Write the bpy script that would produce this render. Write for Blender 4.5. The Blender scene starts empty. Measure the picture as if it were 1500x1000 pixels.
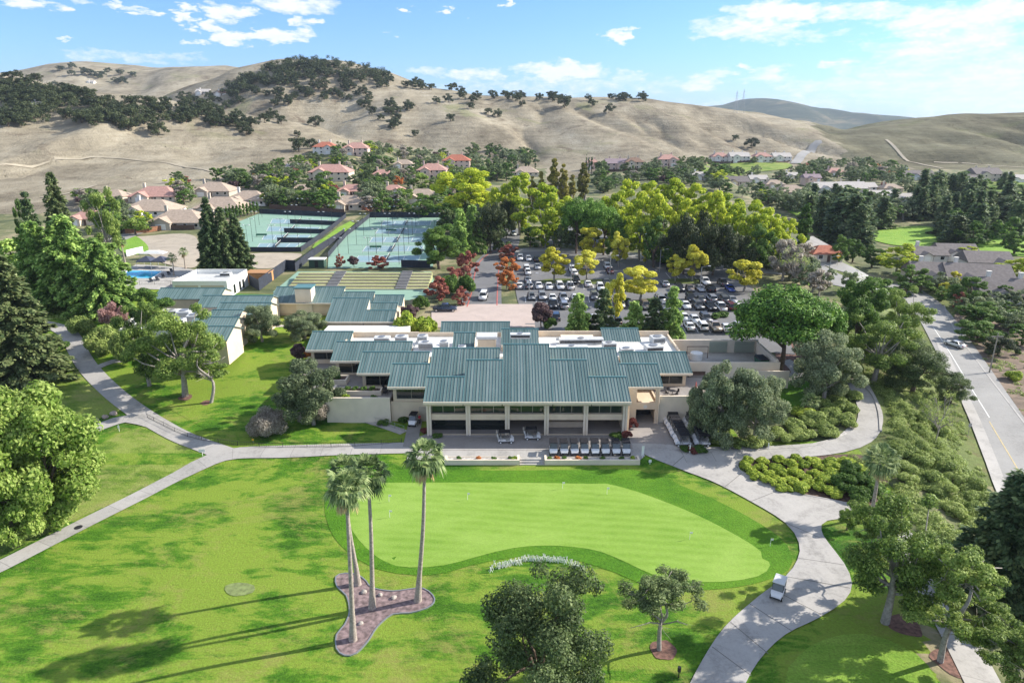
import bpy, bmesh, math, random
import numpy as np
from mathutils import Vector, Matrix
R = math.radians
SC = bpy.context.scene
COL = SC.collection
rng = np.random.default_rng(7)
random.seed(7)

# ------------------------------------------------------------------ camera, sky, sun, exposure
CAM_H, PITCH, FPX = 46.0, 18.0, 1000.0          # metres, degrees, focal length in pixels of the 1500 px photo
cam_d = bpy.data.cameras.new('camera')
cam_d.sensor_width, cam_d.lens = 36.0, 24.0
cam_d.clip_start, cam_d.clip_end = 0.5, 40000.0
cam = bpy.data.objects.new('camera', cam_d)
COL.objects.link(cam)
cam.location = (0, 0, CAM_H)
cam.rotation_euler = (R(90 - PITCH), 0, 0)
SC.camera = cam
SC.view_settings.view_transform = 'Standard'
SC.view_settings.look = 'None'
SC.view_settings.gamma = 1.0
SC.view_settings.exposure = 1.0
SUN_EL, SUN_AZ = 30.5, 16.0                       # azimuth measured from +x towards +y
sun_d = bpy.data.lights.new('sun', 'SUN')
sun_d.energy, sun_d.angle = 4.5, R(0.6)
sun_d.color = (1.0, 0.93, 0.82)
sun = bpy.data.objects.new('sun', sun_d)
COL.objects.link(sun)
sdir = Vector((math.cos(R(SUN_EL)) * math.cos(R(SUN_AZ)), math.cos(R(SUN_EL)) * math.sin(R(SUN_AZ)), math.sin(R(SUN_EL))))
sun.rotation_euler = sdir.to_track_quat('Z', 'Y').to_euler()

world = bpy.data.worlds.new('World')
SC.world = world
world.use_nodes = True
wt = world.node_tree
for n in list(wt.nodes): wt.nodes.remove(n)
def wn(t, **k):
    n = wt.nodes.new(t)
    for a, b in k.items(): setattr(n, a, b)
    return n
W_OUT = wn('ShaderNodeOutputWorld'); W_BG = wn('ShaderNodeBackground')
W_SKY = wn('ShaderNodeTexSky', sky_type='NISHITA', sun_disc=False, sun_elevation=R(SUN_EL), sun_rotation=R(90 - SUN_AZ),
           altitude=60, air_density=1.0, dust_density=0.6, ozone_density=1.6)
W_BG.inputs['Strength'].default_value = 0.088
wt.links.new(W_BG.outputs[0], W_OUT.inputs[0])

# clouds by direction: (photo px, photo py, half width px, half height px, density)
CLOUDS = [(45,6,34,9,.9),(120,2,20,5,.5),(188,6,18,4,.6),(206,16,18,5,.8),(275,13,16,7,.8),(272,31,18,8,1),(335,18,34,13,1),(322,37,24,6,.8),(340,52,34,9,1),(395,54,38,11,1),
          (430,8,52,13,.8),(440,48,26,7,.7),(452,34,14,7,.7),(285,59,18,4,.7),(95,62,8,3,.6),(588,13,14,6,.9),(653,18,12,5,.8),(730,8,9,4,.9),(905,56,20,9,1),(568,51,10,3,.4),
          (822,103,62,13,1),(700,106,40,8,.6),(620,104,30,6,.5),(920,112,26,6,.5),(1030,118,38,12,.7),(1150,14,82,13,.95),(1090,42,72,17,.8),(1180,52,60,9,.5),(1265,18,75,14,.65),(1390,30,100,24,.85),
          (1470,20,70,22,.8),(1340,45,60,16,.6),(1430,60,70,22,.6),(1225,94,26,6,.6),(1300,90,18,6,.6),(1270,75,26,14,.4),(1090,100,10,5,.8),(1130,110,40,12,.6),(1220,125,90,12,.6),(1280,132,60,10,.5),(1355,88,22,9,.5),(1460,110,110,40,.62),(1440,150,140,24,.6),(1330,110,120,40,.42),(1395,70,80,30,.6),(1180,150,220,12,.3),(820,125,200,12,.35),(200,85,90,9,.4)]
def px_dir(px, py):
    v = Vector(((px - 750) / FPX, -(py - 500) / FPX, -1.0))
    return (cam.rotation_euler.to_matrix() @ v).normalized()
def wmath(op, a, b=None, clamp=False):
    n = wn('ShaderNodeMath', operation=op, use_clamp=clamp)
    for i, v in enumerate((a, b)):
        if v is None: continue
        if isinstance(v, (int, float)): n.inputs[i].default_value = v
        else: wt.links.new(v, n.inputs[i])
    return n.outputs[0]
tc = wn('ShaderNodeTexCoord')
sep = wn('ShaderNodeSeparateXYZ'); wt.links.new(tc.outputs['Generated'], sep.inputs[0])
azn = wmath('ARCTAN2', sep.outputs[0], sep.outputs[1])
eln = wmath('ARCSINE', sep.outputs[2])
cv = wn('ShaderNodeCombineXYZ')
wt.links.new(azn, cv.inputs[0]); wt.links.new(eln, cv.inputs[1])
wmap = wn('ShaderNodeMapping'); wmap.inputs['Scale'].default_value = (9, 22, 1)
wt.links.new(cv.outputs[0], wmap.inputs[0])
wnoise = wn('ShaderNodeTexNoise'); wnoise.inputs['Scale'].default_value = 1.9; wnoise.inputs['Detail'].default_value = 9; wnoise.inputs['Roughness'].default_value = 0.62
wt.links.new(wmap.outputs[0], wnoise.inputs['Vector'])
wwp = wn('ShaderNodeTexNoise'); wwp.inputs['Scale'].default_value = 2.6; wwp.inputs['Detail'].default_value = 6; wwp.inputs['Roughness'].default_value = 0.6
wt.links.new(wmap.outputs[0], wwp.inputs['Vector'])
wsp = wn('ShaderNodeSeparateColor'); wt.links.new(wwp.outputs['Color'], wsp.inputs[0])
az0_, el0_ = azn, eln
azn = wmath('ADD', azn, wmath('MULTIPLY', wmath('SUBTRACT', wsp.outputs[0], .5), .13))
eln = wmath('ADD', eln, wmath('MULTIPLY', wmath('SUBTRACT', wsp.outputs[1], .5), .038))
acc = None
for (cx, cy, hw, hh, de) in CLOUDS:
    d = px_dir(cx, cy); a0 = math.atan2(d.x, d.y); e0 = math.asin(d.z)
    dx = px_dir(cx + hw, cy); sa = abs(math.atan2(dx.x, dx.y) - a0) * 1.25
    de_ = px_dir(cx, cy - hh); se = abs(math.asin(de_.z) - e0) * 1.35
    u = wmath('MULTIPLY', wmath('SUBTRACT', azn, a0), 1 / sa); v = wmath('MULTIPLY', wmath('SUBTRACT', eln, e0), 1 / se)
    r2 = wmath('ADD', wmath('MULTIPLY', u, u), wmath('MULTIPLY', v, v))
    m = wmath('MULTIPLY', wmath('SUBTRACT', 1.0, r2, True), de * 1.35)
    acc = m if acc is None else wmath('MAXIMUM', acc, m)
# everywhere else in the sky: loose noise clouds, so that the dome is not empty to the sides
wide = wmath('MULTIPLY', wmath('GREATER_THAN', wmath('ABSOLUTE', azn), 0.68), 0.45)
acc = wmath('MAXIMUM', acc, wide)
wn2 = wn('ShaderNodeTexNoise'); wn2.inputs['Scale'].default_value = 7.5; wn2.inputs['Detail'].default_value = 8; wn2.inputs['Roughness'].default_value = 0.68
wt.links.new(wmap.outputs[0], wn2.inputs['Vector'])
nn_ = wmath('ADD', wmath('MULTIPLY', wmath('SUBTRACT', wnoise.outputs['Fac'], .5), 1.5), wmath('MULTIPLY', wmath('SUBTRACT', wn2.outputs['Fac'], .5), 1.5))
cl = wmath('MULTIPLY', wmath('ADD', wmath('SUBTRACT', acc, .10), nn_), 1.15, True)
cl = wmath('MULTIPLY', cl, wmath('MULTIPLY', acc, 3.5, True))
cl = wmath('MULTIPLY', cl, wmath('GREATER_THAN', el0_, 0.0))
wmix = wn('ShaderNodeMix', data_type='RGBA')
wt.links.new(cl, wmix.inputs['Factor'])
hsv = wn('ShaderNodeHueSaturation'); hsv.inputs['Saturation'].default_value = 1.0; hsv.inputs['Value'].default_value = 1.0
wt.links.new(W_SKY.outputs[0], hsv.inputs['Color'])
wgr = wn('ShaderNodeMix', data_type='RGBA', blend_type='MULTIPLY'); wgr.inputs['Factor'].default_value = 1
wt.links.new(hsv.outputs[0], wgr.inputs[6]); wtn = wn('ShaderNodeMix', data_type='RGBA'); wt.links.new(wmath('MULTIPLY', wmath('SUBTRACT', el0_, .17), 3.0, True), wtn.inputs['Factor']); wtn.inputs[6].default_value = (.50, .80, 1.42, 1); wtn.inputs[7].default_value = (1.12, 1.12, 1.16, 1); wt.links.new(wtn.outputs[2], wgr.inputs[7])
wt.links.new(wgr.outputs[2], wmix.inputs[6])
wsh = wn('ShaderNodeMix', data_type='RGBA'); wt.links.new(wn2.outputs['Fac'], wsh.inputs['Factor']); wsh.inputs[6].default_value = (4.6, 5.1, 5.9, 1); wsh.inputs[7].default_value = (7.4, 7.5, 7.6, 1); wt.links.new(wsh.outputs[2], wmix.inputs[7])
wt.links.new(wmix.outputs[2], W_BG.inputs['Color'])

# ------------------------------------------------------------------ helpers: materials
def mat_new(name):
    m = bpy.data.materials.new(name); m.use_nodes = True
    nt = m.node_tree
    b = nt.nodes['Principled BSDF']
    return m, nt, b
def rgba(c): return (c[0], c[1], c[2], 1)
def simple(name, c, rough=.6, metal=0.0, var=0.0, scale=3.0, spec=None):
    m, nt, b = mat_new(name)
    b.inputs['Roughness'].default_value = rough; b.inputs['Metallic'].default_value = metal
    if spec is not None: b.inputs['Specular IOR Level'].default_value = spec
    if var:
        t = nt.nodes.new('ShaderNodeTexCoord'); n = nt.nodes.new('ShaderNodeTexNoise'); n.inputs['Scale'].default_value = scale; n.inputs['Detail'].default_value = 5
        r = nt.nodes.new('ShaderNodeValToRGB')
        r.color_ramp.elements[0].color = rgba([x * (1 - var) for x in c]); r.color_ramp.elements[1].color = rgba([min(1, x * (1 + var)) for x in c])
        r.color_ramp.elements[0].position = .3; r.color_ramp.elements[1].position = .7
        nt.links.new(t.outputs['Object'], n.inputs['Vector']); nt.links.new(n.outputs['Fac'], r.inputs[0]); nt.links.new(r.outputs[0], b.inputs['Base Color'])
    else: b.inputs['Base Color'].default_value = rgba(c)
    return m
def N(nt, t, **k):
    n = nt.nodes.new(t)
    for a, b in k.items(): setattr(n, a, b)
    return n
def noise(nt, vec, scale, detail=4, rough=.55, dist=0.0):
    n = N(nt, 'ShaderNodeTexNoise'); n.inputs['Scale'].default_value = scale; n.inputs['Detail'].default_value = detail
    n.inputs['Roughness'].default_value = rough; n.inputs['Distortion'].default_value = dist
    nt.links.new(vec, n.inputs['Vector']); return n.outputs['Fac']
def ramp(nt, fac, stops):
    r = N(nt, 'ShaderNodeValToRGB')
    while len(r.color_ramp.elements) < len(stops): r.color_ramp.elements.new(.5)
    for e, (p, c) in zip(r.color_ramp.elements, stops): e.position = p; e.color = rgba(c)
    nt.links.new(fac, r.inputs[0]); return r.outputs[0]
def mixc(nt, fac, a, b, blend='MIX'):
    m = N(nt, 'ShaderNodeMix', data_type='RGBA', blend_type=blend)
    for i, v in ((0, fac), (6, a), (7, b)):
        if isinstance(v, (tuple, list)): m.inputs[i].default_value = rgba(v)
        elif isinstance(v, (int, float)): m.inputs[i].default_value = v
        else: nt.links.new(v, m.inputs[i])
    return m.outputs[2]
def mth(nt, op, a, b=None, clamp=False):
    n = N(nt, 'ShaderNodeMath', operation=op, use_clamp=clamp)
    for i, v in enumerate((a, b)):
        if v is None: continue
        if isinstance(v, (int, float)): n.inputs[i].default_value = v
        else: nt.links.new(v, n.inputs[i])
    return n.outputs[0]
def wpos(nt): return N(nt, 'ShaderNodeNewGeometry').outputs['Position']
def bump(nt, b, h, strength=.3, dist=.1):
    n = N(nt, 'ShaderNodeBump'); n.inputs['Strength'].default_value = strength; n.inputs['Distance'].default_value = dist
    nt.links.new(h, n.inputs['Height']); nt.links.new(n.outputs[0], b.inputs['Normal'])
def mapped(nt, vec, rot=0, scale=(1, 1, 1)):
    n = N(nt, 'ShaderNodeMapping'); n.inputs['Rotation'].default_value = (0, 0, rot); n.inputs['Scale'].default_value = scale
    nt.links.new(vec, n.inputs[0]); return n.outputs[0]

def grass_mat(name, light, mid, dark, dry=None, stripe=None, big=.055, contrast=.5, fine_k=.42):
    m, nt, b = mat_new(name); p = wpos(nt)
    a = noise(nt, p, big, 5, .62, .6); c = noise(nt, mapped(nt, p, R(25), (.5, 1.4, 1)), .45, 6, .72, .4); e = noise(nt, mapped(nt, p, R(-15), (.6, 1.2, 1)), .16, 5, .65, 1.2)
    f = mth(nt, 'ADD', mth(nt, 'ADD', mth(nt, 'MULTIPLY', a, .44), mth(nt, 'MULTIPLY', c, .28)), mth(nt, 'MULTIPLY', e, .32))
    col = ramp(nt, f, [(.5 - contrast * .17, dark), (.5, mid), (.5 + contrast * .14, light)])
    if dry:
        d = mth(nt, 'ADD', mth(nt, 'MULTIPLY', noise(nt, p, .085, 6, .7, 1.2), .6), mth(nt, 'MULTIPLY', noise(nt, mapped(nt, p, R(20), (.6, 1.5, 1)), .6, 6, .75), .4))
        col = mixc(nt, ramp(nt, d, [(.505, (0, 0, 0)), (.60, (.8, .8, .8))]), col, dry)
    if stripe:
        w = N(nt, 'ShaderNodeTexWave', wave_type='BANDS', bands_direction='X'); w.inputs['Scale'].default_value = stripe[1]; w.inputs['Distortion'].default_value = 2.2; w.inputs['Detail'].default_value = 3; w.inputs['Detail Scale'].default_value = .35
        nt.links.new(mapped(nt, p, stripe[0]), w.inputs['Vector'])
        col = mixc(nt, mth(nt, 'MULTIPLY', w.outputs['Fac'], stripe[2]), col, light)
    fine = noise(nt, p, 4.5, 4, .75)
    col = mixc(nt, fine_k, col, ramp(nt, fine, [(.34, [x * .25 for x in mid]), (.5, mid), (.66, [x * 1.7 for x in mid])]))
    nt.links.new(col, b.inputs['Base Color']); b.inputs['Roughness'].default_value = .85; b.inputs['Specular IOR Level'].default_value = .15
    bump(nt, b, noise(nt, p, 4, 5, .78), fine_k*1.6, .2)
    return m
def leaf_mat(name, a, b_, c, trans=.42, bigscale=.35, gain=1.5):
    a, b_, c = [[min(.85, x*gain) for x in q] for q in (a, b_, c)]
    m, nt, b = mat_new(name)
    t = N(nt, 'ShaderNodeTexCoord'); g = N(nt, 'ShaderNodeNewGeometry'); oi = N(nt, 'ShaderNodeObjectInfo')
    f = mth(nt, 'ADD', mth(nt, 'MULTIPLY', noise(nt, t.outputs['Object'], bigscale, 3), .75), mth(nt, 'MULTIPLY', g.outputs['Random Per Island'], .5))
    f = mth(nt, 'ADD', f, mth(nt, 'MULTIPLY', mth(nt, 'SUBTRACT', oi.outputs['Random'], .5), .22))
    col = ramp(nt, f, [(.35, a), (.6, b_), (.9, c)])
    nt.links.new(col, b.inputs['Base Color']); b.inputs['Roughness'].default_value = .6; b.inputs['Specular IOR Level'].default_value = .25
    tr = N(nt, 'ShaderNodeBsdfTranslucent'); nt.links.new(col, tr.inputs['Color'])
    mx = N(nt, 'ShaderNodeMixShader'); mx.inputs[0].default_value = trans
    nt.links.new(b.outputs[0], mx.inputs[1]); nt.links.new(tr.outputs[0], mx.inputs[2])
    nt.links.new(mx.outputs[0], nt.nodes['Material Output'].inputs[0])
    return m

M = {}
M['lawn'] = grass_mat('lawn grass', (.27, .34, .05), (.075, .185, .012), (.010, .060, .004), dry=(.36, .31, .10), contrast=.31)
M['rough'] = grass_mat('rough grass', (.28, .33, .08), (.14, .22, .03), (.045, .115, .012), dry=(.37, .32, .14), contrast=.36, big=.09)
M['green'] = grass_mat('putting green grass', (.25, .38, .075), (.185, .315, .045), (.125, .25, .026), stripe=(R(97), .22, .5), contrast=.8, fine_k=.15)
M['fringe'] = grass_mat('fringe grass', (.12, .25, .018), (.07, .185, .011), (.035, .12, .007), contrast=.6)
M['fairway'] = grass_mat('far fairway grass', (.30, .42, .08), (.19, .34, .045), (.09, .22, .03), contrast=.6, big=.03)
M['tee'] = grass_mat('tee grass', (.26, .37, .06), (.16, .29, .032), (.08, .20, .016), contrast=.6)
M['scrub'] = grass_mat('scrub slope', (.20, .24, .08), (.115, .15, .045), (.05, .07, .025), dry=(.17, .12, .07), contrast=.6, big=.12)
M['mulch'] = simple('dark bark mulch', (.10, .06, .045), .9, var=.6, scale=3)

def hill_mat(name='dry hill grass', k=(1, 1, 1), wood=False):
    m, nt, b = mat_new(name); p = wpos(nt)
    if wood:
        col = ramp(nt, noise(nt, p, .004, 7, .7, 1.0), [(.4, (.035, .05, .035)), (.52, (.06, .075, .05)), (.64, (.16, .14, .09))])
    else:
        a = noise(nt, p, .008, 6, .62, .8); c = noise(nt, mapped(nt, p, R(8), (1, .35, 1)), .05, 7, .72)
        tq = noise(nt, mapped(nt, p, 0, (.03, .03, .55)), 1.0, 4, .6, .3)       # cattle terraces follow the height
        f = mth(nt, 'ADD', mth(nt, 'ADD', mth(nt, 'MULTIPLY', a, .42), mth(nt, 'MULTIPLY', c, .36)), mth(nt, 'MULTIPLY', tq, .22))
        q = lambda *c_: tuple(x*y for x, y in zip(c_, k))
        col = ramp(nt, f, [(.36, q(.105, .09, .063)), (.45, q(.215, .188, .14)), (.52, q(.30, .265, .197)), (.62, q(.40, .36, .28))])
        gr = ramp(nt, noise(nt, p, .012, 5, .6, 1.2), [(.58, (0, 0, 0)), (.70, (.6, .6, .6))])
        col = mixc(nt, gr, col, q(.21, .225, .10))
        br = ramp(nt, noise(nt, p, .021, 7, .72, 1.5), [(.57, (0, 0, 0)), (.67, (.75, .75, .75))])
        col = mixc(nt, br, col, q(.12, .09, .065))
        sp = ramp(nt, noise(nt, p, .35, 3, .6), [(.66, (0, 0, 0)), (.72, (.8, .8, .8))])
        col = mixc(nt, sp, col, q(.10, .085, .05))
    nt.links.new(col, b.inputs['Base Color']); b.inputs['Roughness'].default_value = .95; b.inputs['Specular IOR Level'].default_value = .05
    bump(nt, b, noise(nt, p, .16, 8, .75), .9, 1.6)
    return m
M['hill'] = hill_mat()
M['hilldark'] = hill_mat('olive brown hill grass', (.60, .64, .56))
M['farhill'] = hill_mat('wooded far mountain', wood=True)
def suburb_mat():
    m, nt, b = mat_new('suburb ground'); p = wpos(nt)
    col = ramp(nt, noise(nt, p, .09, 6, .65, .5), [(.36, (.055, .075, .025)), (.5, (.12, .135, .05)), (.62, (.28, .24, .14))])
    nt.links.new(col, b.inputs['Base Color']); b.inputs['Roughness'].default_value = .95
    bump(nt, b, noise(nt, p, 1.5, 5, .7), .5, .3); return m
M['suburb'] = suburb_mat()
def pave_mat(name, c, joint=None, var=.16, stain=.35, scale=.25, rough=.8):
    m, nt, b = mat_new(name); p = wpos(nt)
    f = mth(nt, 'ADD', mth(nt, 'MULTIPLY', noise(nt, p, scale, 6, .65, .8), .6), mth(nt, 'MULTIPLY', noise(nt, p, 3.0, 5, .7), .4))
    col = ramp(nt, f, [(.3, [x * (1 - stain) for x in c]), (.5, c), (.7, [min(1, x * (1 + var)) for x in c])])
    if joint:
        uv = N(nt, 'ShaderNodeUVMap').outputs[0]
        s = N(nt, 'ShaderNodeSeparateXYZ'); nt.links.new(uv, s.inputs[0])
        fr = mth(nt, 'FRACT', mth(nt, 'MULTIPLY', s.outputs[1], 1 / joint))
        j = mth(nt, 'LESS_THAN', fr, .05 / joint * 1.6)
        col = mixc(nt, mth(nt, 'MULTIPLY', j, .7), col, [x * .45 for x in c])
        sl = N(nt, 'ShaderNodeTexWhiteNoise', noise_dimensions='1D'); nt.links.new(mth(nt, 'FLOOR', mth(nt, 'MULTIPLY', s.outputs[1], 1 / joint)), sl.inputs['W'])
        col = mixc(nt, mth(nt, 'MULTIPLY', sl.outputs['Value'], .3), col, [x * .7 for x in c])
    nt.links.new(col, b.inputs['Base Color']); b.inputs['Roughness'].default_value = rough
    bump(nt, b, noise(nt, p, 12, 4, .7), .2, .02); return m
M['path'] = pave_mat('concrete cart path', (.38, .365, .345), joint=4.2, stain=.5)
M['concrete'] = pave_mat('concrete', (.38, .365, .345), stain=.45)
M['drive'] = pave_mat('grey drive paving', (.27, .25, .24), stain=.3)
M['asphalt'] = pave_mat('asphalt', (.15, .15, .155), var=.3, stain=.4, scale=.12)
M['road'] = pave_mat('grey worn road', (.28, .275, .265), var=.2, stain=.35, scale=.1)
M['plaza'] = pave_mat('pink plaza paving', (.45, .37, .33), var=.12, stain=.2)
M['redkerb'] = simple('red painted kerb', (.45, .12, .10), .7, var=.2)
M['paint'] = simple('white road paint', (.75, .75, .72), .7, var=.15, scale=2)
M['ypaint'] = simple('yellow road paint', (.50, .40, .20), .7, var=.15, scale=2)
M['dirt'] = pave_mat('bare dirt', (.37, .32, .25), var=.25, stain=.4, scale=.15)
M['trail'] = pave_mat('dirt trail', (.36, .315, .235), var=.2, stain=.3)
M['gravel'] = pave_mat('pale river stones', (.42, .40, .38), var=.7, stain=.75, scale=2.2)
M['stucco'] = simple('cream stucco', (.64, .53, .40), .85, var=.10, scale=.6)
M['stucco2'] = simple('pale cream stucco', (.71, .62, .50), .85, var=.08, scale=.6)
M['white'] = simple('white paint', (.78, .78, .76), .55, var=.04)
M['roofwhite'] = simple('white roof membrane', (.68, .67, .64), .7, var=.14, scale=.5)
M['hvac'] = simple('pale grey metal', (.55, .56, .56), .5, var=.12, scale=1.5)
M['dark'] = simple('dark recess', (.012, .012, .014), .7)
M['black'] = simple('black plastic', (.02, .02, .023), .5)
M['rubber'] = simple('tyre rubber', (.02, .02, .02), .85)
M['joint'] = simple('dark joint filler', (.16,.155,.145), .9)
M['steel'] = simple('grey steel', (.35, .36, .37), .45, .6)
M['chrome'] = simple('bright alloy', (.6, .6, .62), .3, .9)
M['bark'] = simple('brown bark', (.13, .095, .07), .95, var=.4, scale=4)
M['greybark'] = simple('grey bark', (.30, .27, .24), .95, var=.3, scale=4)
M['palmtrunk'] = simple('palm trunk', (.34, .29, .25), .9, var=.35, scale=5)
M['fencedark'] = simple('dark navy windscreen', (.022, .028, .045), .8, var=.3, scale=1)
M['wood'] = simple('redwood boards', (.28, .13, .07), .85, var=.3, scale=2)
M['brownwood'] = simple('dark brown wood', (.10, .06, .045), .85, var=.3, scale=2)
M['orange'] = simple('orange boards', (.5, .25, .10), .8, var=.2)

def glass_mat(name, c=(.012, .018, .018), rough=.06):
    m, nt, b = mat_new(name); b.inputs['Base Color'].default_value = rgba(c); b.inputs['Roughness'].default_value = rough
    b.inputs['Specular IOR Level'].default_value = .6; return m
M['glass'] = glass_mat('dark glass')
M['carglass'] = glass_mat('tinted car glass', (.015, .02, .024), .08)

# ------------------------------------------------------------------ helpers: meshes and things
def link(o, parent=None):
    COL.objects.link(o)
    if parent is not None: o.parent = parent
    return o
def tag(o, label=None, cat=None, group=None, kind=None):
    if label: o['label'] = label
    if cat: o['category'] = cat
    if group: o['group'] = group
    if kind: o['kind'] = kind
    return o
def thing(name, label, cat, loc=(0, 0, 0), rz=0.0, group=None):
    o = bpy.data.objects.new(name, None); o.empty_display_size = .3
    o.location = loc; o.rotation_euler = (0, 0, rz)
    link(o); return tag(o, label, cat, group)
class MB:
    """collects vertices and faces (with material numbers) for ONE mesh object"""
    def __init__(s): s.v = []; s.f = []; s.m = []
    def add(s, vs, fs, mi=0):
        k = len(s.v); s.v.extend([tuple(p) for p in vs]); s.f.extend([tuple(i + k for i in f) for f in fs]); s.m.extend([mi] * len(fs)); return s
    def box(s, x0, x1, y0, y1, z0, z1, mi=0):
        return s.add([(x0,y0,z0),(x1,y0,z0),(x1,y1,z0),(x0,y1,z0),(x0,y0,z1),(x1,y0,z1),(x1,y1,z1),(x0,y1,z1)],
                     [(3,2,1,0),(4,5,6,7),(0,1,5,4),(1,2,6,5),(2,3,7,6),(3,0,4,7)], mi)
    def hexa(s, p, mi=0):   # 8 points, bottom ring then top ring
        return s.add(p, [(3,2,1,0),(4,5,6,7),(0,1,5,4),(1,2,6,5),(2,3,7,6),(3,0,4,7)], mi)
    def obox(s, c, rz, lx, ly, z0, z1, mi=0):
        ca, sa = math.cos(rz), math.sin(rz)
        pts = [(c[0] + ca*a - sa*b, c[1] + sa*a + ca*b) for a, b in ((-lx/2,-ly/2),(lx/2,-ly/2),(lx/2,ly/2),(-lx/2,ly/2))]
        return s.hexa([(x,y,z0) for x,y in pts] + [(x,y,z1) for x,y in pts], mi)
    def tube(s, pts, rad, n=6, mi=0, cap=True):
        pts = [Vector(p) for p in pts]; k = len(s.v); m = len(pts)
        if isinstance(rad, (int, float)): rad = [rad] * m
        for i, p in enumerate(pts):
            t = (pts[min(i+1, m-1)] - pts[max(i-1, 0)]).normalized()
            a = t.orthogonal().normalized() if abs(t.z) < .95 else (Vector((1,0,0)) - t * t.x).normalized()
            b = t.cross(a)
            for j in range(n):
                th = 2*math.pi*j/n; q = p + (a*math.cos(th) + b*math.sin(th))*rad[i]; s.v.append(tuple(q))
        for i in range(m-1):
            for j in range(n):
                s.f.append((k+i*n+j, k+i*n+(j+1)%n, k+(i+1)*n+(j+1)%n, k+(i+1)*n+j)); s.m.append(mi)
        if cap:
            s.f.append(tuple(k+(m-1)*n+j for j in range(n))); s.m.append(mi); s.f.append(tuple(k+n-1-j for j in range(n))); s.m.append(mi)
        return s
    def disc(s, c, axis, r, w, n=14, mi=0):   # a short cylinder centred at c along axis 'x' or 'y'
        a = Vector((1,0,0)) if axis == 'x' else Vector((0,1,0)) if axis == 'y' else Vector((0,0,1)); c = Vector(c)
        return s.tube([c - a*w/2, c + a*w/2], r, n, mi)
    def prism(s, poly, axis, a0, a1, mi=0):   # extrude a 2-D outline along 'x' or 'y' (poly is (other, z))
        n = len(poly)
        if axis == 'x': vs = [(a0, p, z) for p, z in poly] + [(a1, p, z) for p, z in poly]
        elif axis == 'y': vs = [(p, a0, z) for p, z in poly] + [(p, a1, z) for p, z in poly]
        else: vs = [(p, z, a0) for p, z in poly] + [(p, z, a1) for p, z in poly]
        return s.add(vs, [tuple(range(n)), tuple(range(2*n-1, n-1, -1))] + [(i, n+i, n+(i+1)%n, (i+1)%n) for i in range(n)], mi)
    def mesh(s, name, mats, smooth=False):
        me = bpy.data.meshes.new(name); me.from_pydata(s.v, [], s.f)
        for m in (mats if isinstance(mats, (list, tuple)) else [mats]): me.materials.append(m)
        if any(s.m): me.polygons.foreach_set('material_index', s.m)
        bm = bmesh.new(); bm.from_mesh(me); bmesh.ops.recalc_face_normals(bm, faces=bm.faces); bm.to_mesh(me); bm.free()
        if smooth: me.polygons.foreach_set('use_smooth', [True]*len(me.polygons))
        me.update(); return me
    def build(s, name, mats, parent=None, smooth=False):
        return link(bpy.data.objects.new(name, s.mesh(name, mats, smooth)), parent)
def np_mesh(name, verts, quads, mats, uv=None):
    me = bpy.data.meshes.new(name); nv, nf = len(verts), len(quads); k = quads.shape[1]
    me.vertices.add(nv); me.vertices.foreach_set('co', np.asarray(verts, np.float32).ravel())
    me.loops.add(nf*k); me.loops.foreach_set('vertex_index', np.asarray(quads, np.int32).ravel())
    me.polygons.add(nf); me.polygons.foreach_set('loop_start', np.arange(0, nf*k, k, dtype=np.int32))
    for m in (mats if isinstance(mats, (list, tuple)) else [mats]): me.materials.append(m)
    me.update(calc_edges=True); return me
def copy_tree(o, parent=None):
    c = o.copy(); link(c, parent)
    if parent is not None: c.matrix_parent_inverse = o.matrix_parent_inverse
    for ch in list(o.children): copy_tree(ch, c)
    return c

# ------------------------------------------------------------------ terrain
def sst(a, b, x):
    t = np.clip((x - a) / (b - a), 0, 1); return t*t*(3 - 2*t)
def vnoise(x, y, seed):
    xi, yi = np.floor(x).astype(np.int64), np.floor(y).astype(np.int64); xf, yf = x - xi, y - yi
    def h(a, b):
        n = (a*374761393 + b*668265263 + seed*1274126177) & 0x7fffffff
        n = ((n ^ (n >> 13))*1274126177) & 0x7fffffff
        return ((n ^ (n >> 16)) & 0xffff) / 65535.0
    u, v = xf*xf*(3-2*xf), yf*yf*(3-2*yf)
    return (h(xi,yi)*(1-u) + h(xi+1,yi)*u)*(1-v) + (h(xi,yi+1)*(1-u) + h(xi+1,yi+1)*u)*v
def fbm(x, y, seed, o=4):
    s, a, t = 0, .5, 0
    for i in range(o): s = s + a*vnoise(x, y, seed+i); t += a; a *= .5; x, y = x*2.03, y*2.03
    return s/t
def ray(px, py):
    d = px_dir(px, py); return np.array([d.x, d.y, d.z])
def at_dist(px, py, D):     # point on the pixel's ray at forward ground distance D
    d = ray(px, py); k = D / d[1]; return np.array([d[0]*k, D, CAM_H + d[2]*k])
RIDGES = {
 'A': (380, 26, [(300,158,1150),(350,124,1100),(380,106,1060),(430,87,1020),(500,88,1000),(560,104,980),(620,127,960),(700,139,950),(800,143,950),(930,143,950),(1000,153,980),(1080,166,1050),(1150,181,1120),(1235,197,1150),(1300,215,1200)]),
 'B': (300, 20, [(-260,85,640),(-100,100,640),(0,108,640),(60,124,640),(130,134,640),(240,146,640),(300,160,640),(350,172,630),(400,192,610),(440,212,590)]),
 'C': (700, 60, [(-150,130,1800),(-50,122,1800),(70,99,1700),(130,89,1700),(190,96,1700),(230,99,1700),(340,97,1700),(420,112,1700)]),
 'D': (330, 24, [(1180,228,790),(1200,213,800),(1240,202,820),(1300,186,850),(1360,173,880),(1420,166,900),(1500,165,900),(1650,158,900),(1800,150,900)]),
 'E': (1500, 90, [(900,172,5200),(1000,158,5000),(1060,153,5000),(1095,144,5000),(1130,144,5000),(1180,158,5000),(1240,170,5200),(1330,181,5400)])}
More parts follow.
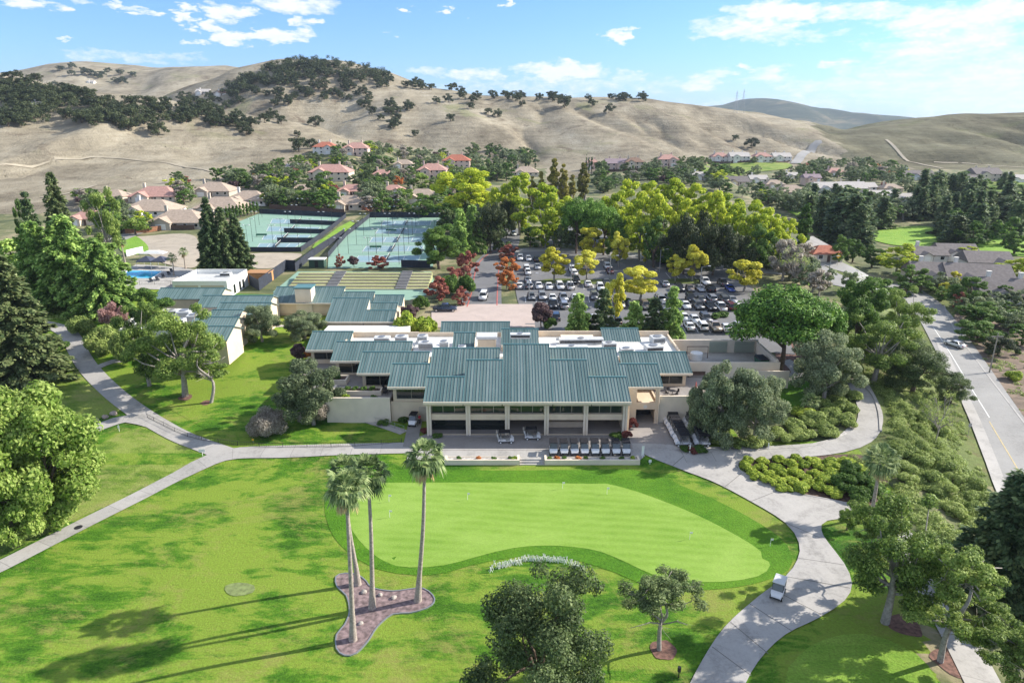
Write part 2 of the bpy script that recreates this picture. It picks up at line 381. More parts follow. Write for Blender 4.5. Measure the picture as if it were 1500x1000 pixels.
RP = {k: (w, a, np.array([at_dist(*p) for p in v])) for k, (w, a, v) in RIDGES.items()}
def road_x(y):
    return np.where(y < 195, 79 + (y - 98)*.41, 118.8 + (y - 195)*.15)
def terrain_h(x, y):
    x, y = np.asarray(x, float), np.asarray(y, float)
    yoff = np.where(x < -26, -3.0, 0.0)
    pl = 4.5*sst(99 + yoff, 140 + yoff, y) + .7*sst(82.5, 88, y)*(1 - sst(99, 125, y))
    s = x - road_x(y); w = sst(-20, -4, s)
    z = pl*(1 - w) + (-3.0)*w
    z = z + 7*sst(225, 420, y)*sst(60, -90, x) + 8*sst(260, 620, y)*sst(20, 120, x)
    z = z + 3.0*sst(-60, -110, x)*sst(90, 180, y)*(1 - sst(190, 240, y))
    z = z - 6*sst(1300, 3000, y)
    z = z + (fbm(x/26, y/26, 3, 3) - .5)*.5*sst(4, 20, np.abs(y - 70))*(1 - sst(70, 80, y)) + .4*(fbm(x/14, y/14, 41, 3) - .5)*(1 - sst(66, 74, y))*sst(20, 40, y)
    out = z
    for k, (wd, amp, P) in RP.items():
        best = np.full(x.shape, 1e9); zr = np.zeros(x.shape)
        for i in range(len(P) - 1):
            a, b = P[i], P[i+1]; d = b[:2] - a[:2]; L2 = d @ d
            t = np.clip(((x - a[0])*d[0] + (y - a[1])*d[1]) / L2, 0, 1)
            q = np.hypot(x - a[0] - t*d[0], y - a[1] - t*d[1]); c = q < best
            best = np.where(c, q, best); zr = np.where(c, a[2] + t*(b[2] - a[2]), zr)
        u = np.clip(best / wd, 0, 1); prof = (.5 + .5*np.cos(np.pi*u))
        sc = wd / 380.0
        g = 1 - np.abs(2*fbm(x/(105*sc) + .35*y/(105*sc), y/(300*sc), ord(k), 3) - 1)*1.6
        hh = z + np.maximum(zr - z, 0)*prof - amp*.62*np.clip(g, 0, 1)**1.6*np.clip(4*prof*(1-prof), 0, 1)**.8 + amp*.12*(fbm(x/(40*sc), y/(40*sc), 9, 3) - .5)*prof
        out = np.maximum(out, np.where(u < 1, hh, -1e3))
    return out
def axis(segs):
    o = [segs[0][0]]
    for a, b, st in segs:
        n = max(1, int(round((b - a)/st))); o += [a + (b - a)*(i+1)/n for i in range(n)]
    return np.array(o)
GX = axis([(-9000,-2200,700),(-2200,-900,60),(-900,-170,9),(-170,170,2.0),(170,1000,9),(1000,2600,60),(2600,9000,700)])
GY = axis([(-60,24,12),(24,80,2),(80,84.6,1.53),(84.6,85.6,1),(85.6,99.6,2),(99.6,260,2.0),(260,480,5),(480,1300,8),(1300,2200,45),(2200,9000,220)])
gx, gy = np.meshgrid(GX, GY)
GZ = terrain_h(gx, gy)
def tz(x, y):
    """height of the terrain sheet itself (bilinear over its grid)"""
    x = np.asarray(x, float); y = np.asarray(y, float)
    i = np.clip(np.searchsorted(GX, x) - 1, 0, len(GX) - 2); j = np.clip(np.searchsorted(GY, y) - 1, 0, len(GY) - 2)
    u = np.clip((x - GX[i])/(GX[i+1] - GX[i]), 0, 1); v = np.clip((y - GY[j])/(GY[j+1] - GY[j]), 0, 1)
    return (GZ[j,i]*(1-u) + GZ[j,i+1]*u)*(1-v) + (GZ[j+1,i]*(1-u) + GZ[j+1,i+1]*u)*v
_T = np.concatenate([np.arange(30, 300, .75), np.arange(300, 1500, 4), np.arange(1500, 7000, 40)])
def at(px, py, zplane=None):
    """the place on the ground seen at a photo pixel"""
    d = ray(px, py)
    if zplane is not None:
        k = (zplane - CAM_H)/d[2]; return np.array([d[0]*k, d[1]*k, zplane])
    k = _T/d[1]; zz = CAM_H + d[2]*k; g = tz(d[0]*k, _T); hit = np.nonzero(zz <= g)[0]
    if len(hit) == 0: i = len(_T) - 1; return np.array([d[0]*k[i], _T[i], g[i]])
    i = hit[0]
    if i == 0: return np.array([d[0]*k[0], _T[0], g[0]])
    a, b = zz[i-1] - g[i-1], zz[i] - g[i]; t = a/(a - b + 1e-9); kk = k[i-1] + t*(k[i] - k[i-1])
    p = d*kk; return np.array([p[0], p[1], float(tz(p[0], p[1]))])
CP, SP = math.cos(R(PITCH)), math.sin(R(PITCH))
def depth(p): return p[1]*CP + (CAM_H - p[2])*SP
def proj(p):
    dz = depth(p); up = p[1]*SP + (p[2] - CAM_H)*CP
    return 750 + FPX*p[0]/dz, 500 - FPX*up/dz
def top_height(base, py):     # height above base so that a vertical there reaches photo row py
    q = at_dist(750, py, base[1]); return max(.3, q[2] - base[2])

# terrain sheets by material, one object
nx, ny = len(GX), len(GY)
idx = np.arange(nx*ny).reshape(ny, nx)
quads = np.stack([idx[:-1,:-1], idx[:-1,1:], idx[1:,1:], idx[1:,:-1]], -1).reshape(-1, 4)
me = np_mesh('terrain', np.stack([gx, gy, GZ], -1).reshape(-1, 3), quads, [M['lawn'], M['suburb'], M['hill'], M['scrub'], M['hilldark'], M['farhill']])
cx, cy = (gx[:-1,:-1] + gx[1:,1:])/2, (gy[:-1,:-1] + gy[1:,1:])/2
czz = (GZ[:-1,:-1] + GZ[1:,1:])/2
hb = 300 + 120*sst(-120, 120, cx) + 120*sst(-40, 60, cx) + 60*sst(100, 250, cx) + 25*(fbm(cx/40, cy/40, 5, 3) - .5)
hb = np.where(cx < -95, 322 + (cx + 95)*.18, hb)
mi = np.where(cy > hb, 2, np.where((cy > 118) | ((cx > 33) & (cy > 92)) | (cx - road_x(cy) > -22), 1, 0))
mi = np.where((cx > 31) & (cx - road_x(cy) > -26) & (cx - road_x(cy) < 30) & (cy > 84) & (cy < 205), 3, mi)
mi = np.where((mi == 2) & (cx > 330 + 40*fbm(cx/60, cy/60, 8, 3)) & (cy < 1900) & (cx > cy*.42), 4, mi)
mi = np.where(cy > 2600, 5, mi)
EST = [at(*p)[:2] for p in ((385,308),(404,262),(436,232),(470,216),(560,214),(650,224),(720,238),(800,246),(800,300))]
ins = np.zeros(cx.shape, bool); jj = len(EST) - 1
for ii in range(len(EST)):
    (xa, ya), (xb, yb) = EST[ii], EST[jj]; ins ^= ((ya > cy) != (yb > cy)) & (cx < (xb - xa)*(cy - ya)/(yb - ya + 1e-12) + xa); jj = ii
mi = np.where(ins & (mi == 2), 1, mi)
mi = np.where((cx < -28) & (cy < 165) & (cy > 100), 0, mi)
me.polygons.foreach_set('material_index', mi.ravel().astype(np.int32))
me.polygons.foreach_set('use_smooth', [True]*len(me.polygons))
tag(link(bpy.data.objects.new('ground', me)), kind='structure')

def catmull(pts, step=2.0, closed=False):
    P = [np.array(p, float) for p in pts]; n = len(P); o = []
    for i in range(n if closed else n-1):
        p0, p1, p2, p3 = (P[(i+k) % n] for k in (-1,0,1,2)) if closed else (P[max(i-1,0)], P[i], P[i+1], P[min(i+2,n-1)])
        m = max(2, int(np.linalg.norm(p2 - p1)/step))
        for j in range(m):
            t = j/m; o.append(.5*(2*p1 + (p2-p0)*t + (2*p0-5*p1+4*p2-p3)*t*t + (3*p1-p0-3*p2+p3)*t**3))
    if not closed: o.append(P[-1])
    return np.array(o)
def drape(name, outline, off, mat, step=3.0, smooth=True, kind='structure', dense=1.5):
    """a sheet with the given ground outline (x, y), laid over the terrain"""
    pl = catmull([p[:2] for p in outline], dense, True) if smooth else np.array([p[:2] for p in outline])
    bm = bmesh.new(); vs = [bm.verts.new((p[0], p[1], 0)) for p in pl]; bm.faces.new(vs)
    lo, hi = pl.min(0), pl.max(0)
    for ax in (0, 1):
        n = max(1, int((hi[ax] - lo[ax])/step))
        for i in range(1, n):
            c = lo[ax] + (hi[ax] - lo[ax])*i/n; no = (1,0,0) if ax == 0 else (0,1,0); co = (c,0,0) if ax == 0 else (0,c,0)
            bmesh.ops.bisect_plane(bm, geom=bm.verts[:] + bm.edges[:] + bm.faces[:], plane_co=co, plane_no=no)
    bmesh.ops.triangulate(bm, faces=[f for f in bm.faces if len(f.verts) > 4])
    bm.normal_update()
    if bm.faces and sum(f.normal.z for f in bm.faces) < 0: bmesh.ops.reverse_faces(bm, faces=bm.faces)
    co = np.array([v.co[:2] for v in bm.verts]); zz = tz(co[:,0], co[:,1]) + off
    for v, z in zip(bm.verts, zz): v.co.z = z
    me = bpy.data.meshes.new(name); bm.to_mesh(me); bm.free(); me.materials.append(mat)
    me.polygons.foreach_set('use_smooth', [True]*len(me.polygons))
    return tag(link(bpy.data.objects.new(name, me)), kind=kind)
def strip(name, pts, width, off, mat, step=2.0, kind='structure', ncross=4, widths=None, zf=None):
    """a ribbon of the given width along a ground line"""
    c = catmull([p[:2] for p in pts], step); n = len(c)
    t = np.gradient(c, axis=0); t /= np.linalg.norm(t, axis=1)[:,None] + 1e-9; nr = np.stack([-t[:,1], t[:,0]], 1)
    w = np.full(n, width, float) if widths is None else np.interp(np.linspace(0,1,n), np.linspace(0,1,len(widths)), widths)
    u = np.linspace(-.5, .5, ncross+1)
    P = c[:,None,:] + nr[:,None,:]*(u[None,:,None]*w[:,None,None])
    Z = (tz(P[...,0], P[...,1]) if zf is None else zf(P[...,0], P[...,1])) + off
    V = np.concatenate([P, Z[...,None]], -1).reshape(-1,3); ii = np.arange(n*(ncross+1)).reshape(n, ncross+1)
    q = np.stack([ii[:-1,:-1], ii[1:,:-1], ii[1:,1:], ii[:-1,1:]], -1).reshape(-1,4)[:, ::-1]
    me = np_mesh(name, V, q, mat)
    s = np.concatenate([[0], np.cumsum(np.linalg.norm(np.diff(c, axis=0), axis=1))])
    uvl = me.uv_layers.new(name='UVMap'); UV = np.stack([np.broadcast_to(u[None,:], ii.shape)*w[:,None], np.broadcast_to(s[:,None], ii.shape)], -1).reshape(-1,2)
    li = np.empty(len(me.loops), np.int32); me.loops.foreach_get('vertex_index', li); uvl.data.foreach_set('uv', UV[li].astype(np.float32).ravel())
    return tag(link(bpy.data.objects.new(name, me)), kind=kind)
def kerb(name, pts, w=.18, h=.14, mat=None, step=1.5, smooth=True, z0=None, kind='structure', closed=False):
    c = catmull([p[:2] for p in pts], step, closed) if smooth else np.array([p[:2] for p in pts])
    if closed: c = np.vstack([c, c[:1]])
    t = np.gradient(c, axis=0); t /= np.linalg.norm(t, axis=1)[:,None] + 1e-9; nr = np.stack([-t[:,1], t[:,0]], 1)
    z = tz(c[:,0], c[:,1]) if z0 is None else np.full(len(c), z0)
    mb = MB(); n = len(c); L, Rr = c + nr*w/2, c - nr*w/2
    vs = []
    for i in range(n): vs += [(L[i,0],L[i,1],z[i]-.1),(Rr[i,0],Rr[i,1],z[i]-.1),(Rr[i,0],Rr[i,1],z[i]+h),(L[i,0],L[i,1],z[i]+h)]
    fs = [(0,1,2,3),tuple(4*(n-1)+k for k in (3,2,1,0))]
    for i in range(n-1):
        for k in range(4): fs.append((4*i+k, 4*i+(k+1)%4, 4*i+4+(k+1)%4, 4*i+4+k))
    mb.add(vs, fs); return tag(mb.build(name, mat or M['concrete']), kind=kind)
def PX(*a): return [at(px, py) for px, py in a]

# ------------------------------------------------------------------ ground sheets: lawns, green, paths, roads, courts
drape('lawn_dry_left', PX((-40,830),(90,770),(200,722),(298,676),(300,660),(250,632),(205,626),(150,648),(100,690),(20,730),(-60,760)), .03, M['rough'], 4)
drape('fringe', PX((478,722),(500,694),(560,688),(720,689),(880,688),(940,690),(1010,716),(1080,748),(1140,785),(1158,810),(1155,835),(1100,856),(1030,864),(960,862),(905,840),(850,822),(800,813),(740,818),(690,828),(630,842),(555,834),(500,800),(478,760)), .035, M['fringe'], 4)
drape('putting_green', PX((512,718),(545,699),(640,697),(750,699),(850,703),(900,711),(950,726),(1020,754),(1080,785),(1115,808),(1128,828),(1110,844),(1060,852),(1010,851),(960,843),(920,825),(880,808),(840,801),(795,799),(750,803),(700,815),(650,828),(600,831),(562,822),(525,790),(506,752)), .055, M['green'], 4)
drape('tee_green', PX((1170,960),(1210,935),(1265,928),(1320,945),(1360,975),(1375,1030),(1300,1080),(1200,1070),(1150,1000)), .04, M['tee'], 4)
drape('lawn_right', PX((1206,765),(1262,757),(1330,800),(1385,880),(1450,1000),(1440,1100),(1150,1100),(1100,1012),(1120,972),(1160,932),(1210,905),(1250,872),(1250,850),(1236,818),(1214,790)), .025, M['lawn'], 4)
drape('lawn_corner', PX((1470,870),(1500,835),(1560,850),(1560,960),(1500,940)), .03, M['rough'], 4)
drape('upper_lawn', PX((148,545),(190,520),(265,500),(330,512),(400,498),(430,500),(432,530),(440,560),(415,590),(470,612),(580,632),(585,645),(470,648),(380,648),(330,640),(290,622),(250,600),(200,575)), .03, M['lawn'], 3)
drape('scrub_bank', PX((60,500),(98,505),(118,540),(150,572),(178,598),(160,606),(120,620),(80,600),(60,560)), .03, M['rough'], 3)
drape('terrace_lawn', PX((1146,558),(1186,560),(1182,585),(1172,602),(1146,598)), .05, M['fringe'], 3)
drape('lawn_kerbside', PX((1165,405),(1190,403),(1220,418),(1200,423),(1170,412)), .12, M['fairway'], 4)

# concrete cart paths
strip('cart_path', PX((-60,858),(0,830),(100,779),(200,729),(262,697),(310,673),(350,663),(420,661),(510,658),(610,656)), 2.7, .10, M['path'], widths=[2.5,2.5,2.5,2.6,3.2,3.6,3.4,3.4])
strip('cart_path', PX((60,474),(85,480),(103,492),(113,512),(128,537),(155,566),(186,592),(225,618),(270,642),(330,664)), 3.2, .105, M['path'])
strip('cart_path', PX((60,662),(110,641),(150,624),(190,613),(228,621)), 2.9, .11, M['path'])
strip('cart_path', PX((190,528),(165,530),(140,540)), 1.6, .115, M['path'])
drape('cart_path', PX((925,650),(948,668),(985,683),(1040,704),(1100,735),(1150,766),(1170,795),(1168,820),(1150,845),(1112,873),(1062,918),(1030,965),(1002,1020),(968,1110),(930,1230),(1035,1230),(1062,1110),(1085,1020),(1110,970),(1150,930),(1200,905),(1237,880),(1248,855),(1236,825),(1213,795),(1203,777),(1212,763),(1268,757),(1285,748),(1220,733),(1160,721),(1112,703),(1083,690),(1080,679),(1097,671),(1110,655),(1040,655)), .105, M['concrete'], 2)
strip('cart_path', PX((1000,667),(1080,664),(1160,661),(1222,655),(1258,642),(1273,622),(1274,600),(1263,574),(1252,556),(1240,545)), 3.6, .12, M['path'])
strip('cart_path', PX((1250,750),(1285,752),(1325,795),(1362,855),(1398,920),(1445,1010)), 3.4, .10, M['path'])
# thin joints cut across the big cart path
for a, b in (((1150,766),(1205,790)),((1168,818),(1236,828)),((1150,845),(1245,862)),((1128,862),(1205,902)),((1098,885),(1160,925)),((1070,912),(1125,958)),((1043,948),(1100,990)),((985,683),(1010,662)),((1060,715),(1090,690)),((1100,735),(1150,715))):
    strip('path_joint', PX(a, b), .09, .113, M['joint'], .8, ncross=1)

# the paved drive in front of the clubhouse
drape('drive', PX((600,645),(625,636),(915,636),(918,612),(945,594),(1030,596),(1042,652),(1000,662),(940,652),(930,660),(600,660)), .10, M['drive'], 2, smooth=False)
drape('drive_edge', PX((596,674),(600,658),(935,658),(945,668),(936,676)), .115, M['concrete'], 2, smooth=False)
drape('service_path', PX((590,655),(598,622),(604,600),(622,600),(614,640),(606,656)), .115, M['path'], 2, smooth=False)
strip('terrace_walk', PX((330,500),(352,488),(400,478),(440,477),(470,478)), 1.6, .06, M['concrete'])
strip('terrace_walk', PX((1150,555),(1168,548),(1160,535),(1150,528)), 2.2, .07, M['concrete'])

# arrival drive, car park and streets
drape('car_park', PX((752,366),(850,368),(960,374),(1062,392),(1098,418),(1135,465),(1165,520),(1005,506),(850,494),(772,484),(758,440),(750,400)), .10, M['asphalt'], 5, smooth=False)
drape('arrival_plaza', PX((632,456),(690,446),(780,446),(784,480),(632,480)), .13, M['plaza'], 5, smooth=False)
strip('arrival_drive', PX((742,335),(742,352),(734,368),(720,384),(711,404),(707,428),(705,450)), 9.5, .12, M['asphalt'])
strip('access_road', PX((735,370),(790,366),(870,370),(960,376),(1060,388),(1130,398),(1190,398)), 7, .12, M['road'])
drape('back_car_park', PX((800,330),(900,328),(960,340),(1000,362),(900,362),(800,358)), .12, M['asphalt'], 6, smooth=False)
strip('road', PX((1165,372),(1190,392),(1222,408),(1262,419),(1310,421),(1345,437),(1371,466),(1400,512),(1440,578),(1483,650),(1535,735),(1620,860),(1720,980)), 8.6, .12, M['road'])
strip('road', PX((1300,424),(1258,400),(1225,388),(1200,378)), 8, .10, M['road'])
strip('pavement', PX((1376,500),(1395,545),(1425,610),(1450,672),(1478,740),(1560,870),(1650,985)), 1.7, .16, M['concrete'])
kerb('kerb', PX((1383,448),(1391,470),(1410,500),(1445,548),(1500,620),(1560,700),(1660,830),(1760,950)), .3, .15)
strip('road_line', PX((1367,480),(1390,515),(1420,565),(1449,612)), .16, .135, M['paint'], ncross=1)
strip('road_line', PX((1449,618),(1480,670),(1520,735),(1610,860),(1710,980)), .18, .135, M['ypaint'], ncross=1)
kerb('kerb', PX((728,366),(712,375),(699,390),(694,410),(690,432),(684,450)), .25, .16, M['redkerb'])
kerb('kerb', PX((738,378),(731,395),(729,420),(728,448)), .25, .16, M['redkerb'])
kerb('kerb', PX((1256,555),(1277,578),(1287,603),(1290,632)), .35, .25)
kerb('kerb', PX((1081,678),(1083,689),(1112,703),(1160,721),(1220,733),(1272,744)), .2, .15)
kerb('kerb', PX((1000,655),(1012,662),(1080,660),(1150,657),(1200,652),(1232,640)), .2, .15)
# hill roads and trails
strip('hill_road', PX((1165,240),(1176,226),(1192,214),(1204,208)), 9, .5, M['road'], 8)
strip('hill_road', PX((410,262),(424,252),(430,240)), 9, .4, M['road'], 6)
strip('hill_trail', PX((-20,252),(60,240),(100,234),(150,231),(200,235),(260,243),(310,252)), 1.8, .35, M['trail'], 6)
strip('hill_trail', PX((60,290),(100,284),(140,272)), 2.4, .35, M['trail'], 6)
strip('hill_trail', PX((1298,205),(1318,225),(1345,240),(1380,247)), 3, .5, M['trail'], 8)
strip('hill_trail', PX((1368,238),(1420,240),(1500,246),(1560,250)), 3.5, .5, M['trail'], 8)
strip('street', PX((170,352),(205,338),(240,322),(275,310),(300,304)), 7, .2, M['road'], 4)
# bare building ground behind the pool
drape('dirt_lot', PX((182,352),(215,346),(282,345),(292,372),(285,392),(240,386),(216,372)), .14, M['dirt'], 5)
drape('dirt_lot', PX((370,372),(440,372),(425,384),(405,392),(372,392)), .12, M['dirt'], 5)
drape('pool_lawn', PX((172,346),(188,343),(205,350),(217,362),(212,372),(180,370)), .18, M['fairway'], 4)
drape('dry_bank', PX((1398,462),(1412,488),(1440,530),(1475,575),(1520,630),(1560,600),(1520,500),(1460,470),(1425,455)), .08, simple('brown bank soil', (.17,.125,.09), .95, var=.4, scale=.5), 3)
# far fairways
drape('fairway', PX((1172,318),(1200,312),(1214,322),(1205,334),(1182,338),(1172,330)), .25, M['fairway'], 8)
drape('fairway', PX((1150,302),(1200,296),(1215,308),(1170,316)), .22, M['fairway'], 8)
drape('fairway', PX((1262,344),(1300,336),(1350,332),(1400,340),(1440,344),(1520,350),(1520,376),(1460,372),(1400,366),(1345,362),(1300,358)), .25, M['fairway'], 8)
drape('far_meadow', PX((1030,246),(1060,239),(1150,239),(1155,247),(1100,254),(1040,254)), .4, M['rough'], 12)
drape('far_meadow', PX((1385,270),(1460,267),(1530,268),(1530,288),(1440,288),(1392,282)), .4, M['rough'], 12)

# ---- tennis courts
def court_mat(name, base, inner):
    m, nt, b = mat_new(name); p = wpos(nt)
    col = mixc(nt, mth(nt, 'MULTIPLY', noise(nt, p, .12, 6, .65), .6), base, inner)
    col = mixc(nt, mth(nt, 'MULTIPLY', noise(nt, p, .9, 5, .7), .35), col, [min(1, x*1.5 + .05) for x in base])
    nt.links.new(col, b.inputs['Base Color']); b.inputs['Roughness'].default_value = .8; return m
M['court'] = court_mat('worn green court', (.17, .30, .225), (.27, .38, .31))
M['courtblue'] = court_mat('worn blue court', (.16, .27, .32), (.25, .35, .38))
LB = PX((361,369),(441,369),(507,319),(440,315),(380,313),(350,325))
RB = PX((480,394),(634,392),(648,319),(542,319),(525,333),(508,346),(494,362),(481,378))
drape('court_ground', LB, .14, M['court'], 5, smooth=False)
drape('court_ground', RB, .14, M['court'], 5, smooth=False)
drape('court_ground', PX((400,428),(436,398),(632,398),(640,428),(600,440),(420,440)), .10, M['court'], 5, smooth=False)
def lerp2(a, b, t): return a + (b - a)*t
def court(nl, nr, fr, fl):
    """blue play area and white lines between four corners given near-left, near-right, far-right, far-left"""
    q = lambda u, v: lerp2(lerp2(nl, nr, u), lerp2(fl, fr, u), v)
    drape('court_surface', [q(.14,.2), q(.86,.2), q(.86,.8), q(.14,.8)], .17, M['courtblue'], 5, smooth=False)
    for a, b in (((.14,.2),(.86,.2)),((.14,.8),(.86,.8)),((.14,.2),(.14,.8)),((.86,.2),(.86,.8)),((.14,.28),(.86,.28)),((.14,.72),(.86,.72)),((.32,.28),(.32,.72)),((.68,.28),(.68,.72)),((.32,.5),(.68,.5))):
        strip('court_line', [q(*a), q(*b)], .14, .19, M['paint'], 4, ncross=1)
    return q
CT = []
def quadpts(P4, n, i):
    nl, nr, fr, fl = P4
    return (lerp2(nl, fl, i/n), lerp2(nr, fr, i/n), lerp2(nr, fr, (i+1)/n), lerp2(nl, fl, (i+1)/n))
R4 = PX((497,388),(630,388),(646,322),(550,322)); R4[3] = R4[3]
for i in range(5): CT.append((quadpts(R4, 5, i), court(*quadpts(R4, 5, i)), 'right'))
L4 = PX((364,366),(438,366),(500,321),(384,319))
for i in range(4): CT.append((quadpts(L4, 4, i), court(*quadpts(L4, 4, i)), 'left'))
drape('grass_strip', PX((457,364),(467,366),(500,345),(520,328),(513,325),(495,334),(478,347),(462,357)), .25, M['fairway'], 3, smooth=False)
# pool and deck
drape('pool_deck', PX((176,398),(200,388),(262,392),(300,398),(262,425),(170,424)), .14, M['concrete'], 4, smooth=False)
wm, nt_, b_ = mat_new('pool water'); b_.inputs['Base Color'].default_value = (.06, .42, .62, 1); b_.inputs['Roughness'].default_value = .08
bump(nt_, b_, noise(nt_, wpos(nt_), 1.2, 4), .15, .05)
drape('pool_water', PX((186,397),(239,398),(222,409),(180,409)), .17, wm, 3, smooth=False)
kerb('pool_coping', PX((186,397),(239,398),(222,409),(180,409)), .35, .28, M['white'], smooth=False, closed=True)
# planting bed under the palms, tree rings, stones
drape('palm_bed', PX((492,845),(505,840),(524,842),(537,852),(545,861),(575,866),(600,863),(620,862),(634,872),(636,882),(625,891),(600,898),(575,900),(553,918),(540,938),(522,957),(505,960),(493,950),(493,930),(505,915),(512,895),(507,872),(494,860)), .05, None or simple('pinkish bark mulch', (.20, .145, .145), .95, var=.55, scale=2.2), 2)
kerb('bed_edging', PX((492,845),(505,840),(524,842),(537,852),(545,861),(575,866),(600,863),(620,862),(634,872),(636,882),(625,891),(600,898),(575,900),(553,918),(540,938),(522,957),(505,960),(493,950),(493,930),(505,915),(512,895),(507,872),(494,860)), .12, .12, M['steel'], .6, closed=True)
def ring(px, py, r, mat, off=.05):
    c = at(px, py); drape('mulch_ring', [c[:2] + r*np.array([math.cos(a), math.sin(a)])*random.uniform(.85, 1.12) for a in np.linspace(0, 2*math.pi, 12)[:-1]], off, mat, 1.5, dense=.6)
M['redmulch'] = simple('red bark mulch', (.16, .085, .065), .95, var=.5, scale=3)
for a in ((972,952,1.3),(1325,915,1.6),(1398,970,1.9),(272,582,1.2),(302,590,.9)): ring(*a, M['redmulch'])
drape('mulch_patch', PX((1140,500),(1180,505),(1170,545),(1140,545)), .05, M['redmulch'], 3)
drape('river_stones', PX((1180,652),(1225,640),(1250,620),(1258,628),(1245,645),(1215,652),(1190,655)), .07, M['gravel'], 2)
drape('bed_soil', PX((1082,682),(1096,673),(1180,669),(1262,667),(1300,700),(1275,742),(1220,731),(1160,719),(1112,701)), .03, M['mulch'], 3)
drape('bare_patch', PX((330,858),(350,853),(372,857),(370,868),(345,873),(332,868)), .04, simple('pale worn turf', (.17, .215, .075), .95, var=.3, scale=2), 2)

# ------------------------------------------------------------------ the clubhouse
def metal_roof_mat():
    m, nt, b = mat_new('blue green standing seam metal'); p = wpos(nt)
    s = N(nt, 'ShaderNodeSeparateXYZ'); nt.links.new(p, s.inputs[0])
    wnz = N(nt, 'ShaderNodeTexWhiteNoise', noise_dimensions='1D'); nt.links.new(mth(nt, 'FLOOR', mth(nt, 'MULTIPLY', s.outputs[0], 1/.48)), wnz.inputs['W'])
    f = mth(nt, 'ADD', mth(nt, 'ADD', mth(nt, 'MULTIPLY', wnz.outputs['Value'], .30), mth(nt, 'MULTIPLY', noise(nt, mapped(nt, p, 0, (1, .3, 1)), .35, 5, .65), .40)), mth(nt, 'MULTIPLY', noise(nt, mapped(nt, p, 0, (4, .25, 1)), .6, 6, .75), .30))
    col = ramp(nt, f, [(.32, (.095, .145, .14)), (.5, (.15, .205, .195)), (.66, (.205, .26, .25))])
    nt.links.new(col, b.inputs['Base Color']); b.inputs['Roughness'].default_value = .42; b.inputs['Metallic'].default_value = .15
    return m
M['teal'] = metal_roof_mat()
M['tealdark'] = simple('blue green trim', (.09, .20, .21), .5)
T = .36
def shed(parent, wall, x0, x1, y0, z0, strips_, t=T, back=6.9, ridge=True):
    """a standing seam roof plane rising away from y0; strips_ = [(xa, xb, run), ...]; the walls under it go into `wall`"""
    mb = MB(); th = .16
    for xa, xb, L in strips_:
        zr = z0 + t*L
        mb.hexa([(xa,y0,z0-th),(xb,y0,z0-th),(xb,y0+L,zr-th),(xa,y0+L,zr-th),(xa,y0,z0),(xb,y0,z0),(xb,y0+L,zr),(xa,y0+L,zr)], 0)
        n = max(1, int(round((xb - xa)/.48)))
        for i in range(n + 1):
            x = xa + (xb - xa)*i/n; x = min(max(x, xa + .03), xb - .03)
            mb.hexa([(x-.025,y0,z0-.01),(x+.025,y0,z0-.01),(x+.025,y0+L,zr-.01),(x-.025,y0+L,zr-.01),(x-.025,y0,z0+.07),(x+.025,y0,z0+.07),(x+.025,y0+L,zr+.07),(x-.025,y0+L,zr+.07)], 1)
        mb.box(xa-.05, xb+.05, y0+L-.12, y0+L+.14, zr-.2, zr+.1, 1)
        a, e = .35, .5
        wall.hexa([(xa+.06,y0+e,back-2.0),(xb-.06,y0+e,back-2.0),(xb-.06,y0+L-.02,back-2.0),(xa+.06,y0+L-.02,back-2.0),(xa+.06,y0+e,z0+t*e-th-.02),(xb-.06,y0+e,z0+t*e-th-.02),(xb-.06,y0+L-.02,zr-th-.03),(xa+.06,y0+L-.02,zr-th-.03)], 0)
    mb.box(x0-.03, x1+.03, y0-.13, y0-.003, z0-.26, z0+.05, 2)   # gutter
    return mb.build('roof', [M['teal'], M['tealdark'], M['stucco2']], parent)
def win(parent, x0, x1, y, z0, z1, n=3, name='window', gl=None):
    f = MB(); w = .07
    f.box(x0, x1, y-.05, y+.08, z0, z0+w); f.box(x0, x1, y-.05, y+.08, z1-w, z1)
    for i in range(n+1):
        x = x0 + (x1-x0)*i/n; x = min(max(x, x0+w/2), x1-w/2); f.box(x-w/2, x+w/2, y-.05, y+.08, z0+w, z1-w)
    fo = f.build(name, M['bronze'], parent)
    p = MB(); p.box(x0+.01, x1-.01, y, y+.03, z0+.01, z1-.01); p.build('pane', gl or M['glass'], fo); return fo
M['bronze'] = simple('pale window frame', (.36, .33, .27), .5)
M['glasslawn'] = glass_mat('dark glass with painted lawn reflection', (.02, .035, .025), .05)  # green in the base colour stands in for the lawn mirrored in the panes

club = thing('clubhouse', 'long cream clubhouse with stepped blue green metal roofs facing the putting green', 'clubhouse', (0, 0, 0))
W = MB()
XC = 2.05; BAY = 5.83
F0 = -12.95; FX = [F0, F0+5.75, F0+11.5, F0+18.95, F0+24.65, F0+30.35]
ZE = 6.8
shed(club, W, FX[0], FX[5], 92.0, ZE, [(FX[0],FX[1],5.3),(FX[1],FX[2],9.13),(FX[2],FX[3],12.9),(FX[3],FX[4],9.13),(FX[4],FX[5],5.3)], back=8.0)
shed(club, W, -19.2, -1.9, 97.85, ZE, [(-19.2,-13.1,5.3),(-13.1,-2.0,9.13)], back=8.2)
shed(club, W, 6.1, 23.3, 97.85, ZE, [(6.1,17.2,9.13),(17.2,23.3,5.3)], back=8.2)
shed(club, W, -25.2, -13.9, 103.75, ZE, [(-25.2,-13.9,5.3)], back=8.2)
shed(club, W, 18.0, 29.3, 103.75, ZE, [(18.0,29.3,5.3)], back=8.2)
shed(club, W, -31.0, -17.6, 109.65, ZE, [(-31.0,-17.6,5.2)], back=8.2)
shed(club, W, -36.9, -29.4, 115.5, ZE, [(-36.9,-29.4,5.3)], back=8.2)
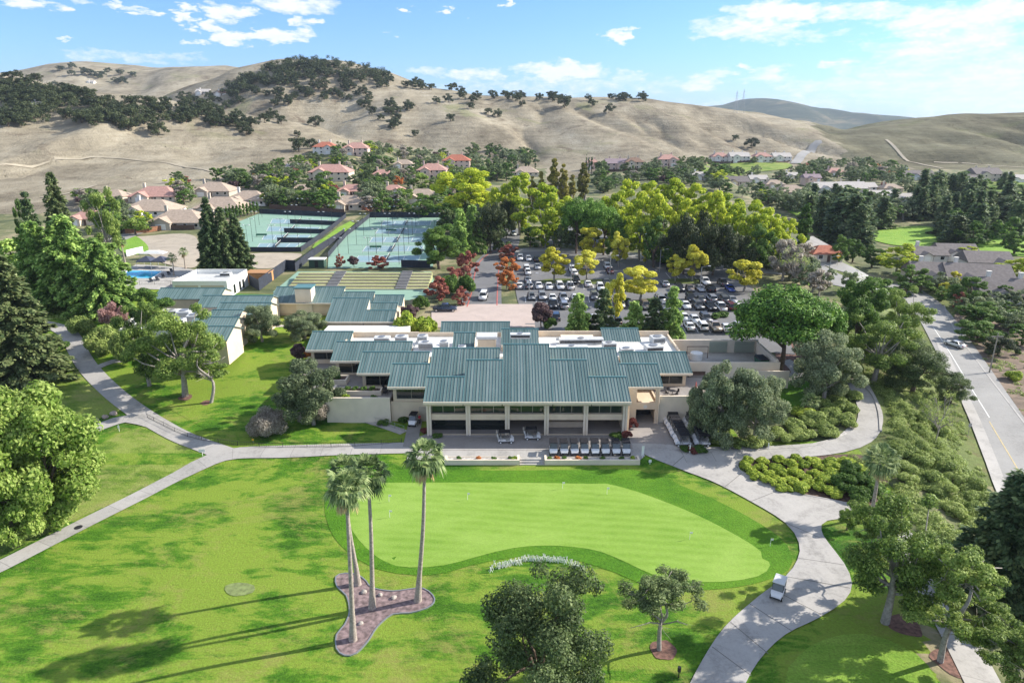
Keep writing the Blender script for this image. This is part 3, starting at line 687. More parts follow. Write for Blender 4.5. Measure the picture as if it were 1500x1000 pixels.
shed(club, W, -13.8, -.4, 124.3, 6.9, [(-13.8,-.4,3.8)], t=.40)
shed(club, W, -1.9, 4.7, 112.5, 8.75, [(-1.9,4.7,4.6)], t=.34, back=9)
shed(club, W, -10.5, -6.6, 113.6, 7.9, [(-10.5,-6.6,4.2)], t=.36, back=8.5)
shed(club, W, 16.6, 23.6, 118.4, 7.4, [(16.6,23.6,4.0)], t=.36, back=8)
# upper storey walls set back under the eaves
def room(x0, x1, y, y1, z0=4.0, z1=6.75, sill=.35, n=3, zb=0.0, win_x=None):
    W.box(x0, x1, y, y+.3, zb, z0+sill); W.box(x0, x1, y, y+.3, z1-.28, z1)
    a, b = win_x or (x0+.5, x1-.5)
    W.box(x0, a, y, y+.3, z0+sill, z1-.28); W.box(b, x1, y, y+.3, z0+sill, z1-.28)
    W.box(x0, x0+.3, y+.302, y1, zb, z1); W.box(x1-.3, x1, y+.302, y1, zb, z1)
    win(club, a, b, y+.12, z0+sill, z1-.28, n)
room(-18.6, -13.2, 99.0, 103.9, win_x=(-18.1,-13.4), n=2)
room(-24.6, -18.9, 104.9, 110, z0=3.9, n=2, zb=3)
room(-30.4, -24.9, 110.8, 116, z0=3.9, n=2, zb=3)
room(-36.3, -30.7, 116.6, 121, z0=4.3, n=2, zb=3)
room(23.2, 28.6, 104.9, 110, z0=4.2, n=2, zb=3)
fl_ = MB(); fl_.box(cx_[0]+.12, cx_[5]-.12, 93.0, 99.49, .3, .9) if False else None
# front: columns, spandrel band, upper windows, open ground floor
cx_ = [FX[0] + .55 + (FX[5] - FX[0] - 1.1)*i/5 for i in range(6)]
for x in cx_:
    c = MB(); c.box(x-.34, x-.06, 93.2, 93.75, .6, 6.6); c.box(x+.06, x+.34, 93.2, 93.75, .6, 6.6); c.box(x-.06, x+.06, 93.35, 93.7, .6, 6.55)
    c.build('column', M['stucco2'], club)
W.box(cx_[0]+.36, cx_[5]-.36, 93.42, 93.8, 3.75, 4.25); W.box(cx_[0]+.36, cx_[5]-.36, 93.5, 93.8, 3.3, 3.748)
W.box(cx_[0]+.3, cx_[5]-.3, 93.9, 104, 3.35, 3.6)                # upper floor
W.box(cx_[0]+.3, cx_[5]-.3, 93.45, 93.8, 6.2, 6.72)
for i in range(5):
    win(club, cx_[i]+.36, cx_[i+1]-.36, 94.0, 4.2, 6.3, 3, gl=M['glasslawn'])
W.box(cx_[0]-.2, cx_[0]+.1, 93.9, 105, .6, 6.75); W.box(cx_[5]-.1, cx_[5]+.2, 93.9, 105, .6, 6.75)
gf = MB(); gf.box(cx_[0]-.1, cx_[5]+.1, 93.0, 99.49, .3, .92); gf.build('ground_floor', M['drive'], club)
back = MB(); back.box(cx_[0]+.12, cx_[2], 95.2, 95.4, .6, 3.34); back.build('shopfront', M['glass'], club)
W.box(cx_[2]+.002, cx_[5]-.12, 99.5, 99.8, .6, 3.34)
W.box(cx_[2]-.15, cx_[2]+.15, 95.41, 99.48, .6, 3.34)
W.box(cx_[0]+.4, cx_[5]-.4, 93.3, 93.6, .6, .95)
W.box(cx_[3]+.1, cx_[4]-.1, 96.0, 96.3, .7, 1.9); W.box(cx_[3]+.1, cx_[4]-.1, 95.6, 96.6, 1.9, 2.0)
# sign band over the counter, with small pale lettering-like blocks too small to read in the photo
sb = MB(); sb.box(cx_[3]+1.0, cx_[4]-1.0, 95.3, 95.38, 2.75, 3.2); sb.build('sign_board', simple('dark red sign board', (.10, .025, .02), .6), club)
# left and right ground walls, tunnel door
W.box(-19.0, -12.9, 98.7, 98.98, 0, 4.0)
W.box(17.6, 19.3, 97.7, 98.0, .5, 6.6); W.box(19.3, 22.2, 97.7, 98.0, 3.15, 4.3); W.box(22.2, 22.8, 97.7, 98.0, .5, 6.7)
W.box(17.6, 22.8, 98.01, 98.3, 4.1, 4.3); W.box(17.4, 17.7, 94.5, 97.69, .5, 6.6)
W.box(17.6, 22.8, 103.3, 103.6, 4.1, 6.8); W.box(22.5, 22.8, 98.02, 103.2, .5, 4.3); W.box(17.6,22.8,98.02,103.2,3.9,4.09)
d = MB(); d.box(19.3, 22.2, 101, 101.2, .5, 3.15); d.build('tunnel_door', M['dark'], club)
dp = MB(); dp.tube([(22.75,97.6,.7),(22.75,97.6,6.6)], .07, 6); dp.build('downpipe', M['stucco2'], club)
dd = MB(); dd.box(-14.6, -13.3, 98.62, 98.7, .9, 3.2); dd.build('door', simple('pale door', (.45,.40,.33), .6), club)
ve = MB(); ve.disc((20.7,97.68,3.62), 'y', .3, .06, 14); ve.build('round_vent', M['hvac'], club)
# flat white roof, parapets
flat = MB()
flat.box(-17.4, 29.0, 110.2, 121.6, 6.6, 7.45); flat.box(-30, -17.5, 115.1, 121.6, 6.6, 7.3); flat.box(6.0, 17.9, 107.1, 110.19, 6.6, 7.6); flat.box(-13.0, -2.0, 107.1, 110.19, 6.6, 7.5)
flat.build('flat_roof', M['roofwhite'], club)
W.box(-17.4, -2.0, 121.61, 121.9, 4.0, 8.2); W.box(4.8, 29.2, 121.61, 121.9, 4.0, 8.5); W.box(28.9, 29.2, 109.1, 121.6, 4, 7.9); W.box(-30,-17.41,121.61,121.9,3.5,8.3); W.box(-30.3,-30,115.3,121.9,3.5,7.9)
W.box(-2.0, 4.8, 117.2, 121.9, 4, 8.6)
W.box(-13.2, -1.0, 125.2, 127.8, 4, 7.0)
# tall cream box in the middle of the roof, with a hood
bx = MB(); bx.box(-6.0, -2.8, 113.0, 115.2, 7.4, 9.6, 0); bx.box(-6.2, -2.6, 112.7, 115.4, 9.72, 10.2, 1); bx.box(-5.9, -2.9, 112.95, 115.1, 9.6, 9.72, 2)
bx.build('roof_penthouse', [M['stucco'], M['hvac'], M['dark']], club)
fz = MB(); fz.box(9.0, 15.0, 119.4, 121.0, 7.45, 8.0); fz.build('parapet', M['stucco2'], club)
W.build('wall', M['stucco'], club)

# patios and retaining walls beside the clubhouse
tag(MB().box(-37.0, -19.05, 104.3, 119.0, 3.2, 3.92).box(-28.6, -19.3, 98.5, 104.25, 2.8, 3.9).build('patio', M['drive']), kind='structure')
tag(MB().box(23.0, 36.0, 98.6, 110.0, 3.0, 4.15).build('patio', M['drive']), kind='structure')
def rwall(label, boxes, mat=None, name='retaining_wall'):
    mb = MB()
    for b in boxes: mb.box(*b)
    return tag(mb.build(name, mat or M['stucco2']), label, 'wall')
rwall('cream retaining wall left of the clubhouse under the planted patio', [(-29.0,-19.0,98.1,98.45,-.3,4.9),(-29.0,-28.65,98.46,104.2,1.5,4.7)])
rwall('cream retaining wall behind the rows of parked golf carts', [(22.85,33.5,98.1,98.45,-.3,5.2)])
rwall('low cream wall along the upper left patio edge', [(-37.3,-31.0,109.0,109.3,2.6,4.6),(-37.3,-37.0,109.31,118.5,2.6,4.6),(-36.6,-33.5,107.0,107.3,2.5,4.3)])
pl = thing('patio_planter', 'raised cream planter with a clipped green hedge on the left patio', 'planter', (-24.6, 102.4, 3.9))
MB().box(-3.6,3.6,-.9,-.65,0,.75).box(-3.6,3.6,.65,.9,0,.75).box(-3.6,-3.35,-.64,.64,0,.75).box(3.35,3.6,-.64,.64,0,.75).build('box', M['stucco2'], pl)
MB().box(-3.3,3.3,-.62,.62,0,.6).build('soil', M['mulch'], pl)
pl2 = thing('patio_planter', 'square cream planter with a dark shrub on the upper left patio', 'planter', (-29.3, 107.2, 3.9))
MB().box(-1.7,1.7,-1.2,-.95,0,.9).box(-1.7,1.7,.95,1.2,0,.9).box(-1.7,-1.45,-.94,.94,0,.9).box(1.45,1.7,-.94,.94,0,.9).build('box', M['stucco2'], pl2)
MB().box(-1.42,1.42,-.92,.92,0,.75).build('soil', M['mulch'], pl2)
pl3 = thing('patio_planter', 'long pale planter on the right patio beside the big grey green bushes', 'planter', (31.5, 101.8, 4.15))
MB().box(-1.8,1.8,-.8,-.6,0,.8).box(-1.8,1.8,.6,.8,0,.8).box(-1.8,-1.6,-.59,.59,0,.8).box(1.6,1.8,-.59,.59,0,.8).build('box', M['stucco2'], pl3)
MB().box(-1.58,1.58,-.58,.58,0,.65).build('soil', M['mulch'], pl3)

# planter wall and steps between drive and putting green
fw = thing('planter_wall', 'low cream planter wall with flowers left of the garden steps', 'wall', (0, 85.2, 0))
MB().box(-9.4,1.05,-.15,.12,-.2,1.05).box(.75,1.05,.13,1.5,-.2,1.05).box(-9.4,-9.1,.13,1.3,-.2,1.05).box(-9.1,.75,1.2,1.32,-.2,.85).build('wall', M['stucco2'], fw)
MB().box(-9.08,.73,.13,1.19,-.2,.78).build('gravel_bed', M['gravel'], fw)
fw = thing('planter_wall', 'low cream planter wall with red flowers in front of the row of golf carts', 'wall', (0, 85.2, 0))
MB().box(4.55,17.8,-.15,.12,-.2,1.05).box(4.55,4.85,.13,1.5,-.2,1.05).box(17.5,17.8,.13,1.3,-.2,1.05).box(4.85,17.5,1.2,1.32,-.2,.85).build('wall', M['stucco2'], fw)
MB().box(4.87,17.48,.13,1.19,-.2,.78).build('gravel_bed', M['gravel'], fw)
st = MB()
for i in range(4): st.box(1.07, 4.53, 84.6+.42*i, 85.02+.42*i + (0 if i < 3 else .4), -.2, .2+.19*i)
tag(st.build('garden_steps', M['concrete']), 'four pale steps from the drive down to the putting green', 'steps')

# service yard right of the clubhouse
yd = thing('service_yard', 'walled service yard with pale walls and grey gates right of the clubhouse', 'yard', (0, 0, 0))
MB().box(29.6,46.2,110.6,110.95,2.5,6.25).box(45.6,46.0,110.96,121.2,2.5,6.6).box(29.4,46.0,121.21,121.6,2.5,6.9).box(41.5,47.5,109.4,109.7,2.0,5.1).build('wall', M['stucco2'], yd)
MB().box(29.3,45.6,110.96,121.2,3,4.45).build('yard_floor', M['concrete'], yd)
gm = simple('grey green gate', (.33, .36, .29), .7)
for x0, x1 in ((36.9,40.2),(41.6,45.3)):
    g = MB(); g.box(x0,x1,121.05,121.16,4.5,6.6)
    for k in range(7): g.box(x0,x1,121.0,121.049,4.6+.28*k,4.66+.28*k)
    g.build('gate', gm, yd)
dp_ = thing('dumpster', 'dark green rubbish skip standing inside the service yard wall', 'skip', (44.4, 114.5, 4.45), R(8))
MB().hexa([(-.7,-1.0,.1),(.7,-1.0,.1),(.7,1.0,.1),(-.7,1.0,.1),(-.85,-1.15,1.2),(.85,-1.15,1.2),(.85,1.15,1.2),(-.85,1.15,1.2)]).build('body', simple('dark green steel', (.02,.10,.06), .5), dp_)
MB().hexa([(-.88,-1.18,1.2),(.88,-1.18,1.2),(.88,1.18,1.2),(-.88,1.18,1.2),(-.8,-1.1,1.3),(.8,-1.1,1.3),(.8,1.1,1.55),(-.8,1.1,1.55)]).build('lid', M['black'], dp_)
tb = thing('storage_tank', 'round white tank top among pipes in the service yard', 'tank', (33.6, 117.5, 4.45))
MB().tube([(0,0,0),(0,0,1.1)], 1.1, 20).tube([(0,0,1.1),(0,0,1.25),(0,0,1.32)], [1.16,1.1,.5], 20).build('vessel', M['white'], tb)
MB().tube([(-1.6,.6,0),(-1.6,.6,2.2),(2.2,.6,2.2),(2.2,.6,0)], .08, 6).tube([(-2,-.3,0),(-2,-.3,1.5)], .25, 8).tube([(-2.7,.3,0),(-2.7,.3,1.3)], .22, 8).build('pipework', M['brownwood'], tb)

# roof plant: every unit is a thing of its own
def hvac(x, y, z, sx, sy, sz, rz, label):
    u = thing('rooftop_unit', label, 'rooftop unit', (x, y, z), rz, 'air handling units on the flat roofs')
    MB().box(-sx/2,sx/2,-sy/2,sy/2,.12,sz).box(-sx/2+.1,sx/2-.1,-sy/2+.1,sy/2-.1,0,.12).build('casing', M['hvac'], u)
    MB().tube([(0,0,sz),(0,0,sz+.14)], min(sx,sy)*.36, 14).build('fan_cowl', M['steel'], u)
    g = MB()
    for k in range(5): g.box(-sx/2+.12, sx/2-.12, -sy/2-.03, -sy/2-.001, .3+(sz-.5)*k/5, .3+(sz-.5)*k/5+.07)
    g.build('grille', M['dark'], u)
for i, a in enumerate([(-15.2,114.5,7.45,2.6,1.6,1.3),(-11.9,114.0,7.45,1.6,1.5,1.6),(-8.6,111.5,7.45,1.3,1.4,1.5),(-16.2,118.0,7.45,1.8,1.6,1.4),(-20.0,117.8,7.3,2.2,1.7,1.5),(-23.6,118.2,7.3,2.8,1.6,1.2)]):
    hvac(*a, 0, 'grey rooftop unit on the flat roof left of the middle, %s from the left' % ['fourth','fifth','last','third','second','first'][i])
hvac(1.4,109.9,10.9,3.4,1.2,.8,0,'long white rooftop unit with dark openings just behind the central ridge')
for i, a in enumerate([(10.5,113.5,7.45,5.5,1.3,.9),(12.5,117.5,7.45,8.0,1.5,1.0),(17.2,114.8,7.45,2.4,1.5,1.1),(19.8,112.0,7.45,2.2,1.6,1.0),(24.8,113.5,7.45,3.0,2.0,1.0),(26.4,118.0,7.45,2.4,2.0,1.2)]):
    hvac(*a, R(2*i), 'white rooftop unit on the right hand flat roof, %s from the central ridge' % ['first','second','third','fourth','fifth','sixth'][i])

# ------------------------------------------------------------------ the second building, left behind
fit = thing('fitness_building', 'second cream building with blue green roofs and a square chimney behind the lawn', 'building', (0, 0, 0))
W = MB()
shed(fit, W, -53.6, -38.0, 145.6, 7.5, [(-53.6,-38.0,6.2)], back=7)
shed(fit, W, -38.0, -24.0, 132.8, 7.0, [(-38.0,-30.2,8.1),(-30.2,-24.0,3.9)], back=8)
shed(fit, W, -30.6, -24.6, 138.9, 7.0, [(-30.6,-24.6,3.9)], back=8)
shed(fit, W, -38.2, -31.0, 145, 7.0, [(-38.2,-31.0,5.4)], back=8)
shed(fit, W, -30.8, -24.2, 145, 7.0, [(-30.8,-24.2,4.2)], back=8)
W.box(-53.2,-38.4,148.5,151.5,3,8.5); W.box(-53.2,-38.4,146.4,148.49,3,5.4); W.box(-37.6,-24.4,134.2,150,3,6.9)
W.box(-53.2,-52.2,146.4,151.4,3,7.5)
ch = MB(); ch.box(-47.7,-44.2,145.9,149.2,3.5,10.7,0); ch.box(-47.9,-44.0,145.7,149.4,10.7,11.0,1); ch.build('chimney', [M['stucco2'], M['tealdark']], fit)
for a, b in ((-52.1,-47.8),(-44.1,-39)): win(fit, a, b, 148.3, 5.4, 7.4, 3)
fr = MB(); fr.box(-37.0,-20.5,124.5,131.8,6.0,6.55); fr.box(-37,-36.6,124.6,131.7,3.5,6); fr.box(-20.9,-20.5,124.6,131.7,3.5,6); fr.build('flat_roof', M['roofwhite'], fit)
W.build('wall', M['stucco'], fit)

wing = thing('changing_room_wing', 'low wing of blue green gabled roofs stepping down beside the pool', 'building', (0, 0, 0))
def gable(parent, W, x0, x1, yr, zr, half, t, zb, name='roof', mats=None, ribs=True):
    mb = MB(); th = .14
    for s in (-1, 1):
        y1, z1 = yr + s*half, zr - t*half
        mb.hexa([(x0,y1,z1-th),(x1,y1,z1-th),(x1,yr,zr-th),(x0,yr,zr-th),(x0,y1,z1),(x1,y1,z1),(x1,yr,zr),(x0,yr,zr)], 0)
        n = int((x1-x0)/.5)
        for i in range(n+1) if ribs and s < 0 else ():
            x = min(max(x0+(x1-x0)*i/n, x0+.03), x1-.03)
            mb.hexa([(x-.025,y1,z1-.01),(x+.025,y1,z1-.01),(x+.025,yr,zr-.01),(x-.025,yr,zr-.01),(x-.025,y1,z1+.07),(x+.025,y1,z1+.07),(x+.025,yr,zr+.07),(x-.025,yr,zr+.07)], 1)
    mb.box(x0-.04,x1+.04,yr-.12,yr+.12,zr-.05,zr+.1,1)
    h2 = half - .5; zz = zr - t*h2 - th - .03
    W.prism([(yr-h2,zb),(yr+h2,zb),(yr+h2,zz),(yr,zr-th-.04),(yr-h2,zz)], 'x', x0+.3, x1-.3)
    return mb.build(name, mats or [M['teal'], M['tealdark']], parent)
W = MB()
for (x0,x1,yr) in ((-56.0,-50.6,119.2),(-60.5,-52.0,125.2),(-59.3,-53.2,130.5),(-60.0,-49.4,136.1),(-66.2,-51.0,142),(-78.5,-64.0,148.8)):
    gable(wing, W, x0, x1, yr, 10.2, 4.0, .38, 4.0)
W.build('wall', M['stucco'], wing)
fr = MB(); fr.box(-76,-60.8,126,141,5,7.6); fr.box(-76,-75.6,126,141,7.6,8.3); fr.build('flat_roof', M['roofwhite'], wing)
for i, a in enumerate([(-66.5,133.5,7.6,2.6,2.2,1.6),(-63.0,130.2,7.6,2.4,2.2,1.7),(-64.5,127.4,7.6,1.8,2,1.6),(-70.5,136.5,7.6,2.2,1.6,.9)]):
    hvac(*a, R(6), 'white air conditioner on the wing beside the pool, %s from the front' % ['third','second','first','fourth'][i])

pb = thing('pool_building', 'white flat roofed block with a beige garage front beside the pool', 'building', (0, 0, 0))
MB().box(-82,-68.8,161,161.3,3,9).box(-82,-81.7,161.31,174,3,9).box(-69.1,-68.8,161.31,174,3,9).box(-82,-68.8,174.01,174.3,3,9.1).build('wall', M['white'], pb)
MB().box(-81.69,-69.11,161.31,174,7.6,8.0).build('flat_roof', M['hvac'], pb)
for x0, x1 in ((-81.4,-75.8),(-75.2,-69.6)): MB().box(x0,x1,160.93,161.0,4,7.9).build('garage_door', simple('beige door', (.52,.45,.36), .7), pb)
for y in (164.5,168.0,170.2): MB().box(-68.8,-68.74,y,y+1.2,5,7.2).build('window', M['glass'], pb)
hvac(-73,171,8.0,2.6,1.6,.9,0,'small white unit on the flat roof of the white pool block')

# ------------------------------------------------------------------ vegetation: prototypes
L = {
 'oak': leaf_mat('dark oak leaves', (.016,.026,.011), (.036,.05,.02), (.08,.098,.04), .25, .2),
 'green': leaf_mat('mid green leaves', (.026,.06,.012), (.065,.13,.024), (.15,.23,.05)),
 'bright': leaf_mat('bright green leaves', (.055,.11,.016), (.14,.22,.035), (.27,.34,.09)),
 'yellow': leaf_mat('yellow autumn leaves', (.22,.21,.02), (.46,.43,.035), (.64,.58,.13)),
 'lime': leaf_mat('yellow green autumn leaves', (.085,.15,.014), (.26,.33,.022), (.50,.50,.06), .42, .22, 1.65),
 'red': leaf_mat('red autumn leaves', (.15,.045,.04), (.33,.11,.085), (.40,.25,.15)),
 'orange': leaf_mat('orange autumn leaves', (.22,.07,.02), (.45,.17,.05), (.55,.30,.12)),
 'olive': leaf_mat('grey green leaves', (.05,.072,.035), (.125,.16,.08), (.27,.31,.18)),
 'conifer': leaf_mat('dark conifer needles', (.02,.04,.017), (.05,.08,.033), (.12,.15,.06), .3, gain=2.1),
 'cedar': leaf_mat('light cedar needles', (.05,.10,.022), (.15,.23,.055), (.31,.39,.12), .38, gain=2.0),
 'pine': leaf_mat('pine needles', (.035,.065,.013), (.10,.16,.03), (.23,.29,.07), .35, .5, 1.6),
 'stone': leaf_mat('stone pine needles', (.03,.075,.012), (.085,.18,.022), (.19,.30,.05), .25, .5),
 'purple': leaf_mat('purple brown leaves', (.05,.03,.035), (.11,.07,.075), (.2,.14,.12)),
 'pale': leaf_mat('pale grey twiggy leaves', (.16,.14,.11), (.27,.24,.20), (.38,.35,.30)),
 'blossom': leaf_mat('pink grey leaves', (.2,.11,.10), (.36,.22,.2), (.45,.33,.28)),
 'scrub': leaf_mat('grey green ground cover', (.08,.12,.028), (.19,.25,.065), (.33,.37,.13), gain=1.6),
 'palm': leaf_mat('palm fronds', (.035,.06,.02), (.10,.15,.05), (.27,.32,.14), .3, 1.2),
 'deadpalm': leaf_mat('dry palm fronds', (.22,.15,.07), (.36,.26,.13), (.45,.34,.18), .2),
 'twig': leaf_mat('thin twigs', (.14,.12,.10), (.22,.19,.16), (.3,.27,.23), .0),
}
def clump_leaves(C, Rd, n, size, g, up=.25, jit=.5, aspect=.6, shell=.35):
    C, Rd = np.asarray(C, float), np.asarray(Rd, float)
    if Rd.ndim == 1: Rd = np.repeat(Rd[:,None], 3, 1)
    a = (Rd.mean(1)**2); k = g.choice(len(C), n, p=a/a.sum())
    u = g.normal(size=(n,3)); u /= np.linalg.norm(u, axis=1)[:,None]
    rad = 1 - np.abs(g.normal(size=n))*shell; rad = np.clip(rad, .05, 1.12)
    p = C[k] + u*Rd[k]*rad[:,None]
    nn = u/Rd[k]*Rd[k].mean(1)[:,None] + g.normal(size=(n,3))*jit + np.array([0,0,up]); nn /= np.linalg.norm(nn, axis=1)[:,None]
    t = np.cross(nn, g.normal(size=(n,3))); t /= np.linalg.norm(t, axis=1)[:,None] + 1e-9; b = np.cross(nn, t)
    s = size*g.uniform(.55, 1.35, n)[:,None]
    return quadset(p, t*s, b*s*aspect)
def quadset(p, t, b):
    v = np.stack([p - t, p - b, p + t, p + b], 1).reshape(-1,3); q = np.arange(len(v)).reshape(-1,4); return v, q
def spray_leaves(P, D, n, ln, wd, g, droop=.2):
    """flat sprays along branch points P (m,3) with outward directions D"""
    k = g.integers(0, len(P), n); d = D[k] + g.normal(size=(n,3))*.45; d[:,2] -= droop*g.uniform(0,1.4,n); d /= np.linalg.norm(d, axis=1)[:,None]
    p = P[k] + g.normal(size=(n,3))*wd*1.3
    nn = np.array([0,0,1.0]) + g.normal(size=(n,3))*.45; t = d; b = np.cross(nn, t); b /= np.linalg.norm(b, axis=1)[:,None] + 1e-9
    s = g.uniform(.6,1.3,n)[:,None]
    return quadset(p + t*ln*.4, t*ln*s, b*wd*s)
NL = {'hero': 34000, 'mid': 14000, 'far': 1900}
def limb(mb, a, b, r0, r1, g, n=5, bend=.12, k=5):
    a, b = np.array(a, float), np.array(b, float); ln = np.linalg.norm(b - a); pts = []
    off = g.normal(size=3)*bend*ln
    for i in range(k):
        t = i/(k-1); pts.append(a + (b-a)*t + off*math.sin(math.pi*t)*.6 + g.normal(size=3)*bend*.12*ln*(0 < t < 1))
    mb.tube(pts, [r0 + (r1-r0)*i/(k-1) for i in range(k)], n); return pts
def shape(kind, lod, g):
    """(verts, quads) of the crown and an MB of the wood, at the kind's own size"""
    H, Rr = KIND[kind]['H'], KIND[kind]['R']; n = int(NL[lod]*KIND[kind].get('dens', 1)); ls = KIND[kind]['leaf']*{'hero': .78, 'mid': .98, 'far': 2.05}[lod]
    f = KIND[kind]['form']; wood = MB(); few = {'hero': 1.0, 'mid': .6, 'far': .35}[lod]; ns = {'hero': 8, 'mid': 6, 'far': 4}[lod]
    if f in ('round', 'oak', 'open', 'column', 'shrub', 'umbrella'):
        nc = int({'round': 70, 'oak': 75, 'open': 46, 'column': 60, 'shrub': 26, 'umbrella': 80}[f]*max(few, .4))
        u = g.normal(size=(nc,3)); u /= np.linalg.norm(u, axis=1)[:,None]; rr = g.uniform(.35, 1.0, nc)**.55
        if f == 'round': cz, rz, rc = (.57*H, .40*H, .25*Rr) if not KIND[kind].get('low') else (.50*H, .49*H, .24*Rr)
        elif f == 'oak': cz, rz, rc = .50*H, .48*H, .29*Rr; u[:,2] = np.abs(u[:,2])*1.25 - .55
        elif f == 'open': cz, rz, rc = .55*H, .45*H, .25*Rr
        elif f == 'column': cz, rz, rc = .54*H, .45*H, .42*Rr
        elif f == 'shrub': cz, rz, rc = .40*H, .58*H, .36*Rr; u[:,2] = np.abs(u[:,2])*1.2 - .45
        else: cz, rz, rc = .56*H, .42*H, .24*Rr; u[:,2] = np.abs(u[:,2])*1.3 - .42
        C = np.array([0,0,cz]) + u*rr[:,None]*np.array([Rr - rc*.8, Rr - rc*.8, max(rz - rc*.6, .1*H)])
        if f in ('oak', 'open', 'round') and not KIND[kind].get('lobes'):   # a few heads pushed out, some pulled in: an uneven outline with gaps
            lob = g.uniform(.72, 1.12, nc); C[:,:2] *= lob[:,None]; C[:,2] = cz + (C[:,2]-cz)*g.uniform(.8, 1.12, nc)
        nlb = KIND[kind].get('lobes', 0)
        if nlb:      # heads of foliage standing apart from each other
            a_ = np.arange(nlb)*2.39996 + g.uniform(0, 6.28); zz_ = np.linspace(-.75, .95, nlb) + g.uniform(-.12,.12,nlb); rr_ = np.sqrt(np.clip(1 - zz_**2, .03, 1))
            LC = np.stack([np.cos(a_)*rr_*.66*Rr, np.sin(a_)*rr_*.66*Rr, cz + zz_*.70*rz], 1)*np.stack([g.uniform(.85,1.2,nlb)]*2 + [np.ones(nlb)], 1)
            k_ = np.arange(nc) % nlb; sz_ = g.uniform(.75, 1.2, nlb)[k_]; core = g.uniform(size=nc) < KIND[kind].get('core', .22)
            C = np.where(core[:,None], C*np.array([.7,.7,1]) + np.array([0,0,0]), LC[k_] + u*(rr*sz_)[:,None]*np.array([.36*Rr, .36*Rr, .36*rz])); rc *= .82
        if f == 'column':
            w = np.clip(1 - np.abs((C[:,2]-.42*H)/(.62*H))**1.7, .12, 1); C[:,:2] *= w[:,None]
        rad = rc*g.uniform(.65, 1.3, nc)
        if f == 'column': rad *= np.clip(1.15 - (C[:,2]/H)**2*.75, .3, 1)
        Rd = np.stack([rad, rad, rad*(.75 if f != 'umbrella' else .6)], 1)
        C[:,2] = np.maximum(C[:,2], Rd[:,2]*.6)
        v, q = clump_leaves(C, Rd, n, ls, g, up=.3 if f != 'umbrella' else .5, shell={'open': .5}.get(f, .32))
        if f != 'shrub':
            tr = KIND[kind].get('tr', .03)*H; top = np.array([g.normal()*.03*H, g.normal()*.03*H, cz*(.82 if f != 'umbrella' else .62)])
            limb(wood, (0,0,-.4), top, tr*1.25, tr*.6, g, ns, .04, 6)
            sel = g.choice(nc, min(nc, int({'open': 22, 'umbrella': 16}.get(f, 12)*max(few,.5))), replace=False)
            for i in sel:
                s = np.array([0,0,cz*g.uniform(.4,.75)]) if f != 'umbrella' else top*g.uniform(.75,1)
                limb(wood, s, C[i], tr*.42, tr*.10, g, max(4, ns-3), .12, 4)
        return v, q, wood
    if f in ('cone', 'cedar'):
        P, D = [], []; nl = int({'cone': 26, 'cedar': 20}[f]*max(few,.55)); z0 = KIND[kind].get('z0', .08)*H
        for i in range(nl):
            t = (i + g.uniform(-.3,.3))/nl; z = z0 + (H - z0)*np.clip(t,0,1)**.95; r = Rr*(1 - np.clip(t,0,1))**(.8 if f == 'cone' else .72)*g.uniform(.82,1.12) + .02*Rr
            nb = max(3, int((9 if f == 'cone' else 8)*(1 - t*.6)*max(few,.6))); a0 = g.uniform(0, 6.28)
            for j in range(nb):
                a = a0 + 6.283*j/nb + g.uniform(-.25,.25); rj = r*g.uniform(.75,1.1); m = max(2, int(rj/Rr*9*max(few,.5)))
                d = np.array([math.cos(a), math.sin(a), 0])
                for s in np.linspace(.22, 1, m):
                    up = (.10 if f == 'cone' else .02)*rj*s - (.16 if f == 'cone' else .22)*rj*s*s
                    P.append(np.array([0,0,z]) + d*rj*s + np.array([0,0,up])); D.append(d + np.array([0,0,-.15]))
                if lod == 'hero' and t < .8: wood.tube([(0,0,z), (d[0]*rj*.7, d[1]*rj*.7, z - .02*rj)], [.03+.02*(1-t), .01], 4, cap=False)
        P, D = np.array(P), np.array(D)
        v, q = spray_leaves(P, D, n, ls*1.5, ls*.75, g, .35 if f == 'cone' else .5)
        limb(wood, (0,0,-.4), (0,0,H*.97), .02*H, .004*H, g, ns, .005, 6)
        return v, q, wood
    if f == 'sparse':       # old pine: bare limbs carrying separate flat pads of needles
        tr = .024*H; k = [np.array([0,0,-.4]), np.array([g.normal()*.03*H, g.normal()*.03*H, .33*H]), np.array([g.normal()*.06*H, g.normal()*.06*H, .62*H]), np.array([g.normal()*.07*H, g.normal()*.07*H, .85*H])]
        wood.tube(catmull(k, .6), list(np.linspace(tr*1.25, tr*.35, len(catmull(k, .6)))), ns)
        C, Rd = [], []
        for i in range(17):
            t = g.uniform(.32, 1); s = k[1]*(1-t) + k[3]*t if t > .5 else k[1] + (k[2]-k[1])*(t-.3)*2
            a = i*2.4 + g.uniform(-.4,.4); r = Rr*g.uniform(.45, 1.0)*(1 - .35*max(0, t-.6)); e = s + np.array([math.cos(a)*r, math.sin(a)*r, H*g.uniform(.02,.16)])
            e[2] = min(e[2], H*.95); pts = limb(wood, s, e, tr*.42, tr*.12, g, 5, .16, 5)
            if g.uniform() < KIND[kind].get('leafy', .85):
                for j in range(5): C.append(pts[g.integers(2,5)] + g.normal(size=3)*np.array([.16,.16,.05])*Rr*1.1 + np.array([0,0,.03*H])); w = Rr*g.uniform(.13,.24); Rd.append((w, w, w*.5))
            for j in range(3):
                q0 = pts[g.integers(1,4)]; limb(wood, q0, q0 + g.normal(size=3)*np.array([.2,.2,.1])*Rr*1.2, tr*.12, tr*.03, g, 4, .2, 3)
        for i in range(10): C.append(np.array([g.normal()*.22*Rr, g.normal()*.22*Rr, H*g.uniform(.8,.97)])); w = Rr*g.uniform(.14,.24); Rd.append((w, w, w*.6))
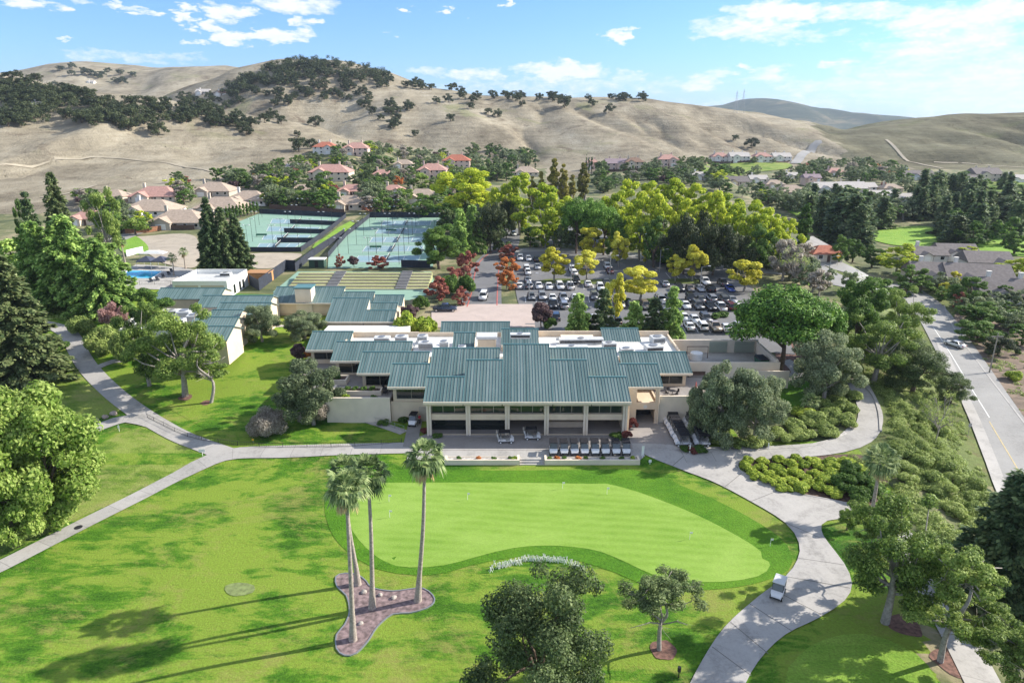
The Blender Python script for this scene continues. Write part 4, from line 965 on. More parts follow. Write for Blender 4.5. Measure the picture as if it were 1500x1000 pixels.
        v, q = clump_leaves(C, Rd, n, ls, g, up=.5, shell=.5); return v, q, wood
    if f == 'bare':
        tr = .022*H; tips = []
        def grow(p, d, ln, r, lv):
            e = p + d*ln; limb(wood, p, e, r, r*.6, g, 5 if lv < 2 else 4, .08, 4 if lv < 2 else 3)
            if lv >= 4: tips.append(e); return
            for j in range(3 if lv else 5):
                nd = d + g.normal(size=3)*(.5 if lv else .55); nd[2] = abs(nd[2])*.6 + .25; nd /= np.linalg.norm(nd); grow(e - d*ln*g.uniform(0,.35), nd, ln*g.uniform(.6,.85), r*.55, lv+1)
        grow(np.array([0,0,-.3]), np.array([g.normal()*.1, g.normal()*.1, 1.0]), .28*H, tr, 0)
        T_ = np.array(tips); sc = Rr/np.percentile(np.linalg.norm(T_[:,:2], axis=1), 92); zs = H/T_[:,2].max()
        wood.v = [(x*sc*.5 + x*sc*.5*min(1, max(z,0)/(.3*H)), y*sc*.5 + y*sc*.5*min(1, max(z,0)/(.3*H)), z*zs) for x, y, z in wood.v]
        T_ = T_*np.array([sc, sc, zs]); v, q = clump_leaves(T_, np.full(len(T_), .06*H), n, ls, g, jit=1.5, shell=.6); return v, q, wood
KIND = {
 'broad':   dict(lobes=8, low=1, form='round', H=11, R=5, leaf=.20, mat='green', bark='bark', nm='broadleaf_tree'),
 'bright':  dict(low=1, dens=1.15, form='round', H=11, R=5, leaf=.20, mat='bright', bark='bark', nm='leafy_tree'),
 'oak':     dict(lobes=8, form='oak', H=9, R=6, leaf=.20, mat='oak', bark='bark', nm='oak_tree'),
 'evergreen': dict(lobes=8, low=1, form='round', H=9, R=5.5, leaf=.20, mat='oakmid', bark='bark', nm='evergreen_tree'),
 'liveoak': dict(lobes=9, low=1, form='round', H=12, R=6, leaf=.15, dens=1.3, mat='oakmid', bark='bark', nm='oak_tree'),
 'olive':   dict(lobes=9, low=1, form='round', H=8, R=5, leaf=.17, mat='olive', bark='greybark', nm='olive_tree', tr=.035),
 'stone':   dict(form='umbrella', H=14, R=8, leaf=.26, mat='stone', bark='bark', nm='stone_pine', tr=.028, dens=1.2),
 'pine':    dict(form='sparse', H=13, R=5.5, leaf=.17, mat='pine', bark='greybark', nm='pine_tree', dens=1.2),
 'thinpine':dict(form='sparse', H=9, R=3.4, leaf=.13, mat='pine', bark='greybark', nm='pine_tree', dens=.4, leafy=.45),
 'darkpine':dict(form='sparse', H=8, R=3.4, leaf=.12, mat='oakmid', bark='greybark', nm='oak_tree', dens=.6, leafy=.7),
 'fullpine':dict(lobes=9, form='open', H=13, R=6, leaf=.17, mat='pine', bark='greybark', nm='pine_tree', dens=1.2),
 'conifer': dict(form='cone', H=20, R=4, leaf=.26, mat='conifer', bark='bark', nm='conifer_tree', dens=1.1),
 'redwood': dict(form='cone', H=20, R=4.5, leaf=.24, mat='redwood', bark='bark', nm='redwood_tree', dens=1.3, z0=.04),
 'cedar':   dict(form='cedar', H=17, R=6, leaf=.28, mat='cedar', bark='bark', nm='cedar_tree', dens=1.2, z0=.10),
 'spruce':  dict(form='cone', H=10, R=3, leaf=.20, mat='cedar', bark='bark', nm='conifer_tree', z0=.05),
 'yellow':  dict(form='open', H=8, R=3, leaf=.20, mat='yellow', bark='greybark', nm='maple_tree', tr=.02),
 'lime':    dict(lobes=9, low=1, form='round', H=15, R=6, leaf=.27, mat='lime', bark='greybark', nm='poplar_tree', tr=.02),
 'red':     dict(lobes=7, low=1, form='round', H=5, R=2.6, leaf=.17, mat='red', bark='greybark', nm='autumn_tree', tr=.025),
 'orange':  dict(lobes=7, low=1, form='round', H=5, R=2.6, leaf=.17, mat='orange', bark='greybark', nm='autumn_tree', tr=.025),
 'purple':  dict(form='round', H=5, R=2.6, leaf=.17, mat='purple', bark='bark', nm='plum_tree', tr=.025),
 'pale':    dict(form='open', H=7, R=3.5, leaf=.16, mat='pale', bark='greybark', nm='grey_tree', dens=.8),
 'blossom': dict(form='round', H=5, R=3, leaf=.15, mat='blossom', bark='bark', nm='autumn_tree'),
 'poplar':  dict(form='column', H=16, R=2.4, leaf=.24, mat='poplar', bark='greybark', nm='poplar_tree'),
 'cypress': dict(form='column', H=8, R=.8, leaf=.15, mat='conifer', bark='bark', nm='cypress_tree', dens=.5),
 'hedgecypress': dict(form='column', H=6, R=.8, leaf=.15, mat='green', bark='bark', nm='cypress_tree', dens=.5),
 'bare':    dict(form='bare', H=8, R=5, leaf=.12, mat='scrub', bark='greybark', nm='bare_tree', dens=.09),
 'shrub':   dict(form='shrub', H=1.6, R=1.2, leaf=.09, mat='green', bark='bark', nm='shrub', dens=.5),
 'limeshrub': dict(form='shrub', H=1.1, R=.9, leaf=.10, mat='limeshrub', bark='bark', nm='shrub', dens=.35),
 'greyshrub': dict(form='shrub', H=2.2, R=2.0, leaf=.11, mat='scrub', bark='bark', nm='shrub', dens=.6),
 'redshrub': dict(form='shrub', H=1.6, R=1.2, leaf=.10, mat='darkred', bark='bark', nm='shrub', dens=.5),
 'violetshrub': dict(form='shrub', H=3, R=2.4, leaf=.10, mat='pale', bark='bark', nm='shrub', dens=.9),
 'flower':  dict(form='shrub', H=.5, R=.5, leaf=.07, mat='orange', bark='bark', nm='flower_clump', dens=.15),
}
L['darkred'] = leaf_mat('dark red shrub leaves', (.05,.015,.015), (.12,.03,.03), (.2,.08,.06))
L['poplar'] = leaf_mat('olive yellow poplar leaves', (.05,.06,.015), (.14,.135,.025), (.32,.27,.05), .25)
L['oakmid'] = leaf_mat('grey green oak leaves', (.03,.05,.017), (.072,.105,.036), (.17,.21,.085), .32, .5, 1.65)
L['redwood'] = leaf_mat('redwood needles', (.028,.05,.018), (.07,.10,.034), (.16,.185,.08), .2, .5)
L['limeshrub'] = leaf_mat('yellow green shrub leaves', (.08,.135,.014), (.21,.29,.03), (.40,.44,.07), .35, 1.5, 1.5)
PROTO = {}
NVAR = {'hero': 2, 'mid': 3, 'far': 3}
def proto(kind, lod, var):
    k = (kind, lod, var)
    if k not in PROTO:
        g = np.random.default_rng(abs(hash(kind)) % 1 + sum(map(ord, kind))*17 + var*101 + len(lod))
        v, q, wood = shape(kind, lod, g); K = KIND[kind]
        if lod == 'far' or K['form'] == 'shrub':
            nv = len(v)
            me = np_mesh(K['nm'], v, q, [L[K['mat']], M[K['bark']]])
            if wood.f:
                bm = bmesh.new(); bm.from_mesh(me); vs = [bm.verts.new(p) for p in wood.v]
                for fc in wood.f:
                    try: bm.faces.new([vs[i] for i in fc]).material_index = 1
                    except ValueError: pass
                bm.to_mesh(me); bm.free()
            PROTO[k] = (me,)
        else:
            PROTO[k] = (np_mesh('crown', v, q, L[K['mat']]), wood.mesh('trunk', M[K['bark']], True))
    return PROTO[k]
NTREE = [0]
def put_tree(kind, base, H, Rr, label, lod='mid', cat=None, group=None, name=None, rz=None, tilt=0, var=None):
    K = KIND[kind]; i = NTREE[0]; NTREE[0] += 1
    P = proto(kind, lod, i % NVAR[lod] if var is None else var); nm = name or K['nm']
    s = (Rr/K['R'], Rr/K['R'], H/K['H'])
    if len(P) == 1: o = bpy.data.objects.new(nm, P[0]); link(o); o.location = base
    else:
        o = bpy.data.objects.new(nm, None); o.location = base; link(o)
        link(bpy.data.objects.new('crown', P[0]), o); link(bpy.data.objects.new('trunk', P[1]), o)
    o.scale = s; o.rotation_euler = (0, tilt, (i*2.39996) % 6.283 if rz is None else rz)
    return tag(o, label, cat or ('shrub' if K['form'] == 'shrub' else 'palm' if 'palm' in nm else 'tree'), group)
def tree(kind, px, pyb, pyt, wpx, label, lod='mid', **kw):
    """base row, top row and crown width are read off the photo; the tree stands on the ground there"""
    x = px
    for _ in range(3):
        b = at(x, pyb); H = top_height(b, pyt); mx, my = proj((b[0], b[1], b[2] + .6*H)); x += px - mx
    return put_tree(kind, b, H, wpx/2*depth((b[0], b[1], b[2]+H*.6))/FPX, label, lod, **kw)

# ---- fan palms
def palm_parts(g, H, fine=True):
    wood = MB(); k = [np.array([0,0,-.3]), np.array([.05,0,.15*H]), np.array([g.normal()*.12,g.normal()*.12,.55*H]), np.array([g.normal()*.2,g.normal()*.2,H-1.3])]
    c = catmull(k, .5); n = len(c)
    wood.tube(c, [(.42 if i/n > .22 else .42 + .35*(1 - i/n/.22)**1.4)*(1 - .5*i/n)*.62 for i in range(n)], 10)
    top = c[-1]; vs, qs, dead = [], [], []
    def fan(mbv, origin, d, petiole, size, droop):
        d = np.array(d)/np.linalg.norm(d); e = origin + d*petiole; side = np.cross(d, [0,0,1.0]); side /= np.linalg.norm(side) + 1e-9; upv = np.cross(side, d)
        wv = side*.03; mbv.append([origin - wv, origin + wv, e + wv*.6, e - wv*.6])
        for s in np.linspace(-1.25, 1.25, 15 if fine else 9):
            dd = d*math.cos(s) + side*math.sin(s); ln = size*(1 - .22*abs(s))*g.uniform(.9,1.1); w = np.cross(dd, upv); w /= np.linalg.norm(w) + 1e-9; w *= size*.075
            m = e + dd*ln*.6; t = e + dd*ln + np.array([0,0,-droop*ln*g.uniform(.5,1.1)])
            mbv.append([e, m - w, m + w, e]); mbv.append([m - w, m - w*.2 + (t-m)*.98, t, m + w])
    nf = 34 if fine else 26
    for i in range(nf):
        a = i*2.39996; el = math.asin(np.clip(1 - 1.55*(i+.5)/nf, -1, 1)); d = [math.cos(a)*math.cos(el), math.sin(a)*math.cos(el), math.sin(el)]
        fan(vs, top + np.array([0,0,.5]), d, g.uniform(.75,1.35), g.uniform(1.0,1.35), .35 + .35*(el < .2))
    for i in range(12 if fine else 6):
        a = i*2.1 + g.uniform(-.3,.3); fan(dead, top + np.array([0,0,.1]), [math.cos(a)*.55, math.sin(a)*.55, -.9], g.uniform(.7,1.1), g.uniform(.8,1.05), .5)
    def tm(name, rows, mat):
        v = np.array(rows).reshape(-1,3); return np_mesh(name, v, np.arange(len(v)).reshape(-1,4), mat)
    return wood, tm('crown', vs, L['palm']), tm('dead_fronds', dead, L['deadpalm'])
def fan_palm(px, pyb, pyt, label, seed, px_top=None, fine=True, scale=1.0):
    g = np.random.default_rng(seed); b = at(px, pyb); H = top_height(b, pyt)/scale - .6
    w, cr, de = palm_parts(g, H, fine); o = thing('fan_palm', label, 'palm', tuple(b), g.uniform(0,6)); o.scale = (scale,)*3
    if px_top is not None:
        tx = at_dist(px_top, pyt, b[1])[0]; an = math.atan2(tx - b[0], H*scale); o.rotation_euler = (0, an, 0)
    w.build('trunk', M['palmtrunk'], o, True); link(bpy.data.objects.new('crown', cr), o); link(bpy.data.objects.new('dead_fronds', de), o); return o

# ------------------------------------------------------------------ vegetation: the trees of the photograph
fan_palm(517, 937, 690, 'tall fan palm with the fullest crown and hanging orange fronds, nearest in the mulch bed', 1, 505)
fan_palm(545, 890, 668, 'slim tall fan palm in the middle of the mulch bed', 2, 541)
fan_palm(612, 880, 648, 'tall slender fan palm standing alone at the pale stone end of the bed', 3, 621)
fan_palm(524, 856, 674, 'fan palm partly hidden behind the fullest palm in the bed', 4, 500)
fan_palm(1275, 757, 658, 'leaning fan palm with a brown trunk beside the flower bed and cart path', 5, 1294)
fan_palm(1137, 572, 552, 'small bushy palm at the edge of the grey green shrubs right of the clubhouse', 6, fine=False, scale=.75)
fan_palm(1187, 604, 578, 'short bright green palm among shrubs beside the small terrace lawn', 7, fine=False, scale=.8)
fan_palm(255, 404, 372, 'fan palm by the pool nearest the white flat roofed block', 8, fine=False, scale=.7)
fan_palm(272, 394, 364, 'fan palm beside the pool deck just right of the other pool palm', 9, fine=False, scale=.7)
fan_palm(183, 384, 348, 'fan palm between the light cedars and the pool shade tents', 10, fine=False, scale=.8)

T6 = [
 # foreground
 ('liveoak',792,1045,838,222,'big dark grey green oak cut off by the bottom edge of the picture','hero'),
 ('darkpine',971,952,846,112,'small dark oak with a pale bare trunk and a mulch ring on the lawn','hero'),
 ('bright',52,770,548,185,'large bright green tree at the left edge beside the dry lawn','hero'),
 ('bright',-8,800,590,150,'bright green tree cut by the left edge, in front of the larger one','hero'),
 ('fullpine',1318,912,728,170,'spreading green pine right of the cart path with a red mulch ring','hero'),
 ('pine',1400,968,806,140,'pine with bare white branches right of the spreading pine','hero'),
 ('pine',1292,850,732,80,'upper green pine behind the spreading pine by the path end','hero'),
 ('conifer',1478,880,690,125,'big dark conifer at the right edge above the small lawn','hero'),
 ('conifer',1520,900,650,130,'dark conifer half outside the right edge of the picture','hero'),
 ('bright',1244,776,742,34,'dense green shrub like tree beside the leaning palm','mid'),
 ('pine',1490,1040,925,120,'green pine crown in the bottom right corner','hero'),
 # left side
 ('redwood',12,560,372,135,'massive olive green redwood at the left edge above the path','hero'),
 ('cedar',95,450,312,120,'tall light green cedar in the middle of the left cedar group','hero'),
 ('cedar',52,448,322,100,'light green cedar at the left side of the cedar group','hero'),
 ('cedar',142,462,346,95,'light cedar at the right front of the cedar group','hero'),
 ('cedar',160,425,352,70,'yellowish cedar behind the right front one near the pool','mid'),
 ('cedar',18,440,345,90,'cedar at the far left behind the massive redwood','mid'),
 ('redwood',86,420,250,62,'tall dark narrow conifer rising above the cedar group','hero'),
 ('conifer',45,400,278,36,'dark narrow conifer left of the tallest one','mid'),
 ('broad',36,395,284,34,'rounded dark green tree beside the narrow conifer at left','mid'),
 ('fullpine',150,395,268,62,'bright green pine between the cedars and the nearest house','mid'),
 ('fullpine',258,580,440,130,'large spreading pine with a thick grey trunk on the left lawn','hero'),
 ('fullpine',206,565,438,85,'dense pine left of the large spreading one beside the path','hero'),
 ('thinpine',300,590,500,70,'thin half bare grey pine right of the large spreading pine','hero'),
 ('broad',215,480,422,75,'round green tree above the path beside the roofs with air conditioners','mid'),
 ('blossom',165,490,442,42,'pinkish autumn tree above the left path','mid'),
 ('greyshrub',152,512,470,60,'rounded green shrub beside the left path under the pink tree','mid'),
 ('greyshrub',118,490,455,46,'clipped olive shrub at the bend of the left path','mid'),
 ('greyshrub',185,530,478,60,'yellow green shrub in front of the dense pine','mid'),
 ('shrub',84,512,496,34,'clipped square green hedge left of the path bend','mid'),
 ('olive',381,500,450,62,'round grey green olive tree at the top of the left lawn','hero'),
 ('olive',444,496,455,66,'second round olive tree beside the patio roof, right of the first','hero'),
 ('olive',455,622,536,98,'spreading grey green olive tree in front of the left patio wall','hero'),
 ('olive',432,600,545,54,'smaller green olive tree left of the spreading one','mid'),
 ('violetshrub',388,634,590,62,'rounded silvery violet bush on the lower left lawn','hero'),
 ('violetshrub',462,618,580,55,'silvery bush under the spreading olive tree','mid'),
 ('purple',437,532,500,26,'small bare red brown tree at the corner of the upper patio','mid'),
 ('orange',456,528,508,28,'small orange leaved tree beside the upper patio wall','mid'),
 ('pale',284,545,470,50,'greyish twiggy tree behind the thin pine','mid'),
 # right of the clubhouse
 ('olive',1062,648,530,95,'big grey green bush tree beside the right patio','hero'),
 ('olive',1112,650,552,90,'second big grey green bush tree right of the first','hero'),
 ('olive',1030,640,560,60,'dark green bush beside the parked cart rows','hero'),
 ('olive',1214,590,497,100,'rounded grey olive tree between the yard and the upper cart path','hero'),
 ('stone',1152,548,402,165,'huge bright green stone pine beside the service yard','hero'),
 ('stone',1210,540,425,70,'right hand stone pine leaning out of the huge one','mid'),
 ('broad',1262,520,412,85,'tall green tree left of the street, beside the stone pine','hero'),
 ('fullpine',1322,515,420,85,'tall olive green tree overhanging the street','hero'),
 ('fullpine',1290,560,455,110,'broad olive green tree on the bank above the upper cart path','hero'),
 ('liveoak',1345,575,500,105,'dark green oak on the bank between path and street','hero'),
 ('liveoak',1398,592,545,60,'small dark oak beside the street pavement','hero'),
 ('bare',1378,650,575,70,'bare branching tree on the bank above the street','hero'),
 ('greyshrub',1248,560,515,50,'grey shrub beside the top of the upper cart path','mid'),
]
for a in T6: tree(a[0], a[1], a[2], a[3], a[4], a[5], lod=a[6])

T7 = [
 # conifers and trees behind the clubhouse
 ('spruce',848,498,428,46,'green pyramid conifer behind the clubhouse, first from the left','mid'),
 ('conifer',884,498,420,44,'dark pyramid conifer beside the orange yellow tree','mid'),
 ('yellow',902,478,396,41,'slim orange yellow tree between two dark conifers behind the clubhouse','mid'),
 ('spruce',929,500,440,44,'mid green conifer right of the orange yellow tree','mid'),
 ('conifer',958,500,434,44,'dark conifer third from the right behind the clubhouse roof','mid'),
 ('spruce',985,500,418,42,'light green tall conifer at the right end of the row behind the clubhouse','mid'),
 ('purple',793,480,442,36,'dark red bush tree beside the arrival plaza','mid'),
 ('shrub',806,482,462,24,'bright yellow green shrub at the plaza corner','mid'),
 # car park islands
 ('yellow',813,412,360,53,'yellow tree on the first car park island from the left','mid'),
 ('yellow',860,412,362,46,'pale yellow tree on the second car park island','mid'),
 ('yellow',869,382,328,43,'yellow tree behind the pale one in the car park','mid'),
 ('yellow',908,392,336,34,'slim yellow tree in the back row of the car park','mid'),
 ('yellow',948,388,356,19,'small yellow tree at the back of the car park','mid'),
 ('yellow',938,442,384,65,'round bright yellow tree in the middle of the car park','mid'),
 ('yellow',991,412,370,36,'small yellow green tree on the right island','mid'),
 ('yellow',1017,412,352,39,'taller yellow tree on the right island','mid'),
 ('yellow',1092,428,375,61,'round yellow tree at the right edge of the car park','mid'),
 # arrival drive
 ('red',744,380,358,30,'pink red tree furthest up the arrival drive','mid'),
 ('orange',744,402,374,36,'orange red tree in the middle beside the arrival drive','mid'),
 ('orange',742,424,396,34,'russet tree nearest the plaza beside the arrival drive','mid'),
 ('red',684,402,368,34,'crimson tree left of the arrival drive kerb','mid'),
 ('red',672,424,390,40,'pink red tree below the crimson one by the kerb','mid'),
 ('red',642,440,408,40,'rose red bush tree at the terrace end','mid'),
 ('red',676,446,420,26,'small red tree beside the plaza','mid'),
 ('shrub',660,432,394,34,'green shrub among the red trees left of the drive','mid'),
 ('green_shrub',682,432,398,36,'olive shrub in front of the kerb left of the drive','mid'),
 ('shrub',618,452,428,28,'dark green shrub at the corner of the lower court','mid'),
 ('limeshrub',592,490,452,40,'yellow green shrub beside the low white roof','mid'),
 ('limeshrub',622,488,456,38,'golden yellow shrub left of the plaza','mid'),
 ('purple',598,472,445,30,'red brown shrub behind the low white roof','mid'),
 ('purple',518,392,374,18,'small purple brown tree above the terraces, left one','mid'),
 ('red',497,392,374,16,'small russet tree left above the terraces','mid'),
 ('red',553,394,374,30,'round russet tree in the middle above the terraces','mid'),
 ('broad',642,394,332,72,'round dark green tree at the right end of the courts','hero'),
 ('spruce',674,375,306,40,'pale green conifer behind the round dark green tree','mid'),
 ('cedar',692,372,296,42,'grey green conifer beside the upper drive','mid'),
 ('oak',718,370,292,54,'dark tree mass beside the upper arrival drive','mid'),
 ('oak',742,350,288,30,'dark narrow tree at the turn of the drive','mid'),
 # three dark conifers by the white block
 ('conifer',306,404,288,44,'tall dark conifer on the left of the three by the white block','hero'),
 ('conifer',345,402,312,44,'dark conifer on the right of the three by the white block','hero'),
 ('conifer',326,404,300,38,'dark conifer in the middle of the three by the white block','mid'),
 # lime belt
 ('lime',682,330,245,101,'broad yellow green poplar behind the tennis courts','hero'),
 ('lime',762,345,250,75,'bright yellow green poplar left of the stone pines','mid'),
 ('lime',795,360,266,77,'yellow green poplar in front of the first stone pine','mid'),
 ('lime',745,340,264,54,'yellow green poplar beside the dark tree at the drive','mid'),
 ('lime',828,350,286,59,'yellow poplar touching the left stone pine','mid'),
 ('broad',660,340,296,60,'green tree under the broad yellow green poplar','mid'),
 ('broad',620,316,284,56,'mid green tree right above the tennis fence','mid'),
 ('stone',845,372,280,62,'dark green stone pine at the left of the pair behind the car park','mid'),
 ('stone',886,374,283,62,'dark green stone pine at the right of the pair behind the car park','mid'),
 ('stone',866,366,278,50,'dark green stone pine crown between the pair','mid'),
 ('lime',922,352,260,68,'yellow green poplar right of the stone pines','mid'),
 ('lime',955,350,262,63,'golden poplar, second right of the stone pines','mid'),
 ('lime',990,350,260,73,'large yellow green poplar at the middle of the belt','mid'),
 ('lime',1022,352,266,73,'yellow green poplar right of the middle of the belt','mid'),
 ('lime',940,382,284,59,'green gold poplar with visible trunks behind the car park','mid'),
 ('lime',972,384,282,61,'poplar with green lower leaves behind the car park','mid'),
 ('lime',1062,360,280,80,'broad lime poplar above the dark pines','mid'),
 ('lime',1098,372,290,70,'lime poplar near the right end of the belt','mid'),
 ('lime',1132,384,302,68,'last big lime poplar at the right end of the belt','mid'),
 ('lime',1156,385,318,42,'small yellow tree at the very end of the belt','mid'),
 ('oak',1005,402,312,70,'dark round pine in front of the lime belt, first from the left','mid'),
 ('oak',1048,404,322,66,'dark round pine in front of the lime belt, second from the left','mid'),
 ('oak',1080,404,338,60,'dark pine in front of the lime belt, third from the left','mid'),
 ('oak',1028,385,305,56,'dark pine peering between the first two in front of the belt','mid'),
 ('broad',1112,402,330,58,'green tree at the right in front of the lime belt','mid'),
 ('pale',1150,412,345,62,'grey green twiggy tree at the corner of the car park','mid'),
 ('bare',1170,425,362,46,'half bare tree above the stone pine crown','mid'),
 ('broad',905,384,316,36,'green tree between the stone pine and the poplars','mid'),
 ('shrub',980,388,368,34,'green shrub at the back edge of the car park','mid'),
 ('lime',1010,384,288,60,'green gold poplar behind the first dark pine of the belt','mid'),
 ('lime',1045,376,278,62,'broad poplar filling the belt above the second dark pine','mid'),
 ('lime',1080,384,296,58,'poplar low in the belt right of the third dark pine','mid'),
 ('lime',1116,390,310,54,'yellow green poplar low at the right of the belt','mid'),
 ('lime',1142,394,330,44,'small yellow green poplar below the last big one','mid'),
 ('lime',728,348,272,50,'yellow green poplar left of the upper drive bend','mid'),
 ('lime',905,360,276,56,'poplar squeezed between stone pines and the belt','mid'),
 ('broad',960,392,318,50,'green tree in front of the golden poplars','mid'),
 ('broad',1000,396,330,46,'green tree left of the first dark pine of the belt','mid'),
 # poplars
 ('poplar',792,312,244,18,'slim poplar at the left end of the tall poplar row','mid'),
 ('poplar',812,312,221,22,'tallest yellow olive poplar of the row','mid'),
 ('poplar',826,312,232,20,'slim yellow poplar just right of the tallest','mid'),
 ('poplar',838,308,250,16,'shorter dark poplar of the row','mid'),
 ('poplar',855,306,229,22,'tall poplar standing apart at the right of the row','mid'),
 ('poplar',780,312,252,16,'dark poplar left of the slim one','mid'),
 # right middle
 ('hedgecypress',1180,372,285,22,'dark narrow conifer right of the lime belt','mid'),
 ('broad',1232,384,345,36,'clipped round green hedge tree by the crossroads, left half','mid'),
 ('broad',1252,384,348,36,'clipped round green hedge tree by the crossroads, right half','mid'),
 ('broad',1280,392,358,40,'olive tree right of the clipped hedge trees','mid'),
 ('lime',1318,402,356,66,'yellow tinged green tree in front of the grey roofed houses','mid'),
 ('broad',1335,424,385,50,'green tree beside the upper street','mid'),
 ('olive',1245,428,395,30,'small thin tree on the crossroads island','mid'),
 ('olive',1196,425,388,24,'small dark tree beside the kerbside lawn','mid'),
 ('broad',1280,455,402,70,'pale green tree at the corner below the crossroads','mid'),
 ('yellow',1400,424,394,19,'bright yellow narrow tree in front of the grey roofed houses','mid'),
 ('yellow',1388,432,412,29,'low yellow bush under the narrow yellow tree','mid'),
 ('broad',1422,450,402,60,'round dark green tree beside the grey roofed houses','mid'),
 ('red',1408,452,430,24,'bright crimson bush at the street bend','mid'),
 ('broad',1440,478,442,72,'green tree below the crimson bush','mid'),
 ('broad',1435,502,468,64,'green tree overhanging the dry bank beside the street','mid'),
 ('broad',1495,482,455,40,'green tree at the right edge by the lower houses','mid'),
 ('oak',1465,520,492,50,'dark shrubby tree on the bank at right','mid'),
 ('limeshrub',1486,556,540,28,'yellow green shrub on the bank at the right edge','mid'),
 ('lime',1418,380,360,42,'yellow green tree between the grey roofs','mid'),
 ('lime',1492,406,376,56,'yellow topped green tree at the right edge beyond the roofs','mid'),
 ('broad',1392,358,340,44,'round pale green tree at the edge of the fairway','mid'),
 ('broad',1490,372,338,44,'spreading green tree on the far right fairway','mid'),
]
for a in T7:
    k = 'shrub' if a[0] == 'green_shrub' else a[0]
    tree(k, a[1], a[2], a[3], a[4], a[5], lod=a[6])

def nth0(i): return '%d%s' % (i+1, {1:'st',2:'nd',3:'rd'}.get((i+1) % 10 if not 10 < (i+1) % 100 < 20 else 0, 'th'))
# ---- shrubs in the flower bed: rows of rounded bushes
gq = np.random.default_rng(21); bedn = 0
bed = [(1090,683),(1112,683),(1134,684),(1156,682),(1178,684),(1200,683),(1222,685),(1100,692),(1124,694),(1146,695),(1168,695),(1192,695),(1216,697),(1240,694),(1118,702),(1140,704),(1162,706),(1184,707),(1208,708),(1232,708),(1150,714),(1174,717),(1198,718),(1222,720),(1246,718),(1092,677),(1115,675),(1140,674),(1165,673),(1190,674),(1215,674),(1238,676),(1258,688),(1262,704),(1262,720),(1106,698),(1130,708),(1180,700),(1205,701),(1170,712),(1236,700),(1250,712)]
for i, (x, y) in enumerate(bed):
    b = at(x + gq.uniform(-3,3), y + gq.uniform(-2,2) + 2)
    put_tree('limeshrub', b, gq.uniform(.8,1.25), gq.uniform(.95,1.35)*(1.25 if x > 1200 else 1), 'rounded yellow green shrub in the bed at the cart path fork', 'mid', group='shrubs in the bed at the cart path fork')
for i, (x, y) in enumerate([(1245,690),(1262,710),(1236,716),(1258,730),(1275,725),(1250,700)]):
    put_tree('shrub', at(x, y), gq.uniform(1.8,2.6), gq.uniform(1.6,2.2), 'taller dark green shrub at the right end of the flower bed', 'mid', group='dark shrubs at the right end of the flower bed')
# shrubs on the mound right of the cart rows
for i, (x, y, h, r, k) in enumerate([(1160,630,2.2,2.4,'greyshrub'),(1190,622,2.4,2.6,'greyshrub'),(1215,615,2.4,2.6,'greyshrub'),(1238,604,2.4,2.4,'greyshrub'),(1240,622,2.0,2.2,'greyshrub'),(1205,634,2.0,2.4,'greyshrub'),(1175,642,2.0,2.4,'greyshrub'),(1142,644,2.0,2.2,'greyshrub'),(1205,600,2.2,2.2,'greyshrub'),(1226,590,2.0,2.2,'greyshrub'),(1110,652,1.6,2.2,'greyshrub'),(1080,654,1.5,2.0,'greyshrub'),(1055,648,1.5,2.0,'greyshrub'),(1180,612,1.8,2.0,'limeshrub'),(1168,606,1.6,1.6,'limeshrub'),(1206,582,1.4,1.4,'shrub'),(1246,584,1.8,2.0,'greyshrub')]):
    put_tree(k, at(x, y), h, r, 'grey green shrub on the planted mound between the cart rows and the upper path' if k == 'greyshrub' else 'brighter shrub on the planted mound near the small terrace lawn', 'mid', group='shrubs on the planted mound' if k == 'greyshrub' else 'bright shrubs on the mound')
UP = catmull([at(*p)[:2] for p in ((1160,661),(1222,655),(1258,642),(1273,622),(1274,600),(1263,574),(1252,556),(1240,545))], .6)
LOW = catmull([at(*p)[:2] for p in ((1160,721),(1220,734),(1272,748),(1325,795),(1362,855))], .6)
PAVE = catmull([at(*p)[:2] for p in ((1376,500),(1395,545),(1425,610),(1450,672),(1478,740))], .8)
def clear(x, y, m=2.9): return min(np.hypot(UP[:,0]-x, UP[:,1]-y).min(), np.hypot(LOW[:,0]-x, LOW[:,1]-y).min()) > m and np.hypot(PAVE[:,0]-x, PAVE[:,1]-y).min() > 2.2 and x < np.interp(y, PAVE[::-1,1], PAVE[::-1,0])
# wavy rows of ground cover on the bank
GC = [[(1262,548),(1285,560),(1300,580),(1308,600)],[(1300,575),(1312,600),(1322,625),(1335,650)],[(1308,620),(1330,640),(1352,662),(1372,690)],[(1318,655),(1345,680),(1372,705),(1398,735)],[(1330,690),(1358,712),(1385,738),(1410,760)],[(1340,610),(1362,640),(1390,670),(1420,700)],[(1290,690),(1318,715),(1345,745),(1370,770)],[(1310,742),(1340,765),(1370,785),(1400,790)],[(1395,680),(1420,715),(1440,735),(1450,750)],[(1345,590),(1365,606),(1385,640)],[(1270,715),(1300,745),(1325,775)],[(1330,560),(1350,580),(1365,600)]]
C_, R_ = [], []
for ln in GC:
    c = catmull([at(*p)[:2] for p in ln], 1.1)
    for p in c:
        for k in range(2):
            x, y = p + gq.normal(size=2)*.8
            if not clear(x, y): continue
            r = gq.uniform(.65,1.25); C_.append((x, y, float(tz(x, y)) + r*.15)); R_.append((r, r, r*.68))
for k in range(1500):   # low cover between the rows
    y = gq.uniform(68, 138); x = gq.uniform(48, 96)
    if not clear(x, y) or x < np.interp(y, LOW[::-1,1], LOW[::-1,0]) or (y > 84 and x < np.interp(y, UP[:,1], UP[:,0])): continue
    c = (x, y, float(tz(x, y))); r = gq.uniform(.4,.9); C_.append((c[0], c[1], c[2] + .05)); R_.append((r, r, r*.45))
v, q = clump_leaves(C_, R_, 210000, .115, np.random.default_rng(5), up=.5)
